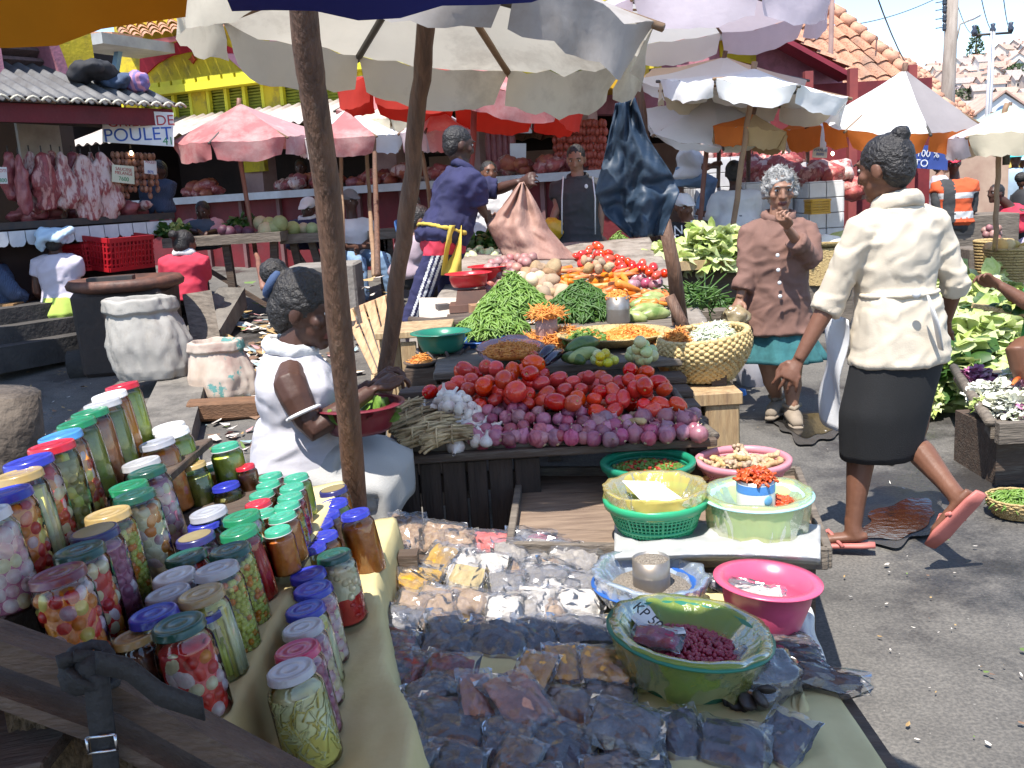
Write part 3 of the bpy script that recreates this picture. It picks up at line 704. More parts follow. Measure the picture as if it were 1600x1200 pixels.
# larger white gabled house with arched window at the right
p =aty(1572,215,118)
t =thing('gabled_house','large white gabled house with an arched window at hill foot','house',(p.x,p.y,0))
mb =MB();zb =aty(1572,146,118).z;ze =aty(1572,176,118).z
mb.prism([(p.x -3.6,0),(p.x +3.0,0),(p.x +3.0,ze),(p.x -.4,zb),(p.x -3.6,ze)],5,Matrix.Translation((0,p.y +2.5,0)));mb.box((p.x +8,p.y +4,ze /2),(10,5,ze));mb.build('wall',hw[3],t)
mb =MB();mb.smooth =False
for sg_ in (-1,1):mb.add([(p.x -.4,p.y -.3,zb +.3),(p.x -.4+sg_ *3.7,p.y -.3,ze -.1),(p.x -.4+sg_ *3.7,p.y +6,ze -.1),(p.x -.4,p.y +6,zb +.3)],[(0,1,2,3)])
mb.add([(p.x +2,p.y +1.2,ze -.2),(p.x +14,p.y +1.2,ze -.2),(p.x +14,p.y +4,zb +.2),(p.x +2,p.y +4,zb +.2)],[(0,1,2,3)]);mb.build('roof',hr[0],t,solid=.2)
mb =MB();mb.prism([(p.x -1.5,ze -3),(p.x +.7,ze -3),(p.x +.7,ze -.2)]+[(p.x -.4+1.1*cos(a),ze -.2+1.1*sin(a)) for a in [pi *i /8 for i in range(1,8)]]+[(p.x -1.5,ze -.2)],.2,Matrix.Translation((0,p.y -.05,0)))
for i in range(4):mb.box((p.x +4.2+2.2*i,p.y +1.45,ze -2),(1.1,.2,1.8))
mb.build('windows',M('blue_pane',(.12,.2,.34),r=.3),t)
p =aty(1610,100,460);t =thing('ridge_building','long brown institutional building on the crest of the hill','building',(p.x,p.y,p.z -8))
mb =MB();mb.box((p.x,p.y,p.z -5),(34,10,10));mb.build('wall',hw[2],t)
mb =MB();mb.smooth =False;z =p.z
for s in (-1,1):mb.add([(p.x -18,p.y +6*s,z),(p.x +18,p.y +6*s,z),(p.x +16,p.y,z +4.5),(p.x -16,p.y,z +4.5)],[(0,1,2,3)])
mb.build('roof',hr[2],t,solid=.3);mb =MB()
for i in range(10):mb.box((p.x -15+3.3*i,p.y -5.05,z -3),(1.4,.2,2.4))
mb.build('windows',m_win,t)
# trees on the hill
m_leaf =M('hill_leaf',(.035,.06,.022),(.07,.10,.035),3,.8,rnd=(.03,.2,.3))
m_trunk =M('trunk_bark',(.12,.08,.05),(.07,.05,.03),5,.9)
def hill_tree(p,w_,h_,kind,label):
 t =thing(kind,label,'tree',p);mb =MB();mb.tube([p,p +V((0,0,h_ *.5)),p +V((jit(.3),0,h_ *.9))],[w_ *.06,w_ *.05,.05],6);mb.build('trunk',m_trunk,t)
 mb =MB();mb.smooth =False
 for i in range(420):
  f =R.random();a =R.uniform(0,6.28)
  if kind == 'cypress_tree':r_ =w_ *.5*(1-f) ** .7*R.uniform(.5,1);z =h_ *(.12+.88*f)
  else:
   th =R.uniform(-1,1);r_ =w_ *.5*sqrt(1-th *th)*R.uniform(.6,1.05)*(1+.3*sin(3*a));z =h_ *(.62+.36*th)
  c =p +V((r_ *cos(a),r_ *sin(a),z));s =w_ *R.uniform(.05,.11)
  d1 =V((jit(1),jit(1),jit(1))).normalized()*s;d2 =V((jit(1),jit(1),jit(1))).normalized()*s
  mb.add([c -d1,c +d2,c +d1 -d2 *.3],[(0,1,2)])
 mb.build('crown',m_leaf,t)
p =aty(1524,104,460);p.z -= 2;hill_tree(p,11,14+(aty(1524,78,460).z -p.z)*.6,'cypress_tree','dark pointed cypress standing alone on the ridge of the hill')
for i,(px,py,Y) in enumerate([(1528,140,300),(1512,152,290),(1540,128,330),(1592,118,390),(1505,118,370),(1470,155,280)]):
 p =aty(px,py,Y);p.z =hillz(p.x,Y);hill_tree(p,9,8,'leafy_tree',f'round dark green tree {["above the white gabled house", "beside the thin cross armed pole", "in mid slope between pale houses", "near the crest at right edge", "high on the slope left of cypress", "low on slope just behind the utility pole"][i]}')
# ------------------------------------------------------------------ poles and wires
m_cpole =M('pole_concrete',(.34,.29,.25),(.22,.18,.15),3,.85,.3,30,st=(4,4,.6));m_lampw =M('lamp_white',(.8,.8,.8),r=.4)
t =thing('utility_pole','weathered tall utility pole with insulators and a street lamp arm','pole',(aty(1484,150,20).x,20,0))
mb =MB();a =aty(1481,150,20);b =aty(1490,-40,20);d =(b -a).normalized();a0 =a -d *(a.z /d.z);mb.tube([a0,a,b],[.19,.135,.11],12);mb.build('pole',m_cpole,t)
mb =MB()
for y in (2,14,28,42):
 p =aty(1476,y,20);mb.lathe([(0,-.08),(.035,-.08),(.05,-.03),(.03,0),(.05,.03),(.03,.08),(0,.08)],10,p);mb.tube([p,p +V((.15,0,0))],.012,5);mb.tube([p +V((-.18,0,-.02)),p],.01,5)
each(mb,'insulator',M('insulator',(.04,.05,.07),r=.3),t)
mb =MB();mb.tube([aty(1492,75,20),aty(1500,38,20),aty(1514,32,20)],.018,6);mb.build('lamp_arm',m_cpole,t)
mb =MB();a,b =aty(1513,32,20),aty(1533,21,20);mb.tube([a,a.lerp(b,.25),a.lerp(b,.8),b],[.03,.08,.09,.03],10,flat=.5);mb.build('lamp_head',m_lampw,t)
t =thing('power_pole','thin pale power pole with cross arm in front of the hill','pole',(aty(1546,185,34).x,34,0))
mb =MB();a,b =aty(1544,185,34),aty(1551,47,34);d =(b -a).normalized();mb.tube([a -d *a.z /d.z,b],[.13,.09],10);mb.build('pole',M('pole_grey',(.5,.5,.52),(.4,.4,.42),3,.7),t)
mb =MB();mb.tube([aty(1521,55,34),aty(1581,51,34)],.04,6);mb.build('cross_arm',black_iron,t);mb =MB()
for x,y in ((1522,55),(1551,52),(1579,50)):mb.lathe([(0,0),(.08,.0),(.11,.12),(.06,.2),(.09,.3),(0,.34)],8,aty(x,y,34))
each(mb,'insulator',M('insulator_b',(.05,.06,.09),r=.3),t)
t =thing('mast','slim brown mast rising in front of the nearest tiled roof','pole',(aty(1298,122,12.6).x,12.6,0));mb =MB();a,b =aty(1297,122,12.6),aty(1301,-30,12.6);d =(b -a).normalized();mb.tube([a -d *a.z /d.z,b],.032,8);mb.build('shaft',M('mast_rust',(.26,.17,.15),(.18,.11,.1),5,.8),t)
def wire(a,b,sag,label,r=.012):
 mb =MB();mb.tube([a.lerp(b,i /14)-V((0,0,sag *4*(i /14)*(1-i /14))) for i in range(15)],r,5);tag(mb.build('overhead_wire',black_iron),label,'wire','overhead wires')
wire(aty(1365,-20,14),aty(1462,113,34),.7,'dark overhead wire curving down steeply toward the utility pole base')
wire(aty(1320,40,20),aty(1478,-10,20),.1,'thin overhead wire rising right from tiled roofs to pole top',.009)
wire(aty(1530,-20,20),aty(1551,47,34),.2,'overhead wire coming down to the middle of cross arm');wire(aty(1566,-20,20),aty(1579,47,34),.2,'overhead wire coming down to right end of cross arm')
wire(aty(1492,-5,20),aty(1522,53,34),.2,'overhead wire from utility pole to the left end of cross arm',.009)
# ------------------------------------------------------------------ stalls with meat in the middle distance
m_meatp =M('meat_heap',(.40,.10,.08),(.55,.30,.25),12,.5,.5,30,c3=(.30,.05,.05));m_meato =M('meat_orange',(.42,.14,.06),(.30,.05,.04),12,.5,.5,30)
meat_bank =[]
for k in range(5):
 mb =MB();sd =k *9.1;mb.ell((0,0,.05),(.12,.09,.07),None,14,9,lambda p:p *(1+.45*NZ.noise((p.x *1.7+sd,p.y *1.7,p.z *1.7))));meat_bank.append(mb.mesh('meat_cut',[m_meatp,meat_b,m_meato,meat_a,meat_f][k]))
for i in range(120):                                  # meat on the long ledge
 px =R.choice([R.uniform(285,340),R.uniform(520,640),R.uniform(640,700),R.uniform(790,900),R.uniform(440,500)]);p =GP(px,290,.2+jit(.25));p.z =zc2 +R.choice([0,.03,.08])
 o =inst('meat_cut',meat_bank[R.choice([2,2,0]) if px <345 else R.randrange(5)],p,(jit(.3),jit(.3),jit(3)),R.uniform(.8,1.25));tag(o,'cut of red meat heaped on the long pale ledge of the hall','meat','meat on the ledge of the market hall')
for i in range(16):                                   # red sausages hanging further along
 px =866+i *5.2;p =GP(px,186+jit(2),.1);mb =MB();k =R.randrange(5,9)
 for j in range(k):mb.ell((jit(.01),jit(.01),-.05-j *.085),(.032,.032,.048),None,8,6)
 ob =mb.build('sausage_string',M('red_sausage',(.44,.09,.05),(.30,.05,.03),9,.4) if i == 0 else bpy.data.materials['red_sausage'],loc=(0,0,0));ob.location =p;tag(ob,'string of red sausages hanging at the back of the hall','sausage','red sausage strings in the market hall')
for i in range(5):
 p =GP(762+i *9,192,.0);mb =MB();mb.ell((0,0,-.3),(.05,.05,.3),None,8,8);ob =mb.build('hanging_meat',meat_b,loc=(0,0,0));ob.location =p;tag(ob,'narrow strip of dark meat hanging behind the man in navy','meat','dark strips hanging in the market hall')
for i,(x0,x1,y0,y1,lab,s) in enumerate([(810,831,187,208,'white price paper hanging up high in the dark hall','7600'),(797,822,224,262,'large blank white paper standing on the ledge of hall',None),(681,697,212,231,'small cream card on a stick over the ledge',None)]):
 P =[GP(x0,y1,.35),GP(x1,y1,.35),GP(x1,y0,.35),GP(x0,y0,.35)];t,n =board('price_card',lab,P,paper,.006)
 if s:text(s,.12,frame(sum(P,V())/4+n *.006,P[1]-P[0],n),ink_red,'lettering',t,.0006)
# light bulbs visible in the hall
m_bulb =bpy.data.materials.new('lit_bulb');m_bulb.use_nodes =True;m_bulb.node_tree.nodes['Principled BSDF'].inputs['Emission Color'].default_value =(1,.8,.5,1);m_bulb.node_tree.nodes['Principled BSDF'].inputs['Emission Strength'].default_value =6
for (p,lab) in ((GP(464,240,.3),'small lit bulb hanging behind the white parasols'),(aty(1301,240,10.2),'small lit bulb hanging in the red stall behind the walking woman'),(FP(205,239,.3),'small lit bulb glowing above the brown sausages')):
 t =thing('light_bulb',lab,'lamp',p);mb =MB();mb.ell(p,(.016,.016,.022));mb.build('bulb',m_bulb,t);mb =MB();mb.tube([p +V((0,0,.04)),p +V((0,0,.5))],.006,5);mb.build('flex',black_iron,t)
# white tile stalls at right centre
def tile_block(name,label,x0,x1,y0,y1,Y,dep=.6,ts=.145):
 a,b =aty(x0,y0,Y),aty(x1,y0,Y);zb =gz(a.x,Y)-.05;zt_ =a.z;w_ =b.x -a.x;cx_ =(a.x +b.x)/2
 t =thing(name,label,'counter',(cx_,Y,gz(cx_,Y)));mb =MB();mb.box((cx_,Y +dep /2,(zb +zt_)/2),(w_,dep,zt_ -zb));mb.build('body',grout,t)
 mb =MB();nx =max(1,round(w_ /ts));tw =w_ /nx;nz =max(1,round((zt_ -zb)/ts));th =(zt_ -zb)/nz;ny =max(1,round(dep /ts));td =dep /ny
 for i in range(nx):
  for j in range(nz):mb.box((a.x +tw *(i +.5),Y -.004,zb +th *(j +.5)),(tw -.008,.012,th -.008))
  for j in range(ny):mb.box((a.x +tw *(i +.5),Y +td *(j +.5),zt_ +.004),(tw -.008,td -.008,.012))
 for s,xx in ((-1,a.x),(1,b.x)):
  for i in range(ny):
   for j in range(nz):mb.box((xx +s *.004,Y +td *(i +.5),zb +th *(j +.5)),(.012,td -.008,th -.008))
 mb.build('tiles',tile_w,t,bevel=.003);return t
tile_block('tiled_counter','white tiled counter block behind the grey haired woman on her left',1165,1238,287,360,9.4)
tile_block('tiled_counter','tall white tiled pier between two lower counters',1236,1262,256,360,9.9)
tile_block('tiled_counter','white tiled counter block with yellow crate beside the walking woman',1264,1318,286,360,9.0)
tile_block('tiled_counter','far white tiled counter with meat under the orange parasol',1085,1160,250,300,10.6)
for i in range(70):
 px,py,Y =R.choice([(R.uniform(1268,1318),284,9.2),(R.uniform(1272,1312),279,9.35),(R.uniform(1172,1238),285,9.7),(R.uniform(1180,1236),274,9.8),(R.uniform(1196,1240),262,9.9),(R.uniform(1095,1150),248,10.8),(R.uniform(1320,1345),305,9.2)])
 p =aty(px,py,Y);o =inst('meat_cut',meat_bank[R.choice([0,0,3,4])],p,(jit(.4),jit(.4),jit(3)),R.uniform(.8,1.5));tag(o,'pink red meat piled on the white tiled counters','meat','meat piled on the tiled counters')
for i in range(9):
 p =aty(1168+i *8.4,240+jit(5),10.0);slab(p,.26,.5,.14,meat_f if i % 2 else meat_a,i *2.3+50,'hanging_meat','pale carcass piece hanging behind the tiled counters','carcasses hanging behind the tiled counters',jit(.5))
m_stall =M('stall_red_cloth',(.22,.025,.03),(.12,.015,.02),3,.85)
t =thing('red_stall','dark red stall interior behind the tiled counters under orange canopy','stall',aty(1310,380,11.2));mb =MB()
a,b =aty(1080,300,11.4),aty(1450,300,11.4);mb.box(((a.x +b.x)/2,11.4,1.3),(b.x -a.x,.06,2.2));mb.build('back_panel',m_stall,t);mb =MB()
for px in (1182,1262,1330,1420):p =aty(px,300,10.9);mb.box((p.x,10.9,1.25),(.09,.09,2.5))
each(mb,'post',M('stall_post',(.30,.06,.05),(.2,.04,.04),4,.8),t)
P =[aty(1269,246,8.9),aty(1292,247,8.9),aty(1293,230,8.9),aty(1271,229,8.9)];t,n =board('price_card','small pink white price card hanging in the red stall',P,paper,.006);text('VIANDE\n8000',.035,frame(sum(P,V())/4+n *.006,P[1]-P[0],n),ink_blue,'lettering',t,.0006)
# blue banner
P =[aty(1418,262,10.3),aty(1480,266,10.3),aty(1482,226,10.3),aty(1418,228,10.3)];bl_m =M('banner_blue',(.035,.07,.28),(.025,.05,.2),4,.7)
t,n =board('banner','blue cloth banner with white lettering 100 % ETO behind walking woman',P,bl_m,.01)
text('Y 100 %',.10,frame(aty(1443,240,10.29)+n *.008,P[1]-P[0],n),ink_white,'lettering',t);text('ETO',.105,frame(aty(1435,255,10.29)+n *.008,P[1]-P[0],n),ink_white,'lettering',t)
# yellow crate and blue basin on the tiled counter
p =aty(1277,334,8.7);vent_crate(p,(.16,.2,.13),0,M('yellow_pl',(.62,.34,.02),(.5,.27,.02),3,.4),'small yellow plastic crate hung in front of the tiled counter')
# ================================================================== UMBRELLAS
def cloth(name,c,k=.8,trl=.35,dirt=None,sc_=2.5,bump=.25):
 return M(name,c,tuple(x *k for x in c),sc_,.85,bump,10,trl=trl,dirt=dirt,det=7,coord='Object')
stain =((.26,.21,.16),2.3,.52,.82)
c_white =cloth('canvas_white',(.70,.64,.53),.86,.42,stain);c_cream =cloth('canvas_cream',(.70,.62,.47),.88,.32,((.35,.27,.17),2.5,.55,.85));c_lilac =cloth('canvas_lilac',(.68,.60,.66),.88,.34)
c_bright =cloth('canvas_bright',(.82,.82,.82),.95,.30);c_peach =cloth('canvas_peach',(.80,.62,.48),.88,.35);c_red =cloth('canvas_red',(.62,.05,.03),.8,.48);c_pinkred =cloth('canvas_faded_red',(.60,.22,.22),.75,.35,((.66,.45,.42),3,.45,.7));c_grey =cloth('canvas_grey',(.30,.27,.27),.85,.15);c_orange =cloth('canvas_orange',(.78,.22,.04),.85,.45)
c_blue =cloth('canvas_blue',(.03,.045,.25),.75,.28);c_amber =cloth('canvas_amber',(.62,.27,.015),.8,.36);c_greyw =cloth('canvas_greywhite',(.50,.46,.43),.82,.34,stain);c_rose =cloth('canvas_rose',(.62,.36,.38),.85,.35,((.7,.6,.58),4,.5,.7))
m_rib =M('rib_wood',(.30,.19,.11),(.2,.12,.07),4,.7,.3,20,st=(1,1,1));m_ribd =M('rib_dark',(.08,.07,.06),(.05,.045,.04),5,.6)
def umbrella(label,Lp,Rp,n,rise,skirt,mats,pole,pr,pmat=None,pitch=0,rot=0,sag=.055,group='market parasols',seed=0,ribs=True,depth=1.0,order=None,wav=.03,ragged=.02,hubdrop=.35,skm=None):
 Lp,Rp =V(Lp),V(Rp);c =(Lp +Rp)/2;Rr =(Rp -Lp).length /2;ax =(Rp -Lp).normalized()
 fy =V((0,0,1)).cross(ax).normalized();up =ax.cross(fy)
 rm =Matrix.Rotation(pitch,3,ax);fy =rm @ fy;up =rm @ up
 def W(x,y,z):return c +ax *x +fy *y *depth +up *z
 pole =[V(p) for p in pole]
 t =thing('market_parasol',label,'parasol',pole[-1],group)
 apex =V((0,0,rise));mb =MB();na =9;nr =9
 order =order or list(range(len(mats)))
 for k in range(n):
  a0 =rot +2*pi *k /n;a1 =rot +2*pi *(k +1)/n;mb.m =order[k % len(order)]
  def fn(u,v):
   e =V((cos(a0),sin(a0),0)).lerp(V((cos(a1),sin(a1),0)),u);p =e *v
   z =rise *(1-v)-sag *Rr *(.35*sin(pi *v)+(1-(2*u -1) ** 2)*.5*v *v)+.018*NZ.noise((p.x *3+seed,p.y *3,0))*v
   z += .03*NZ.noise((p.x *7+seed,p.y *7,4))*v *v *(1-(2*u -1) ** 4)
   return W(p.x *Rr,p.y *Rr,z)
  mb.grid(fn,na,nr)
  if skirt:
   if skm is not None:mb.m =skm
   def fs(u,v):
    e =V((cos(a0),sin(a0),0)).lerp(V((cos(a1),sin(a1),0)),u);z0 =-sag *Rr *(1-(2*u -1) ** 2)*.5+.018*NZ.noise((e.x *3+seed,e.y *3,0))+.03*NZ.noise((e.x *7+seed,e.y *7,4))*(1-(2*u -1) ** 4)
    g =.04*min(u,1-u,.18)/.18
    fl =wav *NZ.noise((e.x *5+seed,e.y *5,v *1.5))*v -.05*v *abs(2*u -1) ** 3
    q =e *(1+fl /Rr);z =z0 -v *skirt *(1+.12*sin(pi *u)+ragged *NZ.noise((u *19+k *3+seed,0,0))*3)
    x =.5+(u -.5)*(1-.09*v);e2 =V((cos(a0),sin(a0),0)).lerp(V((cos(a1),sin(a1),0)),x);q =e2 *(1+fl /Rr)
    return W(q.x *Rr,q.y *Rr,z)
   mb.grid(fs,13,5)
 mb.build('canopy',mats,t)
 top =W(0,0,rise +.02)
 if pole:
  pts =[W(0,0,rise +.05)]+pole if pole[0] is not None else pole
  mb =MB();full =[]
  for i in range(len(pts)-1):
   for j in range(4):full.append(pts[i].lerp(pts[i +1],j /4)+V((jit(.006),jit(.006),0)))
  full.append(pts[-1]);mb.tube(full,[pr *(1+.08*NZ.noise((i *.7,seed,0))) for i in range(len(full))],10);mb.build('pole',pmat or wood_pole,t)
 if ribs:
  hub =W(0,0,rise -hubdrop)
  mb =MB();mb.tube([hub +up *.04,hub -up *.06],pr *1.35,10);mb.build('hub',m_ribd,t)
  for k in range(n):
   a =rot +2*pi *k /n;e =V((cos(a),sin(a),0));mb =MB()
   mb.tube([W(0,0,rise -.03),W(e.x *Rr *.5,e.y *Rr *.5,rise *.5-.03-.16*sag *Rr),W(e.x *Rr *1.03,e.y *Rr *1.03,-.015)],.012,6)
   mb.tube([hub,W(e.x *Rr *.5,e.y *Rr *.5,rise *.5-.04-.16*sag *Rr)],.010,6);mb.build('rib',m_rib if k % 2 else m_ribd,t)
 return t
# overhead orange and blue parasol whose post stands behind the jars
P1 =[aty(478,60,2.25),aty(490,150,2.30),aty(512,300,2.38),aty(527,480,2.46),aty(545,650,2.55),aty(557,800,2.66)]
d =(P1[-1]-P1[-2]).normalized();P1.append(P1[-1]+d *((P1[-1].z)/-d.z))
t =thing('wooden_post','rough brown leaning post rising behind the jars to the orange parasol','post',P1[-1]);mb =MB();pp =[aty(470,-40,2.2)]+P1;full =[]
for i in range(len(pp)-1):
 for j in range(5):full.append(pp[i].lerp(pp[i +1],j /5)+V((.004*NZ.noise((i *5+j,0,0)),0,0)))
full.append(pp[-1]);mb.tube(full,[.0325*(1+.10*NZ.noise((i *.6,3,0))) for i in range(len(full))],14);mb.build('post',wood_pole,t)
umbrella('orange and blue parasol overhead with ragged skirts at top left',(-1.32,.63,1.79),(.90,.63,1.905),8,.42,.14,[c_amber,c_blue],[(-1.6,.45,0)],.03,depth=.84,rot=radians(11.5),seed=3.3,order=[0,1,0,0,1,0,1,0],sag=.03,wav=.03,ragged=.03)
# the big white one over the tomato table
P2 =[aty(664,45,2.97),aty(655,150,3.0),aty(640,300,3.05),aty(620,450,3.12),aty(604,580,3.18),aty(596,650,3.2)]
d =(P2[-1]-P2[-2]).normalized();P2.append(P2[-1]+d *(P2[-1].z /-d.z))
umbrella('large stained white parasol on a bent wooden pole over the tomato table',(-.90,2.95,2.03),(.49,2.95,1.81),8,.27,.13,[c_white,c_greyw],P2,.027,rot=radians(22.5),seed=7.7,order=[0,0,0,0,0,1,1,0],sag=.045,hubdrop=.16,pitch=-.06)
umbrella('white and lilac parasol on brown pole at top centre behind the big white one',aty(842,48,8.6),aty(1292,8,8.6),8,.42,.20,[c_lilac,c_bright],[aty(988,80,8.6),aty(1002,160,8.6),aty(1012,240,8.6),atg(1025,470)],.034,rot=.3,seed=1.2,order=[0,1,1,1,0,0,0,0])
umbrella('cream parasol with dark ribs on slim leaning pole behind grey haired woman',aty(1022,128,8.0),aty(1322,162,8.0),8,.19,.13,[c_cream,c_bright],[aty(1176,140,8.0),aty(1160,250,8.0),aty(1143,370,8.0),atg(1128,470)],.024,m_rib,rot=.2,seed=5.1,order=[0,0,0,0,1,1,1,1],sag=.07,hubdrop=.16)  # sunlit near panels bright, shaded far panels cream: light put into the cloth
umbrella('plain white parasol tilted forward just under the cream one',aty(1000,190,8.8),aty(1218,188,8.8),6,.22,.06,[c_bright],[aty(1108,200,8.8),aty(1098,300,8.8),aty(1092,360,8.8),atg(1085,440)],.022,M('pole_redbrown',(.26,.11,.08),(.18,.07,.05),4,.6),pitch=.42,rot=.52,seed=2.2,ribs=True)
umbrella('peach and white parasol behind cream one below the maroon gable',aty(985,122,9.0),aty(1272,128,9.0),6,.20,.08,[c_peach,c_bright],[aty(1125,140,9.0),atg(1120,420)],.022,pitch=.25,rot=.2,seed=6.2,order=[0,0,0,1,1,0])
umbrella('faded red parasol standing before the meat ledge at left',aty(272,218,9.6),aty(492,206,9.6),6,.30,.16,[c_pinkred,c_rose],[aty(370,215,9.6),aty(384,300,9.6),aty(400,395,9.6),atg(412,450)],.022,M('pole_brown',(.24,.11,.07),(.16,.07,.05),4,.6),pitch=.12,rot=.3,seed=4.2,order=[0,1,0,0,0,1],wav=.05)
umbrella('crimson and white parasol at the back with a square drooping panel',aty(520,172,11.0),aty(648,168,11.0),4,.26,.2,[c_pinkred,c_bright],[aty(585,175,11.0),atg(590,430)],.022,pitch=.1,rot=.5,seed=8.8,order=[0,1,0,0])
umbrella('white parasol with red corner panel in front of the crimson one',aty(458,214,9.8),aty(632,206,9.8),6,.24,.16,[c_bright,c_pinkred,c_cream],[aty(532,225,9.8),aty(534,300,9.8),atg(536,440)],.020,m_rib,pitch=.1,rot=.1,seed=9.1,order=[2,2,2,0,1,0],wav=.05)
umbrella('greyish lilac parasol beside the man in navy',aty(622,208,8.6),aty(742,200,8.6),6,.22,.16,[c_rose,c_lilac],[aty(655,216,8.6),aty(668,290,8.6),atg(682,450)],.018,m_rib,pitch=.05,rot=.3,seed=2.9,wav=.05)
umbrella('dirty white parasol squeezed between crimson and lilac ones',aty(552,186,10.2),aty(702,184,10.2),6,.2,.12,[c_cream],[aty(572,235,10.2),aty(578,320,10.2),atg(585,430)],.020,m_rib,pitch=.05,rot=.4,seed=3.9)
umbrella('large glowing red parasol hanging behind the big white one',aty(522,128,7.6),aty(918,168,7.6),8,.30,.17,[c_red,c_pinkred],[aty(742,175,7.6),aty(738,230,7.6),aty(735,300,7.6),atg(730,450)],.024,M('pole_reddish',(.22,.05,.04),(.14,.03,.03),4,.6),rot=.1,seed=6.6,order=[0,0,0,0,0,0,1,0],sag=.05)
umbrella('tent like parasol with white grey and orange panels at right',aty(1286,196,8.2),aty(1522,186,8.2),6,.42,.15,[c_bright,c_grey,c_orange,c_peach],[aty(1404,200,8.2),atg(1404,420)],.022,pitch=.20,rot=.52,seed=1.9,order=[2,2,0,0,1,3],sag=.05,skm=2)
umbrella('cream parasol with lilac skirt on slim pole at the right edge',aty(1478,216,7.6),aty(1668,200,7.6),6,.17,.15,[c_cream,c_lilac],[aty(1562,205,7.6),aty(1558,300,7.6),aty(1555,380,7.6),atg(1553,440)],.020,m_rib,rot=.5,seed=3.1,order=[0,0,1,0,0,1])
umbrella('small red and white parasol between the cream and tent parasols',aty(1218,204,9.0),aty(1300,196,9.0),4,.12,.18,[c_orange,c_bright],[aty(1262,205,9.0),atg(1262,400)],.02,rot=.3,seed=5.5,ribs=False)
umbrella('sandy brown parasol in shade below the plain white one',aty(1110,196,8.3),aty(1236,212,8.3),6,.14,.14,[cloth('canvas_sand',(.48,.34,.18),.85,.3),c_orange],[aty(1170,215,8.3),atg(1168,420)],.02,rot=.2,seed=7.5,ribs=False,order=[0,0,0,1,0,0])
far =[(1452,232,22,c_bright,'white'),(1500,226,26,cloth('far_blue',(.35,.45,.70),.9,.3),'pale blue'),(1548,236,20,cloth('far_lilac',(.45,.42,.66),.9,.3),'lilac'),(1590,222,28,cloth('far_rose',(.72,.35,.40),.9,.3),'rose'),(1415,222,30,c_cream,'cream'),(1575,243,17,cloth('far_mint',(.45,.65,.55),.9,.3),'mint'),(1522,243,34,cloth('far_yellow',(.75,.55,.15),.9,.3),'yellow'),(1470,244,38,c_peach,'peach')]
for i,(px,py,Y,m_,nm) in enumerate(far):
 p =aty(px,py,Y);p.z =max(p.z,1.95);umbrella(f'distant {nm} parasol standing over the far crowd',p -V((1.2,0,0)),p +V((1.2,0,0)),8,.4,.12,[m_],[p,V((p.x,p.y,0))],.03,rot=.2,seed=i *3.7,ribs=False,group='distant parasols over the crowd')
# dark blue tarpaulin hanging from the edge of the big white parasol
m_tarp =M('tarp_blue',(.014,.030,.058),(.028,.050,.085),3,.52,.3,9,trl=.06,dirt=((.10,.13,.17),3.5,.55,.8))
def tarp(u,v):
 top =[(962,162),(1000,150)];L_ =[(962,162),(948,230),(930,300),(945,335),(985,372)];Rr =[(992,152),(1012,215),(1050,272),(1062,300),(1035,368)]
 def pl(a,t):
  t *= len(a)-1;i =min(int(t),len(a)-2);f =t -i;return (a[i][0]*(1-f)+a[i +1][0]*f,a[i][1]*(1-f)+a[i +1][1]*f)
 l,r =pl(L_,v),pl(Rr,v);x,y =l[0]*(1-u)+r[0]*u,l[1]*(1-u)+r[1]*u
 f =.11*abs(((u *1.7+v *.8) % 1)-.5)*(.4+.6*v)+.08*abs(((u *.9-v *2.1+.3) % 1)-.5)*v +.05*NZ.noise((u *3,v *4,0))+.03*abs(NZ.noise((u *6+v *3,v *8,2)))
 return aty(x,y,3.45+f)
mb =MB();mb.grid(tarp,40,48);mb.smooth =True;tag(mb.build('hanging_tarpaulin',m_tarp,solid=.004),'crumpled dark blue tarpaulin hanging from the right corner of big parasol','tarpaulin')
# prop: dark leaning post below the tarpaulin
mb =MB();mb.grid(lambda u,v:V((-6.3+2.6*u,3.1+3.5*v,3.25-.12*sin(pi *u)*sin(pi *v))),12,12);tag(mb.build('added_shade_canvas',c_cream,solid=.004),'unseen canvas sheet added high overhead at the left to shade the ground','awning')  # unseen canvas, added above the view to shade the left ground
t =thing('leaning_post','dark rough post with a forked brace below the hanging tarpaulin','post',atg(1072,545));mb =MB();a =aty(1038,345,4.5);b =aty(1062,500,4.6);mb.tube([a,a.lerp(b,.5)+V((.01,0,0)),b],[.03,.034,.04],9);d =(b -a).normalized();mb.tube([b,b +d *(b.z /-d.z)],[.04,.045],9);mb.build('post',wood_pole,t)
mb =MB();mb.tube([aty(1046,462,4.5),aty(1078,530,4.45)],[.025,.03],8);mb.build('brace',wood_pole,t)
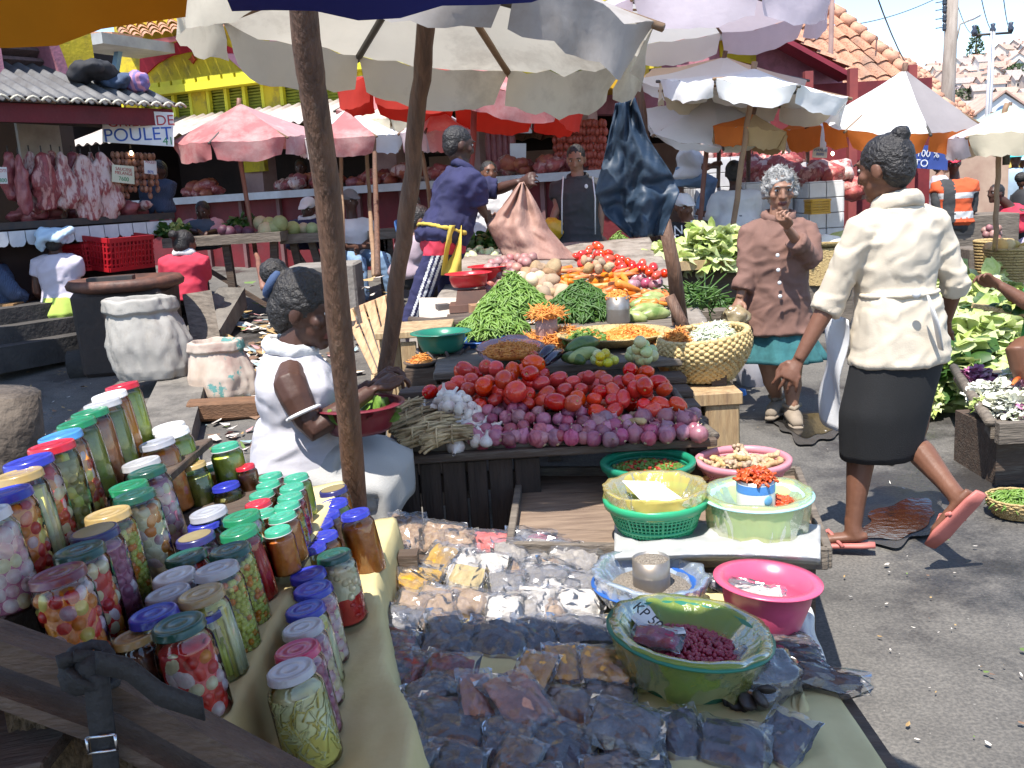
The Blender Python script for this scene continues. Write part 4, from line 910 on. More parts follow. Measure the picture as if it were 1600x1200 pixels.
# ================================================================== PRODUCE STALLS
N1 =V((0,-.21,1)).normalized();Q1 =V((0,3.08,.575))
def T1(px,py,h=0):return atp(px,py,Q1 +N1 *h,N1)
def T3(px,py,h=0):return atz(px,py,.745+h)
N2 =V((0,-.115,1)).normalized();Q2 =V((0,4.9,.72))
def T2(px,py,h=0):return atp(px,py,Q2 +N2 *h,N2)
def inpoly(x,y,P):
 c =False;n =len(P)
 for i in range(n):
  x1,y1 =P[i];x2,y2 =P[i -1]
  if (y1 >y) != (y2 >y) and x <(x2 -x1)*(y -y1)/(y2 -y1)+x1:c =not c
 return c
def scatter(poly,dx,dy,fn,bank,name,label,cat,group,smin=.85,smax=1.15,tilt=3.0,jx=.3):
 xs_ =[p[0] for p in poly];ys_ =[p[1] for p in poly];y =min(ys_);r =0;n =0
 while y <= max(ys_):
  x =min(xs_)+(dx /2 if r % 2 else 0)
  while x <= max(xs_):
   px,py =x +jit(dx *jx),y +jit(dy *jx)
   if inpoly(px,py,poly):
    p =fn(px,py);o =inst(name,R.choice(bank),p,(jit(tilt),jit(tilt),jit(3.1)),R.uniform(smin,smax));tag(o,label,cat,group);n += 1
   x += dx
  y += dy;r += 1
 return n
def blob(n,r,m,seed=0,amp=.15,fr=1.5,nu=14,nv=9,extra=None):
 out =[]
 for k in range(n):
  mb =MB();s =seed +k *5.3
  mb.ell((0,0,0),r,None,nu,nv,lambda p:p *(1+amp *NZ.noise((p.x *fr +s,p.y *fr,p.z *fr))))
  if extra:extra(mb,k)
  out.append(mb.mesh('m',m))
 return out
# ---- meshes
m_tom =M('tomato_skin',(.62,.032,.014),(.52,.024,.012),14,.22,rnd=(.007,.06,.25),spec=.5,coat=.3,c3=(.66,.05,.014));m_scar =M('tomato_scar',(.42,.30,.08),(.3,.2,.05),40,.6)
tom =[]
for k in range(4):
 mb =MB();a =(.026,.026,.036) if k <3 else (.029,.029,.031);s =k *3.1
 mb.ell((0,0,0),a,None,16,11,lambda p:V((p.x,p.y,p.z -(.22 if p.z >0 else .08)*exp(-(p.x ** 2+p.y ** 2)*14)*(1 if p.z >0 else -1)))*(1+.05*NZ.noise((p.x *1.3+s,p.y *1.3,p.z))+.025*cos(5*atan2(p.y,p.x))*(1-abs(p.z))))
 mb.m =1;mb.ell((0,0,a[2]*.82),(.004,.004,.002),None,7,4);tom.append(mb.mesh('tomato',[m_tom,m_scar]))
m_on =M('onion_skin',(.33,.085,.135),(.20,.04,.075),5,.35,rnd=(.02,.3,.35),coat=.15,st=(6,6,.6),c3=(.40,.15,.19));m_root =M('onion_root',(.52,.40,.26),(.35,.26,.16),30,.8)
oni =[]
for k in range(4):
 mb =MB();r =.024;pr =[(0,-.021),(.010,-.021),(.019,-.015),(.0245,-.002),(.023,.009),(.016,.018),(.008,.022),(.004,.026),(.002,.030)]
 s =k *4.4;mb.lathe(pr,14,fn=lambda p,a,i:V((p.x *(1+.06*cos(a *2+s)),p.y *(1+.06*sin(a *3+s)),p.z +.001*sin(a *4))))
 mb.m =1;mb.ell((0,0,-.021),(.006,.006,.003),None,7,4);mb.tube([(0,0,.027),(.003,.001,.033)],[.003,.001],5);oni.append(mb.mesh('red_onion',[m_on,m_root]))
m_gar =M('garlic_skin',(.66,.58,.52),(.50,.38,.36),4,.5,rnd=(.02,.3,.15),st=(5,5,.5),c3=(.74,.69,.64));m_straw =M('garlic_straw',(.34,.23,.12),(.20,.125,.06),6,.8,.4,40,c3=(.58,.45,.26))
gar =[]
for k in range(3):
 mb =MB();pr =[(.003,-.016),(.013,-.017),(.022,-.008),(.0225,.002),(.016,.012),(.008,.018),(.0045,.026),(.004,.040)]
 s =k;mb.lathe(pr,18,fn=lambda p,a,i:V((p.x *(1+.10*abs(sin(a *3.5+s))),p.y *(1+.10*abs(sin(a *3.5+s))),p.z)));gar.append(mb.mesh('garlic_bulb',m_gar))
# ---- front table
tt =thing('produce_table','low dark wooden table heaped with tomatoes onions and garlic','table',(.1,3.3,0))
FLp,FRp =T1(602,712),T1(1122,690);yb =3.71
mb =MB()
for i in range(5):
 f0 =i /5;y0 =3.06+(yb -3.06)*f0;y1 =3.06+(yb -3.06)*(f0 +.2);za =.575+.21*(y0 -3.08)-.02;zb_ =.575+.21*(y1 -3.08)-.02
 mb.beam((FLp.x,(y0 +y1)/2,(za +zb_)/2),(FRp.x,(y0 +y1)/2,(za +zb_)/2),y1 -y0 -.004,.028)
mb.build('tabletop',wood_dark,tt,bevel=.004)
mb =MB();a,b =T1(612,702,.0),T1(900,692,.0);mb.tube([a,a.lerp(b,.3)+V((0,-.004,.004)),a.lerp(b,.7),b],[.016,.019,.016,.012],8);mb.tube([T1(760,698),T1(1000,686),T1(1118,680)],[.013,.016,.012],8);mb.tube([T1(1118,682),T1(1080,652),T1(1052,610)],[.016,.015,.013],8)
mb.build('edge_batten',wood_grey,tt)
mb =MB();x =FLp.x +.02
while x <FLp.x +.44:wd =R.uniform(.07,.11);mb.box((x +wd /2,3.11+jit(.006),.275),(wd -.008,.025,.53));x += wd
for z in (.1,.46):mb.box((FLp.x +.22,3.135,z),(.44,.03,.06))
mb.box((FLp.x +.03,3.4,.275),(.03,.54,.53));mb.box((FLp.x +.44,3.4,.275),(.03,.54,.53))
mb.build('crate_base',M('wood_black',(.06,.04,.03),(.028,.019,.014),3,.8,.4,12,st=(9,9,1)),tt,bevel=.003)
mb =MB()
for (x,y) in ((FRp.x -.05,3.16),(FRp.x -.04,3.62)):mb.box((x,y,.265),(.06,.06,.53))
mb.box((FLp.x +.75,3.45,.52),(.8,.05,.07));each(mb,'frame_board',wood_dark,tt)
# pale crate under the woven basket
cr =thing('wooden_crate','pale upright wooden crate carrying the woven basket','crate',atp(1115,700,(0,3.62,0),(0,1,0)))
a,b =aty(1086,612,3.62),aty(1152,606,3.62);zcr =a.z;mb =MB();mb.box(((a.x +b.x)/2,3.80,a.z -.03),(b.x -a.x +.03,.42,.05));
mb.box((a.x +.1,3.615,a.z /2-.03),(.13,.03,a.z));mb.box((b.x -.01,3.64,a.z /2-.03),(.035,.05,a.z));mb.box(((a.x +b.x)/2,3.98,a.z /2-.03),(b.x -a.x,.03,a.z));mb.box((b.x -.012,3.8,a.z /2-.03),(.02,.36,a.z));each(mb,'board',wood_pale,cr,bevel=.004)
# mid table carrying cucumbers and cups
t3 =thing('produce_table','grey plank table behind tomatoes with cucumbers aubergines and cups','table',(.15,4.25,0))
mb =MB()
for i in range(6):y =3.70+i *.2;mb.beam((-.30+jit(.02),y +.1,.72),(.86+jit(.02),y +.1,.72),.194,.03)
mb.build('tabletop',wood_grey,t3,bevel=.004);mb =MB()
for x in (-.25,.82):
 for y in (3.75,4.8):mb.box((x,y,.35),(.06,.06,.70))
each(mb,'leg',wood_dark,t3)
# ---- heaps of the front table
def htom(px,py):
 h =.03+.055*max(0,1-((px -770)/105) ** 2)*sst(655,590,py)+.045*max(0,1-((px -950)/150) ** 2)*sst(655,600,py)
 return h
tp =[(664,614),(690,596),(722,576),(770,562),(832,560),(852,576),(905,584),(960,576),(1035,578),(1052,606),(1062,640),(1020,646),(930,645),(865,642),(790,628),(735,634),(690,618)]
lab_t ='ripe red plum tomato in the heap on the dark table'
scatter(tp,26,17,lambda x,y:T1(x,y,htom(x,y)+.028),tom,'tomato',lab_t,'tomato','tomatoes heaped on the table',.85,1.12)
scatter(tp,33,24,lambda x,y:T1(x,y,htom(x,y)-.022),tom,'tomato',lab_t,'tomato','tomatoes heaped on the table',.95,1.25)
for (x,y,s) in ((834,568,1.3),(829,584,1.2),(806,612,1.35),(756,602,1.2),(787,593,1.25),(868,628,1.15),(895,630,1.15),(1007,603,1.2)):
 p =T1(x,y,htom(x,y)+.055);tag(inst('tomato',R.choice(tom),p,(1.4+jit(.4),jit(.5),jit(3)),s),lab_t,'tomato','tomatoes heaped on the table')
op =[(735,644),(775,628),(820,628),(872,646),(930,644),(980,652),(1088,644),(1096,680),(1000,686),(860,692),(730,696),(728,672)]
def hon(px,py):return .022+.03*sst(695,645,py)*max(0,1-((px -820)/190) ** 2)
lab_o ='small red onion in the heap at the front of the dark table'
scatter(op,20.5,14,lambda x,y:T1(x,y,hon(x,y)+.012),oni,'red_onion',lab_o,'onion','red onions heaped on the table',.85,1.2,1.2)
scatter(op,25,17,lambda x,y:T1(x,y,hon(x,y)-.016),oni,'red_onion',lab_o,'onion','red onions heaped on the table',.9,1.2,1.2)
for x in range(742,1100,25):p =T1(x,684-(x -742)*.018+jit(4),.03);tag(inst('red_onion',R.choice(oni),p,(jit(.7),jit(.7),jit(3)),R.uniform(1.15,1.4)),lab_o,'onion','red onions heaped on the table')
for (x,y) in ((935,660),(1005,652),(1040,652),(1075,655),(1072,655),(1010,640),(945,655)):tag(inst('red_onion',R.choice(oni),T1(x,y,.05),(jit(.7),jit(.7),jit(3)),1.3),lab_o,'onion','red onions heaped on the table')
gp =[(655,640),(700,608),(728,622),(745,640),(778,668),(770,690),(735,692),(722,668),(690,650)]
def hga(px,py):return .035+.085*exp(-((px -712)/40) ** 2-((py -628)/26) ** 2)
lab_g ='white garlic bulb heaped beside the straw braids on the table'
scatter(gp,14.5,10,lambda x,y:T1(x,y,hga(x,y)),gar,'garlic_bulb',lab_g,'garlic','garlic bulbs heaped on the table',.85,1.15,1.4)
scatter(gp,21,16,lambda x,y:T1(x,y,hga(x,y)-.03),gar,'garlic_bulb',lab_g,'garlic','garlic bulbs heaped on the table',.9,1.15,1.4)
tag(inst('garlic_bulb',gar[0],T1(712,699,.015),(1.8,.4,0),1.3),'lone garlic bulb hanging over the front edge of table','garlic')
m_gin =M('ginger_skin',(.42,.28,.15),(.30,.19,.10),16,.7,.4,40,rnd=(.01,.2,.2),c3=(.52,.37,.21))
def ginger_mesh(k,s=1):
 mb =MB();rr =random.Random(k);p =V();d =V((1,0,0))
 for j in range(4):
  q =p +V((rr.uniform(.015,.03),rr.uniform(-.012,.012),rr.uniform(-.004,.006)));mb.tube([p -(q -p)*.3,p,q,q +(q -p)*.3],[.006,.012,.012,.006],8)
  if rr.random()<.8:e =q +V((rr.uniform(-.01,.012),rr.choice([-1,1])*rr.uniform(.02,.032),.004));mb.tube([q,q.lerp(e,.7),e],[.010,.010,.004],7)
  p =q
 return mb.mesh('ginger_root',m_gin)
gin =[ginger_mesh(k) for k in range(4)]
for (x,y) in ((955,648),(985,648),(1020,645),(1045,646),(1068,645),(968,660),(1030,656)):tag(inst('ginger_root',R.choice(gin),T1(x,y,.035),(jit(.4),jit(.4),jit(3)),1.0),'knobbly brown ginger root lying between tomatoes and red onions','ginger','ginger roots on the table')
# braids of garlic straw
for i,(x0,y0,x1,y1) in enumerate([(612,668,690,640),(622,690,700,672),(660,692,735,676),(608,650,660,632),(640,676,720,655)]):
 a,b =T1(x0,y0,.05+.01*(i % 3)),T1(x1,y1,.06);mb =MB()
 for k in range(34):
  ang =k /34*6.28;rad =.027*sqrt(R.random());o =V((0,cos(ang)*rad,sin(ang)*rad));e =.5+jit(.1)
  mb.tube([a +o *1.4+V((jit(.012),jit(.01),jit(.01))),a.lerp(b,e)+o *.9+V((jit(.02),jit(.012),.012+jit(.012))),b +o *1.1+V((jit(.012),jit(.008),jit(.006)))],[.0050,.0056,.003],5)
 for f in (.3,.62):
  c =a.lerp(b,f)+V((0,0,.008));mb.tube([c +V((0,cos(t)*.031,sin(t)*.031)) for t in [j *6.29/10 for j in range(11)]],.0035,5)
 tag(mb.build('garlic_braid',m_straw),['dry straw bundle of garlic at the left end of table','tied straw bundle along front table edge','straw bundle lowest beside the garlic bulbs','short straw bundle at back left near the seated woman','straw bundle in the middle beneath the garlic'][i],'garlic')
mb =MB()
for k in range(30):p =T1(640+jit(30),640+jit(14),.04);mb.tube([p,p +V((jit(.025),jit(.02),R.uniform(0,.02))),p +V((jit(.045),jit(.035),R.uniform(-.01,.03)))],[.0018,.0015,.001],4)
tag(stuff(mb.build('straw_wisps',m_straw)),'loose dry straw wisps sticking out of garlic','straw')
# ---- woven basket with cabbage shreds and grated carrot
def weave(px0,px1,py,Y,name='woven_basket'):
 pass
bk =thing('woven_basket','large woven straw basket of shredded cabbage and carrot on the pale crate','basket',aty(1100,596,3.95))
bc =wloc(bk);rb =(aty(1170,560,3.85).x -aty(1030,560,3.85).x)/2;bc =V((aty(1100,560,3.85).x,3.85,zcr));bk.location =bc
prof =[(.0,.0),(.55,.0),(.80,.03),(.97,.09),(1.0,.15),(.95,.20)]
def wv(p,a,i):return p
mb =MB();nrow =15
pf =[(rb *.55,0)]+[(rb *(.62+.38*sin(pi /2*min(1,j /nrow *1.25)))-(rb *.05*max(0,j /nrow -.8)/.2),.012+.155*j /nrow) for j in range(nrow +1)]
def up_(a):return .035*(1+cos(a -.35))/2
for j in range(1,len(pf)):
 r0,z0 =pf[j];pts =[]
 for k in range(193):
  a =2*pi *k /192;w_ =.006*sin(a *32+(j % 2)*pi);zz =z0 *(1+1.0*up_(a))+up_(a)*(j /nrow)*.9
  pts.append(bc +V(((r0 +w_)*cos(a),(r0 +w_)*sin(a),zz)))
 mb.tube(pts,.0105,6,caps=False)
mb.build('woven_wall',M('basket_straw',(.50,.36,.15),(.32,.20,.07),50,.65,.4,80,c3=(.60,.45,.21)),bk);mb =MB();mb.lathe([(0,.006),(rb *.6,.006),(rb *.9,.07),(rb *.93,.14)],32,bc);mb.build('lining',wicker,bk)
def shreds(name,label,cat,c,r,h,n,col,ln,th,seed=0,sq=1.0,wd=1.0):
 mb =MB();rr =random.Random(seed)
 for i in range(n):
  a =rr.uniform(0,6.283);q =sqrt(rr.random());z =h *(1-q *q)*(.75+.25*rr.random())+.25*h *NZ.noise((cos(a)*q *2.3+seed,sin(a)*q *2.3,seed));p =V(c)+V((cos(a)*q *r,sin(a)*q *r *sq,z))
  d =V((rr.uniform(-1,1),rr.uniform(-1,1),rr.uniform(-.5,.5))).normalized()*ln *rr.uniform(.5,1.2);s =V((rr.uniform(-1,1),rr.uniform(-1,1),rr.uniform(-.3,1)))*ln *.25
  mb.tube([p -d *.5,p +s *.5,p +d *.5],[th *.6,th,th *.4],4)
 mb.ell(V(c)+V((0,0,-h *.12)),(r *.93,r *.93*sq,h *.80),None,20,10)
 return tag(stuff(mb.build(name,col)),label,cat)
m_grc =M('grated_carrot',(.62,.20,.03),(.46,.11,.015),30,.5,c3=(.72,.32,.07));m_cab =M('shredded_cabbage',(.66,.70,.50),(.50,.60,.30),20,.5,c3=(.76,.78,.66))
cc =bc +V((-.01,0,.13));shreds('shredded_cabbage','pile of finely shredded pale cabbage in the woven basket','cabbage',bc +V((.04,-.01,.10)),.125,.13,1700,m_cab,.05,.0026,3)
shreds('grated_carrot','mound of grated orange carrot at left in the woven basket','carrot',bc +V((-.11,.0,.10)),.09,.11,1100,m_grc,.045,.0022,4)
# ---- things on the mid table
m_cuc =M('cucumber_skin',(.045,.09,.02),(.025,.055,.014),9,.35,.1,30,c3=(.10,.16,.04));m_cuc2 =M('pale_cucumber',(.20,.28,.07),(.12,.19,.04),9,.4,c3=(.34,.38,.14));m_aub =M('aubergine_skin',(.035,.012,.03),(.02,.008,.02),6,.18,coat=.4)
def longveg(name,a,b,r,m,label,cat,bend=.01,group=None,stem=None):
 a,b =V(a),V(b);mb =MB();n =9;up =V((0,0,1));pts =[a.lerp(b,i /n)+up *bend *sin(pi *i /n) for i in range(n +1)]
 mb.tube(pts,[r *(sin(pi *min(.97,max(.03,i /n))) ** .38)*(1+.04*sin(i *2.1)) for i in range(n +1)],12)
 o =mb.build(name,m)
 return tag(o,label,cat,group)
longveg('cucumber',T3(886,548,.05),T3(934,534,.06),.031,m_cuc,'dark green cucumber lying on top behind the tomatoes','cucumber');longveg('cucumber',T3(890,562,.03),T3(938,552,.03),.028,m_cuc2,'lighter green cucumber under the dark one','cucumber')
longveg('cucumber',T3(880,560,.02),T3(912,566,.02),.026,m_cuc,'short green cucumber end in front at left of the pair','cucumber')
longveg('aubergine',T3(845,560,.04),T3(868,545,.05),.026,m_aub,'dark purple aubergine nearer the pink plastic bag','aubergine');longveg('aubergine',T3(852,569,.025),T3(882,550,.03),.022,m_aub,'slim dark aubergine lying beside the cucumbers','aubergine')
m_yt =M('yellow_tomato',(.62,.50,.05),(.45,.45,.06),9,.3,coat=.3,rnd=(.03,.1,.15));m_wt =M('pale_eggplant',(.55,.58,.30),(.42,.48,.18),9,.3,coat=.3,rnd=(.03,.1,.12))
yb_ =blob(3,(.019,.019,.018),m_yt,1,.06);wb_ =blob(3,(.021,.021,.021),m_wt,2,.06)
for (x,y,d) in [(938,557,.05),(946,552,.05),(930,562,.02),(944,563,.02),(954,560,.02),(938,566,.015),(950,567,.015),(960,563,.015),(934,554,.04)]:tag(inst('yellow_tomato',R.choice(yb_) if x >936 else wb_[0],T3(x,y,d),(jit(1),jit(1),jit(3)),1.0),'small yellow tomato in the cluster next to the cucumbers','tomato','yellow tomatoes on the mid table')
for (x,y,d) in [(1000,534,.09),(996,545,.06),(1006,540,.07),(1010,550,.05),(988,550,.03),(998,556,.03),(1010,560,.02),(1020,556,.02),(1018,548,.03),(985,556,.015),(1002,562,.015)]:tag(inst('round_aubergine',R.choice(wb_),T3(x,y,d),(jit(1),jit(1),jit(3)),1.15),'pale green round aubergine in the small stack left of woven basket','aubergine','pale round aubergines on the mid table')
# flat tray of diced carrot and greens
p =T3(872,556);tr =thing('wicker_tray','shallow wicker tray of diced carrot and chopped greens behind the cucumbers','tray',T3(960,536));c =wloc(tr);mb =MB();mb.lathe([(0,.004),(.17,.004),(.24,.04),(.25,.046),(.245,.05),(.235,.042),(.165,.012),(0,.012)],36,c,sx=1,sy=.95);mb.build('bowl',wicker,tr)
def chips(name,label,cat,c,rx,ry,h,n,mats,wts,s):
 mb =MB()
 for i in range(n):
  a =R.uniform(0,6.28);q =sqrt(R.random());p =V(c)+V((cos(a)*q *rx,sin(a)*q *ry,h *(1-q *q)+jit(s *.3)));mb.m =R.choices(range(len(mats)),wts)[0];k =R.uniform(.6,1.2)*s
  mb.box(p,(k *1.6,k,k *.8),(jit(3),jit(3),jit(3)))
 mb.m =0;mb.ell(V(c),(rx *.95,ry *.95,h *.8),None,18,8);return tag(stuff(mb.build(name,mats)),label,cat)
m_dg =M('chopped_green',(.12,.22,.03),(.07,.14,.02),20,.6);m_pep =M('chopped_red',(.45,.05,.02),(.3,.03,.015),20,.4)
chips('diced_carrot','diced orange carrot spread on the shallow wicker tray','carrot',c +V((.07,0,.02)),.13,.16,.045,420,[m_grc],[1],.011);chips('chopped_greens','chopped greens at left on the shallow wicker tray','greens',c +V((-.12,0,.02)),.10,.14,.04,260,[m_dg,m_grc],[6,1],.011)
m_steel =M('steel',(.5,.5,.5),(.4,.4,.4),4,.3,metal=1.0);m_can =M('worn_can',(.42,.42,.42),(.28,.24,.2),5,.4,metal=.7)
def cup(name,label,p,r,h,m):
 t =thing(name,label,'cup',p);mb =MB();mb.lathe([(0,0),(r *.96,0),(r,.004),(r,h *.5),(r *1.01,h *.52),(r,h *.54),(r,h),(r *.95,h),(r *.95,h *.6),(0,h *.6)],24,p);mb.build('can',m,t);return t
p =T3(962,522);p =T2(967,520);p.z =.75;cup('measuring_can','steel can heaped with diced carrot on the table edge',p,.058,.13,m_can);chips('diced_carrot','diced carrot heaped in the steel can','carrot',p +V((0,0,.12)),.056,.056,.035,90,[m_grc],[1],.011)
p =T3(855,535);cup('measuring_can','pinkish can with long carrot strips standing up in it',p,.05,.13,M('pink_can',(.42,.25,.22),(.3,.18,.16),5,.4))
shreds('carrot_strips','long orange carrot strips spilling from the pinkish can','carrot',p +V((0,0,.125)),.07,.022,190,m_grc,.10,.0032,8);shreds('carrot_strips','loose heap of orange carrot strips around the pinkish can','carrot',T3(874,532,0),.16,.05,520,m_grc,.09,.003,9)
# pink plastic bag of grated carrot and green bag
film_p =glassmat('pink_film',(1,.85,.88),.12,1.2,.55,(.75,.45,.48),.5,14);film_g =glassmat('green_film',(.85,1,.9),.15,1.2,.6,(.36,.58,.45),.5,14)
def crumple(name,label,c,r,m,seed,cat='plastic bag',amp=.22,open_top=False):
 mb =MB();mb.ell((0,0,r[2]*.8),r,None,36,22,lambda p:p *(1+amp *NZ.noise((p.x *2+seed,p.y *2,p.z *2))+amp *.5*abs(NZ.noise((p.x *5+seed,p.y *5,p.z *5)))))
 o =mb.build(name,m,loc=(0,0,0));o.location =c;return tag(o,label,cat)
crumple('plastic_bag','crumpled pink plastic bag holding grated carrot behind tomatoes',T3(800,560),(.14,.10,.05),film_p,1);shreds('grated_carrot','grated orange carrot inside the pink plastic bag','carrot',T3(798,549,.05),.11,.035,520,m_grc,.04,.0022,11)
crumple('plastic_bag','crumpled translucent green plastic bag lying before the pink one',T3(806,566,.005),(.085,.05,.035),film_g,5)
# green basin on wire stand, blue basin beneath
def basin(name,label,c,r,h,mat,flare=.78,cat='basin',lip=.02,tilt=(0,0,0),mesh_=False):
 t =thing(name,label,cat,c);Rm =Euler(tilt).to_matrix();mb =MB();th =.006
 pr =[(0,0),(r *flare *.92,0),(r *flare,.012),(r *(flare +(1-flare)*.6),h *.6),(r -lip *.4,h *.96),(r +lip,h *.965),(r +lip,h),(r -th *2,h),(r *(flare +(1-flare)*.55)-th,h *.6),(r *flare -th,.02),(0,.012)]
 mb.lathe(pr,44,c,Rm);mb.build('bowl',mat,t);return t
pl_g =M('plastic_green',(.02,.19,.12),(.016,.15,.10),4,.32);pl_r =M('plastic_red',(.58,.02,.03),(.5,.018,.025),4,.32);pl_dr =M('plastic_maroon',(.17,.018,.03),(.12,.014,.022),4,.35);pl_bl =M('plastic_blue',(.03,.12,.42),(.02,.09,.34),4,.35)
p =aty(691,548,4.15);basin('basin','dark green plastic basin on a twisted wire stand',p,.115,.085,pl_g)
t =thing('wire_stand','rusty twisted wire stand under the dark green basin','stand',aty(700,640,4.1));mb =MB();c =p +V((0,0,-.01))
for k in range(9):
 a =k *.7;mb.tube([c +V((cos(a)*.12,sin(a)*.1,.02)),c +V((cos(a +.5)*.06,sin(a +.5)*.06,-.04)),c +V((cos(a +1.2)*.14,sin(a +1.2)*.1,-.10-.01*k)),c +V((cos(a +2)*.12,sin(a +2)*.1,-.24))],.006,6)
for z in (-.04,-.12,-.2):mb.tube([c +V((cos(a)*(.13+jit(.01)),sin(a)*.11,z +jit(.015))) for a in [j *6.29/14 for j in range(15)]],.007,6)
mb.build('wires',M('rusty_wire',(.12,.09,.08),(.07,.05,.045),20,.7),t)
tag(inst('wooden_block',MB().box((0,0,-.2),(.26,.22,.4)).mesh('wooden_block',wood_dark),p +V((0.02,.02,-.25))),'dark wooden block holding the wire stand','block')
basin('basin','blue basin mostly hidden under the green beans',aty(752,560,4.35),.11,.09,pl_bl)
p =aty(658,572,4.0);pw =thing('shallow_dish','small dark dish of grated carrot beside the crate posts','dish',p);mb =MB();mb.lathe([(0,0),(.05,0),(.075,.02),(.07,.022),(0,.01)],20,p);mb.build('dish',wood_dark,pw);shreds('grated_carrot','small heap of grated carrot on the dark dish','carrot',p +V((0,0,.01)),.055,.04,130,m_grc,.03,.002,14)
mb =MB();mb.box((0,0,-.3),(.13,.13,.6));tag(inst('wooden_block',mb.mesh('wooden_block',wood_dark),p),'upright dark block below the small carrot dish','block')
# upright pale boards and tilted slatted crate behind the seated woman
cb =thing('wooden_crate','pale wooden crate standing on end behind the bent pole','crate',aty(650,690,4.35));mb =MB()
for (x0,x1,yt,yb2,Y) in ((592,612,522,700,4.30),(626,650,535,690,4.3),(652,700,522,680,4.36),(605,625,530,690,4.5)):
 a,b =aty(x0,yt,Y),aty(x1,yt,Y);zt_ =a.z;zb2 =max(0.0,aty((x0 +x1)/2,yb2,Y).z);mb.box(((a.x +b.x)/2,Y,(zt_ +0)/2),(b.x -a.x,.025,zt_))
a,b =aty(588,524,4.32),aty(705,520,4.32);mb.box(((a.x +b.x)/2,4.45,a.z),(b.x -a.x,.36,.03));each(mb,'board',wood_pale,cb,bevel=.003)
sc_t =thing('slatted_crate','tilted pale slatted crate leaning in sunlight behind the poles','crate',atg(575,580));p0,p1,p2,p3 =aty(536,490,6.4),aty(585,590,5.6),aty(628,560,5.7),aty(622,455,6.5);mb =MB()
for i in range(5):
 f =i /5;g =f +.17;a,b =p0.lerp(p3,f),p1.lerp(p2,f);a2,b2 =p0.lerp(p3,g),p1.lerp(p2,g);nn =(b -a).cross(a2 -a).normalized()*.012
 mb.add([a,b,b2,a2,a +nn,b +nn,b2 +nn,a2 +nn],[(0,1,2,3),(7,6,5,4),(0,4,5,1),(1,5,6,2),(2,6,7,3),(3,7,4,0)],False)
mb.build('slats',M('wood_sunpale',(.52,.34,.19),(.38,.22,.11),3,.75,.3,14,st=(8,2,2),dirt=((.20,.10,.06),5,.5,.75)),sc_t,bevel=.003);mb =MB();mb.beam(p0 +V((0,.02,-.02)),p3 +V((0,.02,-.02)),.05,.05);mb.beam(p1 +V((0,.02,0)),p2 +V((0,.02,0)),.05,.05);mb.beam(p1,p1 -V((0,-.25,.2)),.04,.04);each(mb,'rail',wood_pale,sc_t)
# ---- bean piles (countless)
m_bean =M('bean_green',(.10,.20,.025),(.06,.13,.016),20,.45,c3=(.17,.28,.05));m_bean2 =M('bean_dark',(.065,.14,.02),(.04,.09,.014),20,.45)
def beans(label,c,r,h,n,m,ln=.12,seed=0,sq=1):
 mb =MB();rr =random.Random(seed)
 for i in range(n):
  a =rr.uniform(0,6.283);q =sqrt(rr.random())*.98;z =h *(1-q) ** .8*1.0;p =V(c)+V((cos(a)*q *r,sin(a)*q *r *sq,z +.012))
  rad =V((cos(a),sin(a)*sq,-h /r)).normalized();tan =V((-sin(a),cos(a),0));f =rr.uniform(-1,1);d =(rad *(1-abs(f)*.5)+tan *f +V((0,0,rr.uniform(-.1,.25)))).normalized()*ln *rr.uniform(.55,1.1)
  cv =V((rr.uniform(-1,1),rr.uniform(-1,1),rr.uniform(0,1)))*.018;mb.tube([p -d *.5,p -d *.2+cv,p +d *.2+cv,p +d *.5],[.002,.0042,.0042,.0015],5)
 mb.lathe([(r *.9,0),(r *.5,h *.42),(r *.12,h *.86),(0,h *.93)],20,c,sy=sq);return tag(stuff(mb.build('bean_pile',m)),label,'beans')
beans('bright green bean pile, tall and sunlit beside the red basins',T2(803,492),.21,.20,800,m_bean,.13,1)
beans('dark green bean pile in shade right of the sunlit one',T2(908,496),.22,.17,800,m_bean2,.13,2)
beans('low green bean pile nearest, in front of the tall one',T3(768,524),.17,.13,550,m_bean,.11,3)
beans('small pale bean pile far behind near the dark trousers',aty(968,402,8.6),.18,.2,260,m_bean,.14,4)
# table two
t2 =thing('produce_table','wide sacking covered table of carrots potatoes and green beans','table',(.15,6.0,0));mb =MB()
def t2f(u,v):
 xl =-.52+.26*v;x =xl +(1.02+.1*v -xl)*u;y =4.85+2.6*v;z =.72+.115*(y -4.9)-.015+.012*NZ.noise((x *6,y *6,0))-(.05 if v == 0 else 0)*(1+NZ.noise((x *9,0,2)));return V((x,y -(.03 if v == 0 else 0),z))
mb.grid(t2f,60,40);mb.build('sacking',M('sacking',(.30,.26,.22),(.18,.15,.12),8,.9,.5,60,dirt=((.10,.08,.07),4,.5,.7)),t2,solid=.008)
mb =MB();mb.tube([aty(645,508,4.83),aty(760,500,4.82),aty(800,505,4.83)],[.028,.034,.02],8);mb.tube([aty(700,500,4.95),aty(780,492,4.93)],[.03,.02],8);mb.tube([aty(640,500,5.0),aty(700,505,4.9)],.02,8);mb.build('edge_poles',wood_dark,t2);mb =MB()
for x in (-.6,.2,.95):
 for y in (4.95,7.2):mb.box((x,y,.33+.115*(y -4.9)/2),(.07,.07,.68+.115*(y -4.9)))
mb.box((.15,4.95,.62),(1.6,.05,.08));each(mb,'leg',wood_dark,t2)
mb =MB();mb.grid(lambda u,v:T2(655+190*u,505-40*v,.008+.008*NZ.noise((u *5,v *5,3))),24,10);tag(mb.build('cloth_sheet',M('pale_cloth',(.55,.48,.40),(.40,.33,.27),6,.9,.3,40)),'pale dirty cloth sheet on the left end of the bean table','cloth')
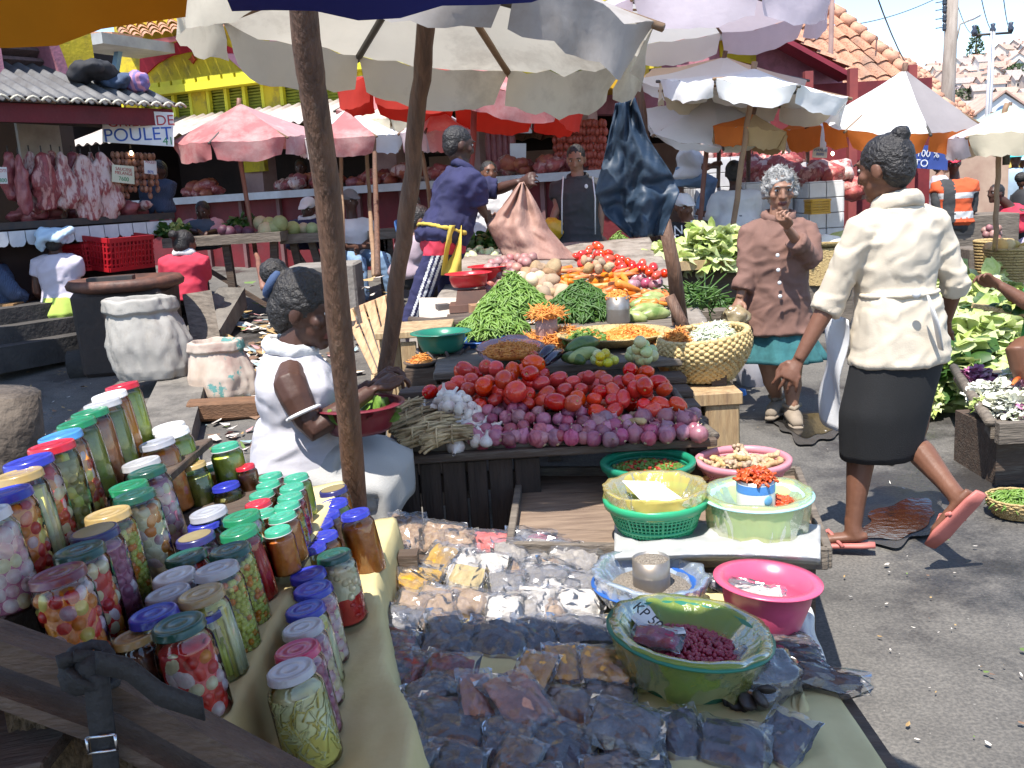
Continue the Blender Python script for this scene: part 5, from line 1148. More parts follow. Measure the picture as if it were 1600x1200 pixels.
m_car =M('carrot_skin',(.58,.14,.03),(.45,.09,.02),14,.45,.15,50,rnd=(.012,.1,.2),c3=(.66,.22,.05));car =[]
for k in range(4):
 mb =MB();L_ =.15;mb.tube([(-.5*L_,0,0),(-.46*L_,0,.002),(-.1*L_,.004*k,0),(.25*L_,-.003*k,0),(.5*L_,.006-.004*k,0)],[.008,.017,.015,.010,.002],9);car.append(mb.mesh('carrot',m_car))
lab_c ='orange carrot in the big sunlit heap on the sacking table'
cp =[(856,428),(880,412),(920,416),(975,422),(990,445),(980,468),(900,474),(866,466)]
scatter(cp,14,9,lambda x,y:T2(x,y,.05+.07*sst(470,420,y)),car,'carrot',lab_c,'carrot','carrots heaped on the sacking table',1.0,1.5,.35)
scatter([(985,462),(1046,452),(1050,468),(1000,482)],15,8,lambda x,y:T2(x,y,.05),car,'carrot','orange carrot in the neat row at the right end of table','carrot','carrots in the right hand row',1.0,1.4,.2)
m_pot =M('potato_skin',(.30,.19,.11),(.20,.125,.07),9,.8,.3,40,rnd=(.015,.2,.25),c3=(.37,.25,.15));m_potw =M('pale_turnip',(.60,.48,.32),(.46,.34,.22),9,.7,rnd=(.01,.1,.15))
pot =blob(4,(.045,.034,.030),m_pot,3,.18);tur =blob(3,(.042,.038,.036),m_potw,7,.12)
lab_p ='brown potato in the heap between the beans and carrots'
scatter([(808,428),(850,408),(872,420),(880,470),(850,482),(836,448)],16,11,lambda x,y:T2(x,y,.05+.12*sst(480,410,y)),pot,'potato',lab_p,'potato','potatoes heaped on the sacking table',.9,1.5)
scatter([(845,470),(890,462),(900,480),(850,488)],14,9,lambda x,y:T2(x,y,.03),pot,'potato',lab_p,'potato','potatoes heaped on the sacking table',.8,1.2)
scatter([(806,432),(838,424),(846,446),(815,440)],16,12,lambda x,y:T2(x,y,.14),tur,'turnip','pale round turnip lying among the brown potatoes','turnip','turnips among the potatoes')
scatter([(752,478),(770,458),(782,464),(762,486)],13,9,lambda x,y:T2(x,y,.04),tur,'turnip','pale round turnip by the lower left of the tall beans','turnip','turnips beside the tall beans',.9,1.2)
m_sh =M('shallot_skin',(.24,.09,.09),(.15,.06,.06),9,.5,rnd=(.02,.3,.35),c3=(.32,.16,.13));sh =blob(3,(.028,.028,.026),m_sh,4,.15)
scatter([(748,430),(775,405),(820,396),(845,404),(805,432),(770,458),(752,462)],11,8,lambda x,y:T2(x,y,.05+.16*sst(465,400,y)),sh,'shallot','dark brown shallot in the heap behind the tall beans','shallot','shallots heaped behind the beans',.9,1.3)
scatter([(895,395),(935,380),(955,398),(990,408),(1030,416),(1044,425),(1038,432),(985,425),(930,424),(905,412)],12,8,lambda x,y:T2(x,y,.14),tom,'tomato','bright red tomato in the far heap behind the carrots','tomato','tomatoes in the far heap',.85,1.1)
scatter([(905,408),(935,398),(956,420),(920,424)],12,8,lambda x,y:T2(x,y,.20),pot,'ginger_lump','small brown root in the heap above the carrots','root','brown roots above the carrots',.6,.8)
scatter([(975,428),(1030,432),(1034,446),(985,448)],11,8,lambda x,y:T2(x,y,.08),oni,'red_onion','red onion in the small far heap right of the carrots','onion','red onions in the far heap',1.1,1.5)
for i,(x0,y0,x1,y1) in enumerate([(985,478,1035,472),(982,490,1036,482),(975,497,1010,500),(996,470,1040,466),(1000,496,1046,490)]):longveg('pale_marrow',T2(x0,y0,.04),T2(x1,y1,.04),.035,m_cuc2,['pale green marrow behind the steel can','long pale marrow in the middle at the table corner','short pale marrow nearest the steel can','farthest pale marrow touching the row of carrots','pale marrow at the right corner of sacking table'][i],'marrow')
shreds('spring_onions','bundle of green spring onions hanging at the right end of the sacking table','onion',aty(1080,470,5.3),.12,.06,80,m_bean2,.3,.006,21)
# red basins on the scale, sack and bits
p =T2(733,447,.12);basin('basin','shallow red basin in front, resting on the scale',p,.115,.075,pl_r,.86);basin('basin','second red basin behind the front red one',p +V((.13,.25,.01)),.125,.08,pl_r,.86)
t =thing('kitchen_scale','dark weighing scale block carrying the red basins','scale',T2(740,480));mb =MB();mb.box(T2(738,470,.05),(.2,.16,.12),None,.8);mb.box(T2(745,478,.02),(.3,.2,.04));mb.build('body',M('scale_iron',(.14,.07,.05),(.09,.05,.04),8,.6),t)
tag(MB().box(T2(757,483,.03),(.16,.12,.06),(0,0,.2)).build('cardboard_piece',M('cardboard',(.34,.19,.10),(.26,.14,.08),6,.8)),'brown block of cardboard before the shallots','cardboard');tag(MB().box(T2(692,480,.02),(.07,.07,.035),(0,0,.3)).build('iron_weight',M('weight_iron',(.11,.10,.095),(.07,.06,.06),8,.6)),'small square iron weight on the pale cloth sheet','weight')
# far side piles: cucumbers, white gourds, herbs, lettuces
m_gou =M('gourd_pale',(.45,.52,.22),(.32,.42,.14),8,.45,rnd=(.02,.1,.15),c3=(.56,.60,.35));m_gd =M('gourd_green',(.10,.17,.05),(.06,.11,.03),8,.45,rnd=(.02,.2,.25));gpale =blob(3,(.05,.03,.03),m_gou,3,.12);gdark =blob(3,(.05,.03,.03),m_gd,3,.12)
def far_pt(Y,dz=0):return lambda x,y:aty(x,y,Y +jit(.08))
scatter([(722,376),(735,362),(748,370),(760,392),(722,394)],11,7,far_pt(7.4),gdark,'green_gourd','green gourd stacked in a heap behind the red basins','gourd','green gourds behind the basins',.9,1.2)
scatter([(718,394),(750,388),(784,392),(782,404),(718,404)],11,6,far_pt(7.2),gpale,'pale_gourd','pale gourd in the sunlit front of the gourd heap','gourd','pale gourds behind the basins',.9,1.2)
tag(MB().box((aty(752,404,7.4).x,7.35,.42),(.72,.8,.84)).build('stall_table',wood_dark,bevel=.005),'dark box table under the gourds and herbs','table')
def leafheap(name,label,c,r,h,n,mats,s,seed=0,sq=1.0,cat='greens',curl=.5):
 mb =MB();rr =random.Random(seed)
 for i in range(n):
  a =rr.uniform(0,6.283);q =sqrt(rr.random());p =V(c)+V((cos(a)*q *r,sin(a)*q *r *sq,h *(1-q *q)*rr.uniform(.7,1.05)));mb.m =rr.randrange(len(mats));L_ =s *rr.uniform(.6,1.3)
  d =V((cos(a)+rr.uniform(-.8,.8),sin(a)+rr.uniform(-.8,.8),rr.uniform(-.3,.9))).normalized()*L_;w_ =d.cross(V((rr.uniform(-1,1),rr.uniform(-1,1),1))).normalized()*L_ *.42;up =d.cross(w_).normalized()*L_ *curl
  vs =[]
  for u in range(4):
   for v in range(3):
    f =u /3;g =(v -1);vs.append(p +d *f +w_ *g *sin(pi *(.18+.72*f))+up *(f *f *rr.uniform(.3,.8)+abs(g)*.3+rr.uniform(-.12,.12)))
  mb.add(vs,[(3*u +v,3*u +v +1,3*u +v +4,3*u +v +3) for u in range(3) for v in range(2)])
 mb.m =0;mb.ell(V(c),(r *.8,r *.8*sq,h *.75),None,16,8);return tag(stuff(mb.build(name,mats)),label,cat)
m_let =M('lettuce_leaf',(.44,.54,.13),(.28,.42,.07),12,.5,trl=.25,c3=(.56,.63,.26));m_letp =M('lettuce_pale',(.66,.70,.42),(.54,.62,.28),12,.5,trl=.25);m_dkl =M('leaf_dark',(.05,.12,.02),(.03,.08,.014),12,.5,trl=.15)
leafheap('herb_pile','dark leafy herbs heaped right of the green gourds',aty(778,392,7.5),.2,.16,260,[m_dkl],.07,1)
leafheap('lettuce_pile','low bright lettuce row between boy table and tarpaulin',aty(1065,404,6.9),.26,.10,260,[m_let],.09,2,.5)
t =thing('stall_table','sunlit low table of pale lettuces behind grey haired woman','table',aty(1110,440,7.5));mb =MB();a,b =aty(985,412,6.6),aty(1165,420,6.6);mb.box(((a.x +b.x)/2,6.9,a.z -.03),(b.x -a.x,.8,.06));mb.build('tabletop',wood_pale,t);mb =MB();mb.box(((a.x +b.x)/2+.1,6.85,a.z /2),(b.x -a.x -.3,.5,a.z -.07));mb.build('base',wood_dark,t)
leafheap('cabbage_heap','large pale green cabbage heap left of the grey haired woman',aty(1115,412,6.75),.26,.24,380,[m_letp,m_let],.13,3,.7)
leafheap('cabbage_heap','smaller pale cabbage heap against the grey haired woman sleeve',aty(1150,410,6.85),.15,.2,200,[m_letp,m_let],.11,4,.7)
leafheap('herb_pile','dark scraggly herbs in a low basket right of the leaning post',aty(1108,482,5.9),.19,.07,260,[m_dkl],.05,5,.7)
t =thing('stall_table','low grey table edge holding the dark herbs','table',aty(1108,500,5.9));mb =MB();a,b =aty(1068,486,5.7),aty(1158,484,5.7);mb.box(((a.x +b.x)/2,5.85,a.z -.06),(b.x -a.x,.5,.12));mb.box(((a.x +b.x)/2,5.9,a.z /2-.08),(b.x -a.x -.1,.36,a.z -.1));mb.build('body',wood_grey,t)
# the right: lettuces, cabbages table
lt =aty(1520,640,4.4)
leafheap('lettuce_heap','tall pale lettuce heap at the back near the squash baskets',atz(1510,500,.15),.40,.38,420,[m_letp,m_let],.17,6,1,'lettuce')
leafheap('lettuce_heap','wide sunlit lettuce heap right beside the walking woman apron',atz(1515,570,.12),.36,.34,480,[m_let,m_letp],.16,7,1,'lettuce')
leafheap('lettuce_heap','big leafy green heads at front behind the black skirt',atz(1482,610,.1),.22,.28,260,[m_let,m_dkl,m_letp],.16,8,1,'lettuce')
leafheap('leafy_greens','darker leafy greens heaped before the held board',atz(1545,520,.25),.2,.22,160,[m_dkl,m_let],.1,9,1,'greens')
for (px,py,r,h,lab) in ((1490,632,.16,.13,'round woven basket under the leafy green heads'),(1440,650,.10,.11,'small woven basket with a green cabbage near black skirt'),(1552,585,.10,.13,'small sunlit woven basket beneath the held board'),(1588,805,.115,.07,'shallow woven bowl of green beans on the street')):
 p =atz(px,py,0.0);t =thing('woven_basket',lab,'basket',p);mb =MB()
 for j in range(9):z =h *j /8;rr_ =r *(.72+.28*sin(pi /2*j /8));mb.tube([p +V(((rr_ +.004*sin(k *.25*15+j *pi))*cos(k *2*pi /48),(rr_ +.004*sin(k *2.1+j *pi))*sin(k *2*pi /48),z +.008)) for k in range(49)],h /14,5,False)
 mb.build('woven_wall',wicker,t);mb =MB();mb.lathe([(0,.01),(r *.7,.01),(r *.93,h *.9)],24,p);mb.build('lining',wicker,t)
 if 'cabbage' in lab:leafheap('cabbage','green cabbage sitting in the small woven basket',p +V((0,0,h *.5)),.09,.1,90,[m_let,m_letp],.07,12)
 if 'bowl' in lab:beans('green beans filling the shallow bowl on the street',p +V((0,0,h *.55)),.10,.04,220,m_bean,.08,9)
# table with red cabbage and mixed greens at right edge
t =thing('stall_table','low wooden table of red cabbage and mixed greens at the right edge','table',atz(1600,730,0));A_,B_,C_,D_ =atz(1548,668,.28),atz(1670,676,.28),atz(1670,575,.28),atz(1490,580,.28);mb =MB();mb.smooth =False
mb.add([A_,B_,C_,D_,A_ -V((0,0,.05)),B_ -V((0,0,.05)),C_ -V((0,0,.05)),D_ -V((0,0,.05))],[(0,1,2,3),(7,6,5,4),(0,4,5,1),(3,7,4,0),(1,5,6,2),(2,6,7,3)]);mb.build('tabletop',wood_grey,t)
mb =MB();mb.tube([A_ +V((0,0,.02)),A_.lerp(D_,.5)+V((-.01,0,.03)),D_ +V((0,0,.02))],.025,8);mb.box(A_.lerp(B_,.5)+V((0,-.02,.0)),((B_ -A_).length,.04,.09));mb.build('edge',wood_grey,t);mb =MB();mb.box(A_.lerp(B_,.55)+V((.02,.32,-.155)),((B_ -A_).length *.75,.4,.26));mb.build('base',wood_dark,t)
m_rc =M('red_cabbage',(.26,.05,.15),(.55,.42,.48),16,.5,c3=(.36,.12,.24));m_rc2 =M('cabbage_white',(.70,.70,.55),(.55,.6,.38),9,.5,c3=(.76,.76,.68))
def mid(u,v):return A_.lerp(B_,u).lerp(D_.lerp(C_,u),v)
for i,(u,v,nm,lab,mats,r) in enumerate([(.15,.78,'red_cabbage','purple cabbage wedge at the back left of the table',[m_rc],.075),(.42,.5,'red_cabbage','purple cabbage slices in middle of the table',[m_rc,m_rc2],.085),(.7,.14,'red_cabbage','shredded purple cabbage pile at front edge',[m_rc,m_rc2],.10),(.35,.2,'white_cabbage','pale cut cabbage at the front left of table',[m_rc2],.10),(.6,.72,'white_cabbage','white cabbage halves toward the back of table',[m_rc2,m_letp],.10),(.2,.45,'white_cabbage','white cabbage head beside the table edge pole',[m_rc2],.09),(.9,.45,'white_cabbage','white cabbage at far right edge of the frame',[m_rc2],.09),(.08,.25,'green_bundle','small green bundle at the corner of the table',[m_let],.06),(.5,.33,'green_bundle','mixed green herbs on the cabbages',[m_dkl,m_let,m_grc],.07)]):
 leafheap(nm,lab,mid(u,v)+V((0,0,.01)),r,r *.8,220,mats,r *.5,i +30,1,'cabbage' if 'cab' in nm else 'greens',.35)
for i,(u,v) in enumerate([(.4,.38),(.52,.18),(.75,.6)]):longveg('carrot',mid(u,v)+V((0,0,.09)),mid(u +.1,v +.08)+V((0,0,.10)),.012,m_car,['carrot lying on the white cabbage in the table centre','carrot near the purple cabbage pile at front','carrot toward the right back of the cabbage table'][i],'carrot')
# squash baskets far right
m_sq =M('squash_skin',(.62,.44,.16),(.50,.33,.10),8,.6,rnd=(.02,.1,.2));sq_ =blob(3,(.06,.05,.045),m_sq,3,.12)
for (px,py,Y,r,h,lab) in ((1585,435,8.2,.24,.26,'large woven basket of pale squash by the right edge'),(1550,428,8.8,.16,.3,'small stack of woven baskets left of the squash')):
 p =aty(px,py,Y);p.z =max(0,p.z);t =thing('woven_basket',lab,'basket',p);mb =MB()
 for j in range(12):z =h *j /11;rr_ =r *(.8+.2*j /11);mb.tube([p +V((rr_ *cos(k *2*pi /40),rr_ *sin(k *2*pi /40),z)) for k in range(41)],h /20,5,False)
 mb.build('woven_wall',wicker,t)
scatter([(1540,410),(1548,385),(1590,378),(1620,385),(1620,412)],14,9,lambda x,y:aty(x,y,8.2+jit(.12)),sq_,'squash','pale yellow squash piled on the woven baskets at right','squash','squash piled in the baskets',.9,1.3)
scatter([(1530,372),(1545,350),(1570,352),(1560,378)],11,8,lambda x,y:aty(x,y,9.2+jit(.1)),sh,'mushroom_bag','small brown white item in the netted bag at far right','bulb','bulbs in the netted bag',1.2,1.7)
tag(MB().box(aty(1548,385,9.5)+V((0,0,-.2)),(.6,.4,.4)).build('stall_box',wood_grey,bevel=.01),'grey box carrying netted bulbs at right','box');tag(MB().box((aty(1490,358,11).x,11.2,.42),(1.4,.6,.84)).build('stall_table',wood_grey,bevel=.01),'low table before the seated vendor in red at far right','table')
# blue bucket cup on ground, pale enamel basin beside the old woman
p =aty(1157,626,4.3);p.z =0;p =atz(1157,626,0.0);t =thing('bucket','small bright blue plastic pot upside down on the street','bucket',p);mb =MB();mb.lathe([(.052,0),(.052,.006),(.046,.008),(.034,.075),(0,.078)],24,p);mb.build('pot',M('pot_blue',(.02,.20,.55),(.015,.15,.45),4,.35),t)
p =aty(1176,500,6.3);p.z =0;basin('enamel_bucket','pale grey enamel bucket behind the grey haired woman',p,.13,.36,M('enamel',(.55,.55,.60),(.42,.40,.44),4,.35),.8,'bucket')
for (px,py,Y,lab,m_) in ((1290,385,8.0,'woven tray of white flour behind the two women',m_rc2),(1320,378,8.2,'woven tray of green leaves right behind the white flour',m_let)):
 p =aty(px,py,Y);t =thing('wicker_tray',lab,'tray',p);mb =MB();mb.lathe([(0,0),(.2,0),(.27,.05),(.26,.055),(.2,.01),(0,.01)],28,p);mb.lathe([(.24,-.3),(.24,0)],20,p);mb.build('bowl',wicker,t);mb =MB();mb.lathe([(.22,.02),(.1,.08),(0,.1)],20,p);mb.build('contents',m_,t)
tag(MB().box(aty(1305,408,8.1)+V((0,0,-.25)),(.9,.5,.5)).build('stall_table',wood_grey,bevel=.01),'grey block table holding the flour tray','table')
# melon stalls at the left back
m_mel =M('melon_skin',(.48,.36,.20),(.36,.34,.16),9,.65,.3,60,rnd=(.03,.2,.2));m_melg =M('melon_green',(.34,.38,.16),(.24,.28,.10),9,.6,rnd=(.02,.2,.2));mel =blob(2,(.075,.075,.07),m_mel,2,.05)+blob(2,(.075,.075,.07),m_melg,3,.05);m_beet =M('beet_skin',(.09,.02,.045),(.05,.014,.03),9,.6);beet =blob(3,(.06,.06,.055),m_beet,2,.12)
for (x0,x1,yt,Y,lab,m_) in ((255,440,372,9.3,'long plank stall with beets and melons in woven trays',wood_grey),(438,528,366,9.6,'grey plank stall with melons beside capped vendor',wood_grey),(575,620,360,9.9,'small plank stall behind the seated man',wood_grey)):
 a,b =aty(x0,yt,Y),aty(x1,yt,Y);g =gz(a.x,Y);t =thing('stall_table',lab,'table',((a.x +b.x)/2,Y,g));mb =MB();mb.box(((a.x +b.x)/2,Y +.25,a.z -.05),(b.x -a.x,.6,.09));mb.build('tabletop',m_,t);mb =MB()
 for x in (a.x +.1,b.x -.1,(a.x +b.x)/2):mb.beam((x,Y +.1,a.z -.1),(x +jit(.15),Y +.1,g -.02),.07,.07)
 mb.beam((a.x +.1,Y +.12,a.z -.15),(b.x -.2,Y +.12,g +.1),.04,.04);each(mb,'leg',wood_dark,t)
lab_m ='round melon heaped on the plank stalls at the left back'
scatter([(400,362),(408,346),(420,338),(440,344),(445,360)],15,11,lambda x,y:aty(x,y,9.5+jit(.1)),mel,'melon',lab_m,'melon','melons on the plank stalls',.9,1.2);scatter([(440,362),(445,352),(495,348),(497,362)],13,9,lambda x,y:aty(x,y,9.7+jit(.08)),mel,'melon',lab_m,'melon','melons on the plank stalls',.85,1.1)
scatter([(342,370),(345,356),(385,352),(392,370)],13,9,lambda x,y:aty(x,y,9.4+jit(.1)),beet,'beetroot','dark purple beetroot heaped left of the melons','beetroot','beetroots on the plank stall',.9,1.2)
leafheap('leafy_greens','mixed leafy greens at the left end of plank stall',aty(268,364,9.5),.15,.09,140,[m_dkl,m_let],.08,41);leafheap('leafy_greens','green leaves heaped between beetroots and vendor',aty(378,352,9.7),.14,.10,90,[m_dkl],.06,42)
# concrete block and drum seats
tag(MB().box(aty(505,440,8.9)+V((0,.2,-.22)),(.62,.5,.75)).build('concrete_block',M('block_conc',(.26,.24,.22),(.17,.155,.14),4,.9,.4,30),bevel=.02),'weathered concrete block with reddish top beside the seated man','block')
# ================================================================== JARS ON THE STEPPED STAND
TH =radians(8);JUP =V((-sin(TH),0,cos(TH)));SL =math.tan(TH)
glass =glassmat('jar_glass',(.97,.99,.98),.02,1.5)
def LM(n,c,k=.72):return M('lid_'+n,c,tuple(x *k for x in c),14,.28,coat=.35,spec=.5,dirt=((c[0]*.5+.05,c[1]*.5+.045,c[2]*.5+.04),30,.6,.85))
LID =dict(red=LM('red',(.52,.02,.04)),white=LM('white',(.72,.72,.72)),silver=LM('silver',(.46,.46,.48)),grey=LM('grey',(.36,.37,.42)),green=LM('green',(.015,.20,.085)),dkgreen=LM('dark_green',(.012,.075,.05)),mint=LM('mint',(.05,.36,.22)),sky=LM('sky_blue',(.07,.28,.62)),blue=LM('blue',(.03,.04,.40)),navy=LM('navy',(.03,.03,.14)),gold=LM('gold',(.42,.30,.12)),maroon=LM('maroon',(.17,.035,.05)),pinkred=LM('pink_red',(.52,.04,.12)))
m_rim =M('lid_rim_white',(.75,.75,.73),r=.4);m_gold =M('lid_gold_top',(.50,.40,.20),(.36,.27,.12),9,.3,metal=.5)
def CMt(n,a,b,s=60,c3=None):
 f =lambda c:c and tuple(min(.88,x *1.8) for x in c);a,b,c3 =f(a),f(b),f(c3);return M('pickle_'+n,a,b,s,.32,.15,60,c3=c3,spec=.6,det=6)
PC =dict(lime=CMt('lime',(.36,.40,.045),(.24,.30,.03)),green=CMt('green',(.20,.22,.03),(.12,.145,.02)),orange=CMt('orange',(.52,.16,.025),(.38,.095,.015)),carrot=CMt('carrot',(.60,.20,.02),(.48,.13,.015)),rust=CMt('rust',(.38,.13,.04),(.28,.085,.03)),
   red=CMt('red',(.42,.02,.015),(.30,.012,.012),12),pinkonion=CMt('pink_onion',(.50,.25,.30),(.36,.13,.19),14,(.58,.40,.40)),cream=CMt('cream',(.62,.50,.34),(.50,.38,.22),12),yellow=CMt('yellow',(.58,.46,.13),(.44,.33,.07),14),olive=CMt('olive',(.22,.20,.06),(.14,.13,.035),14),bead=CMt('bead',(.40,.40,.09),(.28,.29,.05),16),pale=CMt('pale',(.66,.58,.34),(.54,.44,.18),14),orangep=CMt('orange_piece',(.56,.19,.02),(.42,.10,.015),14),purple=CMt('purple',(.30,.10,.16),(.20,.06,.11),14),brown=CMt('brown',(.12,.05,.03),(.07,.03,.02),14))
KIND ={'lime':('puree',['lime']),'green':('puree',['green']),'orange':('puree',['orange']),'carrot':('puree',['carrot']),'rust':('puree',['rust']),'onions':('balls',['purple','pinkonion','pinkonion','pinkonion','cream']),'purple':('balls',['purple','purple','pinkonion','purple']),'mix':('chunks',['red','red','cream','pinkonion','orangep','red']),'peppers':('chunks',['orangep','red','orangep','yellow','pinkonion','red']),
  'sticks':('sticks',['yellow','pale','pale','cream']),'gherkin':('chunks',['olive','olive','olive','bead']),'beads':('beads',['olive','bead','bead','bead','orangep']),'redsticks':('sticks',['red','red','red']),'caul':('chunks',['cream','cream','pinkonion','orangep','cream']),'shreds':('shreds',['yellow','pale']),'caulred':('split',['red','cream']),'brown':('puree',['brown']),'yellow':('sticks',['olive','yellow','bead'])}
KN ={'lime':'lime green relish','green':'dark green relish','orange':'deep orange paste','carrot':'bright orange carrot relish','rust':'rusty orange relish','onions':'pink pickled onions','purple':'purple pickled onions','mix':'mixed pickles','peppers':'pickled peppers','sticks':'pale pickle sticks','gherkin':'olive gherkins','beads':'green pickled beads','redsticks':'red pepper strips','caul':'pickled cauliflower','shreds':'shredded yellow cabbage','caulred':'cauliflower and red relish','brown':'dark brown paste','yellow':'yellow green gherkins'}
def jar(px,py,w_,lid,kind,tier,ratio,where,body=1.12,rim=None,top=None,neck=.0,lift=0):
 D =.07
 for it in range(8):
  c =atp(px,py,V((0,0,tier))+JUP *(D *ratio +lift),JUP);Z =-(CM.transposed() @ (c -V((0,0,H)))).z;D =.6*D +.4*w_ *Z /F
 Hh =D *ratio;base =c -JUP *Hh;Rl =D /2;Rb =Rl *body;rot =JUP.to_track_quat('Z','Y').to_matrix();spin =Matrix.Rotation(R.uniform(0,6),3,'Z');tw =Matrix.Rotation(jit(.03),3,'X') @ Matrix.Rotation(jit(.03),3,'Y')
 Mx =rot @ tw @ spin
 t =thing('pickle_jar',f'{lid_name.get(lid, lid)} lidded jar of {KN[kind]}, {where}','jar',base,'pickle jars on the stepped stand')
 hl =Rl *.34;hs =Hh -hl
 sh_ =hs -Rb *(.42+neck)
 prof =[(0,.002),(Rb *.86,.0),(Rb *.97,Rb *.08),(Rb,Rb *.2),(Rb,sh_ *.5),(Rb *(1-neck *.2),sh_),(Rb *(.97-neck *.3),sh_ +(hs -sh_)*.35),(Rl *.94,sh_ +(hs -sh_)*.72),(Rl *.92,hs)]
 mb =MB();mb.lathe(prof,30,base,Mx);mb.build('glass',glass,t)
 mb =MB();lp =[(Rl *.98,hs),(Rl *1.0,hs +hl *.08),(Rl *.97,hs +hl *.16),(Rl *.97,hs +hl *.8),(Rl *.93,Hh),(Rl *.84,Hh +Rl *.012),(Rl *.80,Hh -Rl *.03),(Rl *.5,Hh -Rl *.03),(Rl *.47,Hh -Rl *.015),(Rl *.3,Hh -Rl *.015),(Rl *.27,Hh -Rl *.03),(0,Hh -Rl *.03)]
 nl =32
 mb.lathe(lp,nl,base,Mx,fn=lambda p,a,i:V((p.x *(1+(.012*cos(a *16) if 1<i <4 else 0)),p.y *(1+(.012*cos(a *16) if 1<i <4 else 0)),p.z)))
 if rim:mb.m =1;mb.lathe([(Rl *1.04,hs -hl *.1),(Rl *1.06,hs),(Rl *1.04,hs +hl *.12)],nl,base,Mx)
 if top:mb.m =2;mb.lathe([(Rl *.82,Hh +Rl *.016),(Rl *.4,Hh +Rl *.02),(0,Hh +Rl *.02)],nl,base,Mx)
 mb.build('lid',[LID[lid],m_rim,m_gold],t)
 typ,ms =KIND[kind];mats =[PC[m_] for m_ in ms];mb =MB();ri =Rb *.955;fill =sh_ +(hs -sh_)*R.uniform(.05,.4)
 def P(r,a,z):return base +Mx @ V((r *cos(a),r *sin(a),z))
 if typ == 'puree':mb.lathe([(0,.004),(ri *.86,.003),(ri *.97,Rb *.1),(ri,Rb *.22),(ri,sh_ *.9),(ri *.97,min(fill,sh_ +.005)),(0,fill +.002)],24,base,Mx)
 elif typ in ('shreds','split'):
  mb.m =0;mb.lathe([(0,.004),(ri *.84,.003),(ri *.93,Rb *.2),(ri *.93,sh_ *.5)],24,base,Mx);mb.m =1;mb.lathe([(ri *.93,sh_ *.5),(ri *.9,sh_),(0,fill)],24,base,Mx)
  for i in range(150 if typ == 'shreds' else 0):
   z =R.uniform(.01,fill -.01);a =R.uniform(0,6.28);mb.m =0 if R.random()>z /fill else 1;q =(ri *.95)*(1 if z <sh_ else .88);d =R.uniform(.2,.8);e =jit(.03)
   mb.tube([P(q,a,z),P(q,a +d *.5,max(.006,min(fill,z +e +jit(.012)))),P(q,a +d,max(.006,min(fill,z +1.5*e)))],.0019,4)
  if typ == 'split':
   for i in range(34):z =sh_ *.5+(fill -sh_ *.5)*R.random();a =R.uniform(0,6.28);mb.m =1;mb.ell(P(ri *.84,a,z),Rb *R.uniform(.14,.24),None,8,6)
   for i in range(30):z =sh_ *.48*R.random()+.008;mb.m =0;mb.ell(P(ri *.86,R.uniform(0,6.28),z),(Rb *.2,Rb *.14,Rb *.14),(jit(3),jit(3),0),8,6)
 else:
  mb.m =0;mb.lathe([(0,.004),(ri *.8,.003),(ri *.86,Rb *.2),(ri *.86,sh_),(0,fill)],20,base,Mx)
  if typ == 'sticks':
   n =15
   for i in range(n):a =2*pi *i /n +jit(.1);z0 =R.uniform(.004,.02);z1 =fill -R.uniform(0,.02);mb.m =R.randrange(1,len(mats));r_ =Rb *R.uniform(.13,.2);mb.tube([P(ri *.84,a,z0),P(ri *.86,a +jit(.12),(z0 +z1)/2),P(ri *(.8 if z1 >sh_ else .84),a +jit(.2),z1)],[r_,r_ *1.05,r_ *.7],8)
  else:
   rr =Rb *{'balls':.29,'beads':.14,'chunks':.27}[typ];rows =int((fill -.004)/(rr *1.75))+1
   for j in range(rows):
    z =rr +.004+j *rr *1.72
    if z >fill:break
    n =max(5,int(2*pi *ri /(rr *2.05)))
    for i in range(n):
     a =2*pi *(i +.5*(j % 2))/n +jit(.1);mb.m =R.randrange(1,len(mats));s =rr *R.uniform(.85,1.15);q =(ri if z <sh_ else ri *.9)-s *.88
     if typ == 'chunks':
      k =R.random();sz =(s *.55,s *R.uniform(.9,1.25),s *R.uniform(.9,1.7)) if k <.6 else (s,s,s);mb.ell(P(q,a,z),sz,Mx @ Matrix.Rotation(a,3,'Z') @ Matrix.Rotation(jit(.8),3,'X'),10,7)
     else:mb.ell(P(q,a,z),(s,s,s *R.uniform(.95,1.15)),Mx,10,7)
 mb.build('contents',mats,t);return t,c,D
lid_name =dict(dkgreen='dark green',sky='sky blue',pinkred='pink red')
zA,zB,zC,zD,zE,zF =.932,.805,.705,.785,.612,.578
JA =[(190,601,52,'red','lime','farthest of the left row'),(172,614,55,'white','carrot','second from back in the left row'),(160,628,58,'silver','green','third from back in the left row'),(140,642,58,'green','rust','fourth from back in the left row'),(122,657,60,'green','green','fifth from back in the left row'),(97,677,68,'sky','peppers','only one of its lid colour'),(75,695,72,'red','gherkin','between sky blue and dark blue lids'),(45,717,76,'blue','mix','right of the gold lid in the left row'),(24,740,76,'gold','sticks','at the left frame edge'),(6,768,78,'blue','peppers','cut by the left frame edge'),(-22,800,82,'white','onions','nearest of the left row, lid out of frame')]
for x,y,w_,l,k,s in JA:jar(x,y,w_,l,k,zA,2.15 if w_ <62 else 2.0,s,1.02 if w_ <62 else 1.05)
JB =[(262,664,52,'white','lime','rearmost in the second row'),(271,672,54,'white','lime','half sunlit in the second row'),(246,689,56,'grey','orange','tall one before the white lids'),(222,720,60,'silver','onions','behind dark green lids in second row'),(232,733,60,'dkgreen','onions','right of silver lid in second row'),(199,757,62,'green','yellow','behind a dark green lid in the second row'),(209,771,66,'dkgreen','caul','in the middle of second row'),(165,801,72,'gold','beads','in the second row'),(144,828,76,'navy','purple','with gold centre in the second row'),(118,858,80,'dkgreen','mix','behind the maroon lid'),(90,894,88,'maroon','peppers','nearest of the second row')]
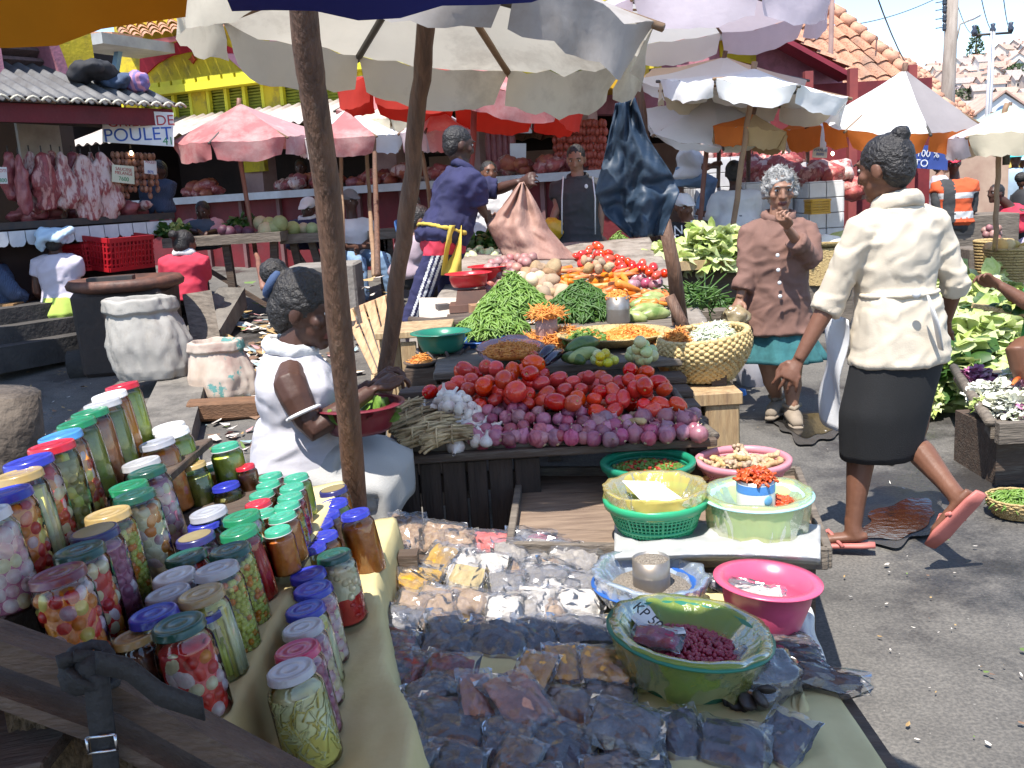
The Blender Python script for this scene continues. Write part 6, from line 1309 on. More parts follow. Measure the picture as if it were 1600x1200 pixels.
for x,y,w_,l,k,s in JB:jar(x,y,w_,l,k,zB,2.1,s,1.06,top=(l == 'navy'))
JC =[(378,804,60,'green','caul','rear of the two green lids'),(376,827,61,'green','redsticks','front of the two green lids beside mint jars'),(328,797,60,'grey','olive','in front of small green relish'),(318,817,54,'blue','onions','behind the navy lid in third row'),(305,837,62,'navy','purple','with gold centre in the third row'),(291,867,66,'dkgreen','peppers','left of its twin in the third row'),(360,856,66,'dkgreen','beads','right twin in the third row'),(338,887,72,'silver','beads','in the third row before dark green'),(274,896,68,'white','onions','only bright white lid of the third row'),(264,924,72,'grey','onions','left of the gold lid in third row'),(316,924,74,'gold','sticks','right of the grey lid in third row'),(240,956,78,'blue','peppers','left of the large front jar'),(318,956,60,'blue','yellow','right behind the large front jar'),(211,993,70,'gold','brown','half hidden at left of the large front jar')]
for x,y,w_,l,k,s in JC:jar(x,y,w_,l,'gherkin' if k == 'olive' else k,zC,2.0,s,1.05,top=(l == 'navy'))
jar(277,971,84,'dkgreen','mix',zC,1.95,'large and nearest of the third row',1.16,neck=.12)
zCB =.765
jar(301,725,42,'gold','green',.735,2.5,'narrow necked small one',1.14,neck=.25);jar(333,728,36,'mint','rust',.735,1.9,'small one with white rim behind the narrow neck',1.12,rim=1)
jar(352,757,44,'blue','yellow',.735,1.5,'stacked underneath the mint lidded lime jar',1.1);jar(350,695,43,'mint','lime',.735,1.45,'stacked highest in the sunlight',1.16,rim=1,lift=.085);jar(384,727,30,'red','rust',.735,2.6,'slim one behind the stack',1.1)
JD =[(421,742,37,'mint','rust','rear left of the mint group'),(460,744,39,'mint','lime','rear right of the mint group'),(419,755,38,'mint','orange','second in left file of mint group'),(454,759,39,'mint','rust','second in right file of mint group'),(407,770,39,'mint','orange','third in left file of mint group'),(451,774,40,'mint','mix','third in right file of mint group'),(402,785,42,'red','mix','single red lid in the mint group'),(447,788,41,'mint','beads','fourth in right file of mint group'),(409,800,40,'mint','orange','at the front of left file in mint group'),(442,804,44,'mint','orange','fifth in right file of mint group'),(432,826,42,'mint','orange','nearest of the mint group')]
for x,y,w_,l,k,s in JD:jar(x,y,w_,l,k,.735,1.75,s,1.12,rim=1)
JE =[(520,764,46,'navy','orange','farthest of the right row, with cream centre'),(520,784,44,'blue','lime','rearmost of five small blue lids'),(509,802,44,'blue','rust','second of five small blue lids'),(501,816,45,'blue','yellow','middle of five small blue lids'),(505,835,46,'blue','orange','fourth of five small blue lids'),(487,854,48,'blue','yellow','fifth of five small blue lids')]
for x,y,w_,l,k,s in JE:jar(x,y,w_,l,k,zE,1.75,s,1.04,top=(l == 'navy'))
jar(556,800,47,'blue','orange',zE -.015,2.15,'tall one standing apart beside the brown post',1.15,neck=.1);jar(520,865,56,'dkgreen','caulred',zF +.01,2.05,'standing beside the first spice bags',1.12)
JF =[(481,894,58,'blue','onions','rear of three large blue lids'),(486,917,63,'blue','onions','middle of three large blue lids'),(477,949,65,'blue','sticks','front of three large blue lids'),(475,978,67,'silver','onions','with ringed lid behind the pink one'),(465,1013,74,'pinkred','purple','directly behind the front jar')]
for x,y,w_,l,k,s in JF:jar(x,y,w_,l,k,zF,2.05,s,1.05)
jar(455,1044,78,'silver','shreds',zF,2.1,'nearest of the right row on yellow cloth',1.20,neck=.15)
# the stand below: tilted shelf boards, front rail, dark crate sides
st_ =thing('display_stand','stepped dark plank stand tilted to the left under the pickle jars','stand',(-.75,1.9,0))
def shelf(x0,x1,y0,y1,tz,mat=wood_dark,nm='shelf',th=.022):
 mb =MB();za,zb2 =tz +SL *x0 -.003,tz +SL *x1 -.003;P =[(x0,y0,za),(x1,y0,zb2),(x1,y1,zb2),(x0,y1,za)];L_ =[V(p)-V((0,0,th)) for p in P];P =[V(p) for p in P]
 mb.add(P +L_,[(0,1,2,3),(7,6,5,4),(0,4,5,1),(1,5,6,2),(2,6,7,3),(3,7,4,0)],False);mb.build(nm,mat,st_,bevel=.003)
shelf(-1.10,-.815,1.14,2.52,zA);shelf(-.87,-.655,1.16,2.52,zB);shelf(-.74,-.482,1.12,1.92,zC);shelf(-.74,-.468,1.93,2.5,.735);shelf(-.50,-.315,1.20,1.94,zF -.016);shelf(-.50,-.35,1.95,2.5,zE -.004)
mb =MB();mb.box((-.80,1.85,.30),(.02,1.4,.60));mb.box((-.5,1.9,.26),(.02,1.3,.5));mb.box((-1.02,1.85,.38),(.02,1.3,.74));mb.build('riser',wood_dark,st_)
mb =MB()
for (x,y) in ((-1.0,2.45),(-.3,2.4),(-.3,1.3)):mb.box((x,y,.25),(.05,.05,.5))
each(mb,'leg',wood_dark,st_)
mb =MB();rp =[aty(-40,968,1.24),aty(160,1040,1.22),aty(330,1134,1.19),aty(500,1225,1.16)]
for i in range(3):mb.beam(rp[i]-V((0,0,.02)),rp[i +1]+(rp[i +1]-rp[i])*.02-V((0,0,.02)),.035,.05,(0,1,0))
for i in range(3):a,b =rp[i]+V((0,.02,-.09)),rp[i +1]+V((0,.02,-.09));mb.beam(a,b,.02,.11,(0,1,0))
mb.build('front_rail',M('rail_wood',(.115,.075,.05),(.055,.034,.024),4,.7,.5,25,st=(1.5,6,6),dirt=((.17,.13,.10),7,.55,.8)),st_)
mb =MB();mb.smooth =False;a,b,c,d =rp[0]+V((0,.03,-.12)),rp[3]+V((0,.03,-.12)),V((rp[3].x,rp[3].y +.04,0)),V((rp[0].x,rp[0].y +.04,0));mb.grid(lambda u,v:a.lerp(b,u).lerp(d.lerp(c,u),v)+V((0,.006*sin(u *160)*sin(v *130),0)),130,90);mb.build('woven_front',M('matting',(.16,.10,.05),(.08,.05,.025),60,.85,.5,80),st_)
# black strap with buckle
t =thing('camera_strap','black webbing strap knotted round the wooden rail with silver buckle','strap',aty(150,1060,1.19));m_strap =M('strap_web',(.012,.012,.013),(.02,.02,.021),90,.7,.3,120)
mb =MB();k =aty(140,1045,1.18);
for i in range(5):mb.tube([k +V((.028*cos(a +i),.02*sin(a *1.3+i),.026*sin(a +i *.7))) for a in [j *6.29/12 for j in range(13)]],.008,6,flat=.5)
mb.ell(k,(.022,.018,.022));mb.build('knot',m_strap,t)
def strip(pts,w_,nm):
 mb =MB();n =20;P =[]
 for i in range(n +1):
  f =i /n *(len(pts)-1);j =min(int(f),len(pts)-2);P.append((pts[j][0].lerp(pts[j +1][0],f -j),pts[j][1].lerp(pts[j +1][1],f -j)))
 vs =[];
 for p,wv_ in P:vs += [p -wv_ *w_ /2,p +wv_ *w_ /2]
 mb.add(vs,[(2*i,2*i +1,2*i +3,2*i +2) for i in range(n)]);return mb.build(nm,m_strap,t,solid=.003)
X =V((1,0,0))
strip([(aty(150,1055,1.165),X),(aty(157,1120,1.16),X),(aty(165,1180,1.155),X),(aty(172,1290,1.15),X)],.034,'webbing')
strip([(aty(150,1035,1.165),V((.1,0,1)).normalized()),(aty(200,1045,1.16),V((.3,0,1)).normalized()),(aty(250,1085,1.15),V((.4,0,1)).normalized()),(aty(318,1108,1.13),V((0,0,1)))],.032,'webbing')
mb =MB();c =aty(159,1163,1.15);bx =[V((-.019,0,-.012)),V((.019,0,-.009)),V((.019,0,.013)),V((-.019,0,.010))]
for i in range(4):mb.tube([c +bx[i],c +bx[(i +1) % 4]],.0021,6)
mb.build('buckle',M('buckle_steel',(.6,.6,.62),r=.25,metal=1),t)
# ================================================================== SPICE TABLE
NS =V((.11,0,1)).normalized();QS =V((0,2.0,.375))
def TS(px,py,h=0):return atp(px,py,QS +NS *h,NS)
sp_ =thing('spice_table','low sloping plank table under yellow cloth covered with spice bags','table',(.2,2.0,0));mb =MB()
for i in range(8):x =-.30+.125*i;mb.box((x +.06,2.0,.365-.11*(x +.06)),(.12,1.5,.02),Euler((0,.11,0)).to_matrix())
mb.build('tabletop',wood_dark,sp_);mb =MB()
for x in (-.25,.62):
 for y in (1.32,2.68):mb.box((x,y,.16),(.06,.06,.32))
each(mb,'leg',wood_dark,sp_)
c_yel =M('yellow_cloth',(.66,.56,.29),(.54,.45,.21),3,.75,.25,12,trl=.05,dirt=((.42,.34,.18),4,.6,.9))
def czz(x,y):
 a =zC +SL *x +.002+(.03 if y >1.93 else 0);e =zF +(zE -zF)*sst(1.90,1.96,y)+SL *x -.006;s =.385-.11*x
 z =a +(e -a)*sst(-.475,-.445,x);xe =-.345+.06*(1-sst(1.75,2.15,y))+.085*(1-sst(1.45,1.78,y));z =z +(s -z)*sst(xe,xe +.03,x)
 if x >.66:z -= (x -.66)*1.6
 return z +.006*NZ.noise((x *7,y *4,0))+.004*NZ.noise((x *22,y *9,5))
def cyf(u,v):x =-.56+1.36*u;y =1.16+1.36*v -.02*NZ.noise((x *4,0,3));return V((x,y,czz(x,y)-(0 if v >.02 else .06)))
mb =MB();mb.grid(cyf,150,60);tag(mb.build('table_cloth',c_yel,solid=.003),'creased mustard yellow cloth draped from the jar step down over the spice table','cloth')
def pouchmesh(seed,fat,aspect=1.0,seal=.09,wr=1.0):
 n =26;vs =[];fs =[];mi =[]
 for side in (1,-1):
  for j in range(n +1):
   for i in range(n +1):
    u,v =2*i /n -1,2*j /n -1;k =(1-seal);a =max(0,1-abs(u /k) ** 2.6) if abs(u)<k else 0;b =max(0,1-abs(v /k) ** 2.6) if abs(v)<k else 0
    t_ =(a *b) ** .62;sl =.72-.30*v
    cr =.22*NZ.noise((u *2.0+seed,v *2.0,seed))-wr *.16*max(0,.22-abs(NZ.noise((u *3+v *1.5+seed,v *2.6-u,seed +2))))*2+wr *.05*abs(NZ.noise((u *6+v *4+seed,v *5,1)))
    z =side *fat *t_ *(sl +(cr if side >0 else 0))+(.14*NZ.noise((u *1.6+seed,v *1.6,7))+.07*NZ.noise((u *4+seed,v *4,7)))
    pu =(1+.055*NZ.noise((v *2.5+seed,u,3)));pv =1+.055*NZ.noise((u *2.5+seed,v,4))
    vs.append(V((u *pu *.5*(1-.06*abs(v) ** 3),v *aspect *pv *.5*(1-.06*abs(u) ** 3),z *.5)))
 o =(n +1) ** 2
 for side in range(2):
  for j in range(n):
   for i in range(n):
    f =[side *o +j *(n +1)+i,side *o +j *(n +1)+i +1,side *o +(j +1)*(n +1)+i +1,side *o +(j +1)*(n +1)+i];fs.append(f if side == 0 else f[::-1]);uu,vv =abs(2*(i +.5)/n -1),abs(2*(j +.5)/n -1);mi.append(1 if max(uu,vv)>1-seal else 0)
 return vs,fs,mi
def BM(n,a,b,s=40,r=.4,c3=None,coat=0,bp=.25,bs=160):
 m =M('bag_'+n,a,b,s,.55,bp,bs,c3=c3,coat=coat,spec=.3,det=7);m.node_tree.nodes['Principled BSDF'].inputs['Coat Roughness'].default_value =.14;return m
BG =dict(black=BM('black',(.13,.13,.15),(.085,.085,.10),150),dkgrey=BM('dark_grey',(.22,.21,.21),(.16,.15,.15),150),grey=BM('grey',(.34,.31,.28),(.25,.225,.20),70),tan=BM('tan',(.38,.27,.18),(.28,.19,.12),50),nuts=BM('nuts',(.42,.30,.19),(.24,.14,.08),90,c3=(.34,.22,.13)),white=BM('white',(.66,.63,.58),(.56,.52,.47),40),mustard=BM('mustard',(.55,.33,.03),(.38,.20,.015),40),paley=BM('pale_yellow',(.52,.40,.18),(.42,.31,.12),40),coral=BM('coral',(.62,.14,.12),(.5,.10,.09),40),crimson=BM('crimson',(.42,.03,.09),(.32,.02,.06),40),chilli=BM('chilli',(.42,.04,.03),(.16,.014,.015),70,c3=(.34,.07,.04)),brick=BM('brick',(.66,.33,.23),(.55,.25,.165),30),orange=BM('orange',(.85,.45,.12),(.78,.37,.08),30),taupe=BM('taupe',(.36,.28,.23),(.28,.215,.17),40),prune=BM('prune',(.08,.065,.075),(.16,.15,.18),22),vanilla=BM('vanilla',(.13,.075,.06),(.08,.045,.04),20))  # black contents lifted to bluish grey for sky glare on the bags
film =glassmat('bag_film',(.97,.97,1),.2,.45,.05,(.5,.5,.52),.3,40)
clear_bag =glassmat('clear_bag',(.97,.97,.98),.16,1.6,.10,(.60,.62,.68),.05,60)  # milky film; its bluish base also stands in for sky glare
BN =dict(black='black ground spice',dkgrey='dark grey spice',grey='grey spice powder',tan='tan beans',nuts='mottled brown peanuts',white='white powder',mustard='mustard yellow powder',paley='pale yellow powder',coral='coral pink powder',crimson='crimson powder',chilli='dried red chillies',brick='brick pink powder',orange='orange turmeric powder',taupe='taupe brown powder',prune='dark prunes',vanilla='dark brown vanilla pods')
def bag(px,py,w_,h_,ang,kind,where,tilt=.36,lift=.02,fat=.36,nm='spice_bag',wr=1.0,plane=None,cat='spice bag',seal=.09):
 c =(plane or TS)(px,py,lift);Z =-(CM.transposed() @ (c -V((0,0,H)))).z;W_ =w_ *Z /F *1.04;hh =h_ *Z /F /.80*1.02
 vs,fs,mi =pouchmesh(R.uniform(0,99),fat *min(1,1.2*min(1,hh /W_)+.1),hh /W_,seal,wr)
 rot =(Matrix.Rotation(.11,3,'Y') @ Matrix.Rotation(radians(ang +jit(9)),3,'Z') @ Matrix.Rotation(tilt +jit(.08),3,'X')).to_euler();out =[];sd =R.uniform(0,99)
 asp =hh /W_;ft =fat *min(1,1.2*min(1,asp)+.1);n =9;fv =[];ff_ =[];rj =[[(jit(.05),jit(.05)) for i in range(n +1)] for k in range(n +1)]
 for side in (1,-1):
  for k in range(n +1):
   for i in range(n +1):
    u,v =2*i /n -1,2*k /n -1;e =0<i <n and 0<k <n;t_ =(max(0,1-abs(u) ** 2.4)*max(0,1-abs(v) ** 2.4)) ** .6
    du,dv =rj[k][i];z =side *(ft *t_ *(.80-.30*v)+(.04+jit(.045) if e else 0))+.16*NZ.noise((u *1.6+sd,v *1.6,7))+(0 if e else jit(.03))
    fv.append(V(((u +du)*.53,(v +dv)*.53*asp,z *.5))*W_)
 o_ =(n +1) ** 2
 for side in (0,1):
  for k in range(n):
   for i in range(n):
    q =[side *o_ +k *(n +1)+i,side *o_ +k *(n +1)+i +1,side *o_ +(k +1)*(n +1)+i +1,side *o_ +(k +1)*(n +1)+i]
    q =q if side == 0 else q[::-1];ff_ += [(q[0],q[1],q[2]),(q[0],q[2],q[3])] if R.random()<.5 else [(q[0],q[1],q[3]),(q[1],q[2],q[3])]
 me =bpy.data.meshes.new(nm);me.from_pydata(fv,[],ff_);me.materials.append(clear_bag);out.append(me)
 me =bpy.data.meshes.new('contents');me.from_pydata([V((v.x *.88,v.y *.88,v.z *.92))*W_ for v in vs],[],fs);me.materials.append(BG[kind]);me.polygons.foreach_set('use_smooth',[True]*len(fs));out.append(me)
 o =inst(nm,out[0],c);o.rotation_euler =rot;inst('contents',out[1],(0,0,0),parent=o)
 return tag(o,f'clear bag of {BN[kind]}, {where}',cat,'spice bags on the low table')
B =[(601,826,36,56,-60,'nuts','farthest left beside the tall orange jar'),(640,836,56,66,20,'nuts','bulging at the back left'),(598,846,34,44,10,'coral','next to the tall orange jar'),(690,842,66,50,-8,'nuts','at the back near the crate'),(722,848,60,44,10,'nuts','behind the white bags at the back'),(770,852,74,42,-5,'coral','flat in the rear row'),(843,852,78,40,-12,'crimson','rearmost next to the tray'),(800,874,60,62,5,'grey','narrow one in the rear row'),(840,872,64,64,-25,'grey','with rounded top in rear row'),(893,886,84,70,-20,'grey','big one at the right end of rear row'),(722,882,60,54,10,'white','pinkish in rear row'),(764,888,62,52,-5,'white','shiny one in the rear row'),(617,870,52,44,15,'nuts','behind the mustard bags'),
  (582,896,48,74,25,'white','standing with red writing beside the jar'),(628,914,88,42,-28,'mustard','lower of the two long mustard bags'),(650,902,84,38,-26,'mustard','upper of two long mustard bags'),(680,884,50,72,-22,'mustard','standing upright like a peak'),(725,914,58,62,-20,'paley','right of the mustard peak'),(795,918,62,50,0,'dkgrey','left of three dark grey bags'),(850,914,74,54,-8,'dkgrey','middle of three dark grey bags'),(912,920,84,54,-24,'dkgrey','right of three dark grey bags'),(642,948,56,48,-15,'tan','below the long mustard bags'),(688,952,56,50,10,'tan','left of the pinkish tan bag'),(728,944,76,50,-15,'tan','large in the middle of row'),(788,952,66,46,8,'white','left of the bright white ones'),(836,942,66,50,-8,'white','middle of three bright white bags'),(898,944,86,48,2,'white','right of three bright white bags')]
for i,(x,y,w_,h_,a,k,s) in enumerate(B):bag(x,y,w_,h_,a,k,s,tilt=.62,lift=.035,fat=.5)
B2 =[(600,978,110,80,-18,'black','leftmost in the black row'),(700,998,84,66,-8,'black','second in the black row'),(776,1000,88,78,-6,'black','third in the black row'),(836,992,68,72,0,'black','fourth in the black row'),(912,986,102,60,-2,'black','right end of black row beside the red beans'),(568,1028,60,70,-25,'chilli','at the left edge under black row'),(626,1044,80,74,-32,'chilli','middle of three dried chilli bags'),(697,1062,82,84,-10,'chilli','right of three dried chilli bags'),(745,1084,56,76,10,'brick','narrow and behind the square brick pink one'),(620,1108,84,42,-6,'dkgrey','small flat one below chillies'),(835,1048,60,66,-20,'orange','lowest of three orange bags'),(952,1086,80,58,-4,'taupe','beneath the orange pair at right'),(890,1102,86,66,-15,'taupe','beneath the orange pair at left'),(640,1150,60,70,15,'black','near lower left cloth edge'),(712,1136,122,104,-12,'black','large one below dried chillies'),(878,1034,56,66,-4,'orange','middle of the three orange bags'),(947,1038,86,62,-2,'orange','right of the three orange bags'),(812,1094,92,98,35,'brick','square and turned like a diamond'),(975,1134,118,76,-22,'dkgrey','lying across the lower right of bags'),(990,1175,100,66,-6,'black','under the slanting dark grey one'),(872,1166,112,84,-12,'black','strongly shining in the bottom middle'),(792,1172,66,76,6,'black','narrow one in the bottom row'),(712,1190,90,56,-8,'black','bottom row under the large black bag'),(645,1192,60,64,-25,'dkgrey','bottom row at left'),(952,1202,84,46,4,'taupe','bottom row cut by the frame'),(570,1085,44,40,-10,'chilli','half hidden at the left border'),(1068,1150,78,86,12,'prune','left of three prune bags'),(1145,1166,108,80,-25,'prune','shiny middle one of three prune bags'),(1222,1156,78,86,-35,'prune','right of three prune bags'),(830,1210,90,40,0,'black','cut by the bottom of frame')]
for i,(x,y,w_,h_,a,k,s) in enumerate(B2):bag(x,y,w_,h_,a,k,s,tilt=.34,lift=.024+(.035 if k in ('orange','brick') or 'across' in s else 0),fat=.30 if k not in ('chilli','prune') else .46)
for i,(x,y,w_,h_,a,s) in enumerate([(1225,1000,90,28,-8,'short pack rearmost at the table edge'),(1232,1016,96,26,-6,'second short pack at the table edge'),(1238,1032,100,26,-5,'third short pack at the table edge'),(1278,1058,145,40,-6,'long pack overhanging the table edge')]):bag(x,y,w_,h_,a,'vanilla',s,.1,.02+.006*i,.5)
crumple('plastic_bag','large crumpled clear plastic bag of dark rounds near the bean bowl',TS(1178,1085,0),(.10,.085,.055),glassmat('clear_film',(.95,.95,1),.1,2.2,.20,(.75,.75,.8),.6,12),3,amp=.3)
dk =blob(3,(.022,.022,.010),M('dark_disc',(.05,.035,.03),(.02,.015,.012),20,.5),5,.1)
for i in range(16):tag(inst('dried_round',R.choice(dk),TS(1175+jit(36),1078+jit(22),R.uniform(.01,.05)),(jit(1),jit(1),jit(3))),'dark dried round slice inside the clear crumpled bag','dried fruit','dried rounds in the clear bag')
for i in range(46):                                    # loose sachets filling the gaps of the heap
 x,y =R.choice([(R.uniform(575,930),R.uniform(850,955)),(R.uniform(590,1010),R.uniform(965,1195)),(R.uniform(570,640),R.uniform(1000,1180))])
 if (930<x and y <1090) or (730<x and 1010<y <1125):continue
 k =R.choice(['nuts','tan','white','grey','white','dkgrey']) if y <955 else R.choice(['black','dkgrey','taupe','black','dkgrey','tan','chilli']);bag(x,y,R.uniform(55,85),R.uniform(45,65),jit(35),k,'loosely tucked among the rows of sachets',tilt=.3+jit(.25),lift=.03,fat=.42)
# ---- red beans in the film lined basin
def bowl_c(px,py,w_,lift,plane):
 c =plane(px,py,lift);Z =-(CM.transposed() @ (c -V((0,0,H)))).z;return c,w_ *Z /F /2
c,rb =bowl_c(1078,985,240,.125,TS);tl =(0,.13,0);Rt =Euler(tl).to_matrix();b0 =c -Rt @ V((0,0,.125))
basin('basin','deep green basin lined with yellow film holding red beans',b0,rb *.97,.125,pl_g,.70,tilt=tl)
film_y =glassmat('yellow_film',(.95,.93,.55),.25,.5,.42,(.55,.56,.12),.3,30);film_b =glassmat('blue_white_film',(.9,.95,1),.25,.6,.6,(.66,.76,.85),.3,30);film_w =glassmat('white_film',(.95,.95,.95),.25,.6,.7,(.78,.78,.77),.3,30)
def liner(label,b0,r,h,m,seed,tilt=(0,0,0),over=.6,flare=.7,up=.02,amp=.02,inner=.55):
 Rm =Euler(tilt).to_matrix();mb =MB()
 def fn(u,v):
  a =2*pi *u;nz =NZ.noise((cos(a)*2.2+seed,sin(a)*2.2,v *2));n2_ =abs(NZ.noise((cos(a)*5+seed,sin(a)*5,v *3)))
  if v <.5:f =v /.5;rr_ =r *(flare *.95+(.97-flare *.95)*f)*(inner +(1-inner)*f ** .5);z =h *(.45+.55*f)+up *f
  else:f =(v -.5)/.5;ov =over *(.75+.5*nz);rr_ =r *1.06-r *(1-flare)*f *ov *.8;z =h +up *(1-f)-h *f *ov
  rr_ *= 1+amp *1.2*nz +amp *2*(n2_ -.2)*(1 if v >.3 else .4);return V(b0)+Rm @ V((rr_ *cos(a),rr_ *sin(a),z +amp *r *nz *2))
 mb.grid(fn,150,26,closed=True);return tag(mb.build('plastic_liner',m),label,'plastic bag')
liner('yellowish film bag lining the deep green basin of red beans',b0,rb,.125,film_y,1,tl,.95,.74,.012,.03)
m_rb =M('red_bean_skin',(.26,.008,.035),(.17,.006,.024),30,.3,c3=(.32,.03,.06),coat=.2)
mb =MB()
for i in range(900):
 a =R.uniform(0,6.28);q =sqrt(R.random());p =b0 +Rt @ V((cos(a)*q *rb *.80,sin(a)*q *rb *.80,.075+.022*(1-q *q)+jit(.002)));mb.ell(p,(.0075,.0052,.0048),(jit(3),jit(3),jit(3)),7,5)
mb.lathe([(rb *.80,.072),(rb *.4,.088),(0,.092)],24,b0,Rt);tag(stuff(mb.build('red_beans',m_rb)),'glossy dark red beans filling the film lined basin','beans')
P =[TS(x,y,.12) for x,y in ((1022,985),(1052,1002),(1010,940),(975,952))];t,n =board('price_card','white handwritten price card stuck in the red beans',[P[0]-V((.02,0,.01)),P[1],P[2],P[3]],paper,.003)
text('KP 50',.034,frame(TS(1012,968,.125)+V((0,-.004,.01)),P[0]-P[3],V((-.2,-.5,.8))),ink_black,'lettering',t,.0004)
tag(MB().box((0,0,0),(.05,.03,.001)).build('price_card',paper,loc=(0,0,0)),'small folded white card at the centre of the beans','card').location =TS(1052,986,.125)
bag(1027,994,76,40,-22,'crimson','purple beans lying in the bean basin',.2,.115,.4)
# pink tub
c,r_ =bowl_c(1187,905,150,.14,TS);b1 =c -V((0,0,.125))+V((.01,0,0));basin('basin','bright pink plastic tub with bags of dried fish',b1,r_,.125,M('plastic_pink',(.66,.10,.20),(.56,.08,.16),4,.3),.74,tilt=(0,.08,0),lip=.014)
for i,(x,y,w_,h_,a,k,s) in enumerate([(1150,915,92,30,-18,'prune','dried fish strips lying in the pink tub'),(1185,925,80,26,-8,'white','pale strips lying deep in the pink tub')]):bag(x,y,w_,h_,a,k,s,.3,.10+.01*i,.3)
# blue white film with ground pepper and measuring can
c,r_ =bowl_c(1012,900,170,.10,TS);b2 =c -V((0,0,.085));basin('basin','shallow blue basin hidden under white film with ground pepper',b2,r_ *.9,.07,pl_bl,.8);liner('pale blue white film spread around the ground pepper',b2,r_,.085,film_b,4,(0,.08,0),.8,.8,.015,.05)
mb =MB();mb.lathe([(r_ *.86,.05),(r_ *.5,.075),(0,.085)],30,b2,fn=lambda p,a,i:p +V((0,0,.012*NZ.noise((p.x *20,p.y *20,0)))));tag(stuff(mb.build('ground_pepper',M('pepper',(.36,.31,.25),(.16,.13,.10),220,.9,.8,200))),'speckled grey ground pepper in the white film','pepper')
p =b2 +V((.005,-.03,.06));cup('measuring_can','dull metal measuring can filled level with grey pepper',p,.047,.085,m_can);mb =MB();mb.lathe([(.044,.079),(.02,.090),(0,.092)],20,p);tag(stuff(mb.build('ground_pepper',bpy.data.materials['pepper'])),'grey pepper heaped in the measuring can','pepper')
# ================================================================== LOW TRAY WITH BASKETS
zT =.42
def TT(px,py,h=0):return atz(px,py,zT +h)
ty =thing('wooden_tray','low planked wooden tray carrying the coloured baskets','tray',TT(1045,820));a,b,c_,d =TT(797,862),TT(1294,872),TT(1246,742),TT(815,742);mb =MB()
for i in range(4):
 f,g =i /4,(i +.985)/4;p,q,q2,p2 =a.lerp(d,f),b.lerp(c_,f),b.lerp(c_,g),a.lerp(d,g);h =V((0,0,.02));mb.add([p -h,q -h,q2 -h,p2 -h,p,q,q2,p2],[(3,2,1,0),(4,5,6,7),(0,1,5,4),(1,2,6,5),(2,3,7,6),(3,0,4,7)],False)
mb.build('planks',M('tray_wood',(.26,.185,.13),(.15,.10,.07),4,.75,.3,14,st=(1.2,9,9)),ty);mb =MB()
for p,q in ((a,b),(b,c_),(c_,d),(d,a)):mb.beam(p +V((0,0,.0)),q +V((0,0,.0)),.022,.06,(0,0,1))
mb.build('rim',wood_grey,ty,bevel=.003);mb =MB();cc =(a +b +c_ +d)/4;mb.box((cc.x,cc.y,.195),((b -a).length *.9,(d -a).length *.85,.38));mb.build('support',wood_dark,ty)
def colander(label,c,r,h,mat,rows=9,name='colander',flare=.68):
 t =thing(name,label,'basket',c);mb =MB()
 for j in range(rows +1):
  f =j /rows;z =.012+(h -.03)*f;rr_ =r *(flare +(1-flare)*f ** .8)-.004
  mb.tube([V(c)+V((rr_ *cos(k *2*pi /48),rr_ *sin(k *2*pi /48),z)) for k in range(49)],.0028 if j % 4 else .006,5,False)
 n =64
 for k in range(n):
  a_ =2*pi *k /n;mb.tube([V(c)+V((r *(flare +(1-flare)*f ** .8)*cos(a_)-.004*cos(a_),r *(flare +(1-flare)*f ** .8)*sin(a_)-.004*sin(a_),.012+(h -.03)*f)) for f in (0,.35,.7,1)],.0030 if k % 8 else .005,4,False)
 mb.build('lattice',mat,t);mb =MB();mb.lathe([(0,.002),(r *flare,0),(r *flare,.016),(0,.012)],36,c);mb.build('base',mat,t);mb =MB();mb.lathe([(r -.006,h -.026),(r +.008,h -.024),(r +.012,h -.004),(r +.006,h),(r -.008,h -.002),(r -.010,h -.026),(r -.006,h -.026)],44,c);mb.build('rim',mat,t)
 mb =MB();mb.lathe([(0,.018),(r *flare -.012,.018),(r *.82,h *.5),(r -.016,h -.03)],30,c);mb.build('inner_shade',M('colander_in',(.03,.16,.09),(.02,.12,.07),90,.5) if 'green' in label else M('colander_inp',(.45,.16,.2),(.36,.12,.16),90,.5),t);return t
lat_g =M('lattice_green',(.03,.36,.17),(.025,.30,.14),4,.32);lat_p =M('lattice_pink',(.62,.26,.30),(.52,.2,.24),4,.35)
c,r_ =bowl_c(1012,716,138,.13,TT);c0 =V((c.x,c.y,zT));colander('green plastic colander of chopped vegetables at the back of tray',c0,r_,.125,M('lattice_dkgreen',(.015,.22,.12),(.012,.18,.10),4,.32));chips('chopped_vegetables','chopped red and green vegetables in the back green colander','vegetables',c0 +V((0,0,.085)),r_ *.86,r_ *.86,.02,420,[m_dg,m_pep,m_bean],[4,2,2],.010)
c,r_ =bowl_c(1161,712,138,.12,TT);c1 =V((c.x,c.y,zT));colander('pink plastic colander piled with pale ginger roots',c1,r_,.115,lat_p);
gin2 =[ginger_mesh(k +20) for k in range(4)]
for i in range(34):a_ =R.uniform(0,6.28);q =sqrt(R.random());tag(inst('ginger_root',R.choice(gin2),c1 +V((cos(a_)*q *r_ *.66,sin(a_)*q *r_ *.66,.075+.035*(1-q *q)+jit(.006))),(jit(.4),jit(.4),jit(3)),R.uniform(.65,.9)),'pale knobbly ginger root piled in the pink colander','ginger','ginger roots in the pink colander')
tag(inst('root_bed',MB().lathe([(r_ *.85,.06),(r_ *.5,.085),(0,.10)],24).mesh('root_bed',m_straw),c1),'brown bedding of broken roots under the ginger','roots')
c,r_ =bowl_c(1024,772,152,.14,TT);c2 =V((c.x,c.y,zT));colander('bright green colander lined with yellow film and a card',c2,r_,.135,lat_g);liner('yellow film lining the bright green colander',c2,r_,.135,glassmat('yellow_film_b',(1,.95,.55),.25,.5,.65,(.80,.66,.20),.3,30),7,(0,0,0),.25,.72,.035,.035)
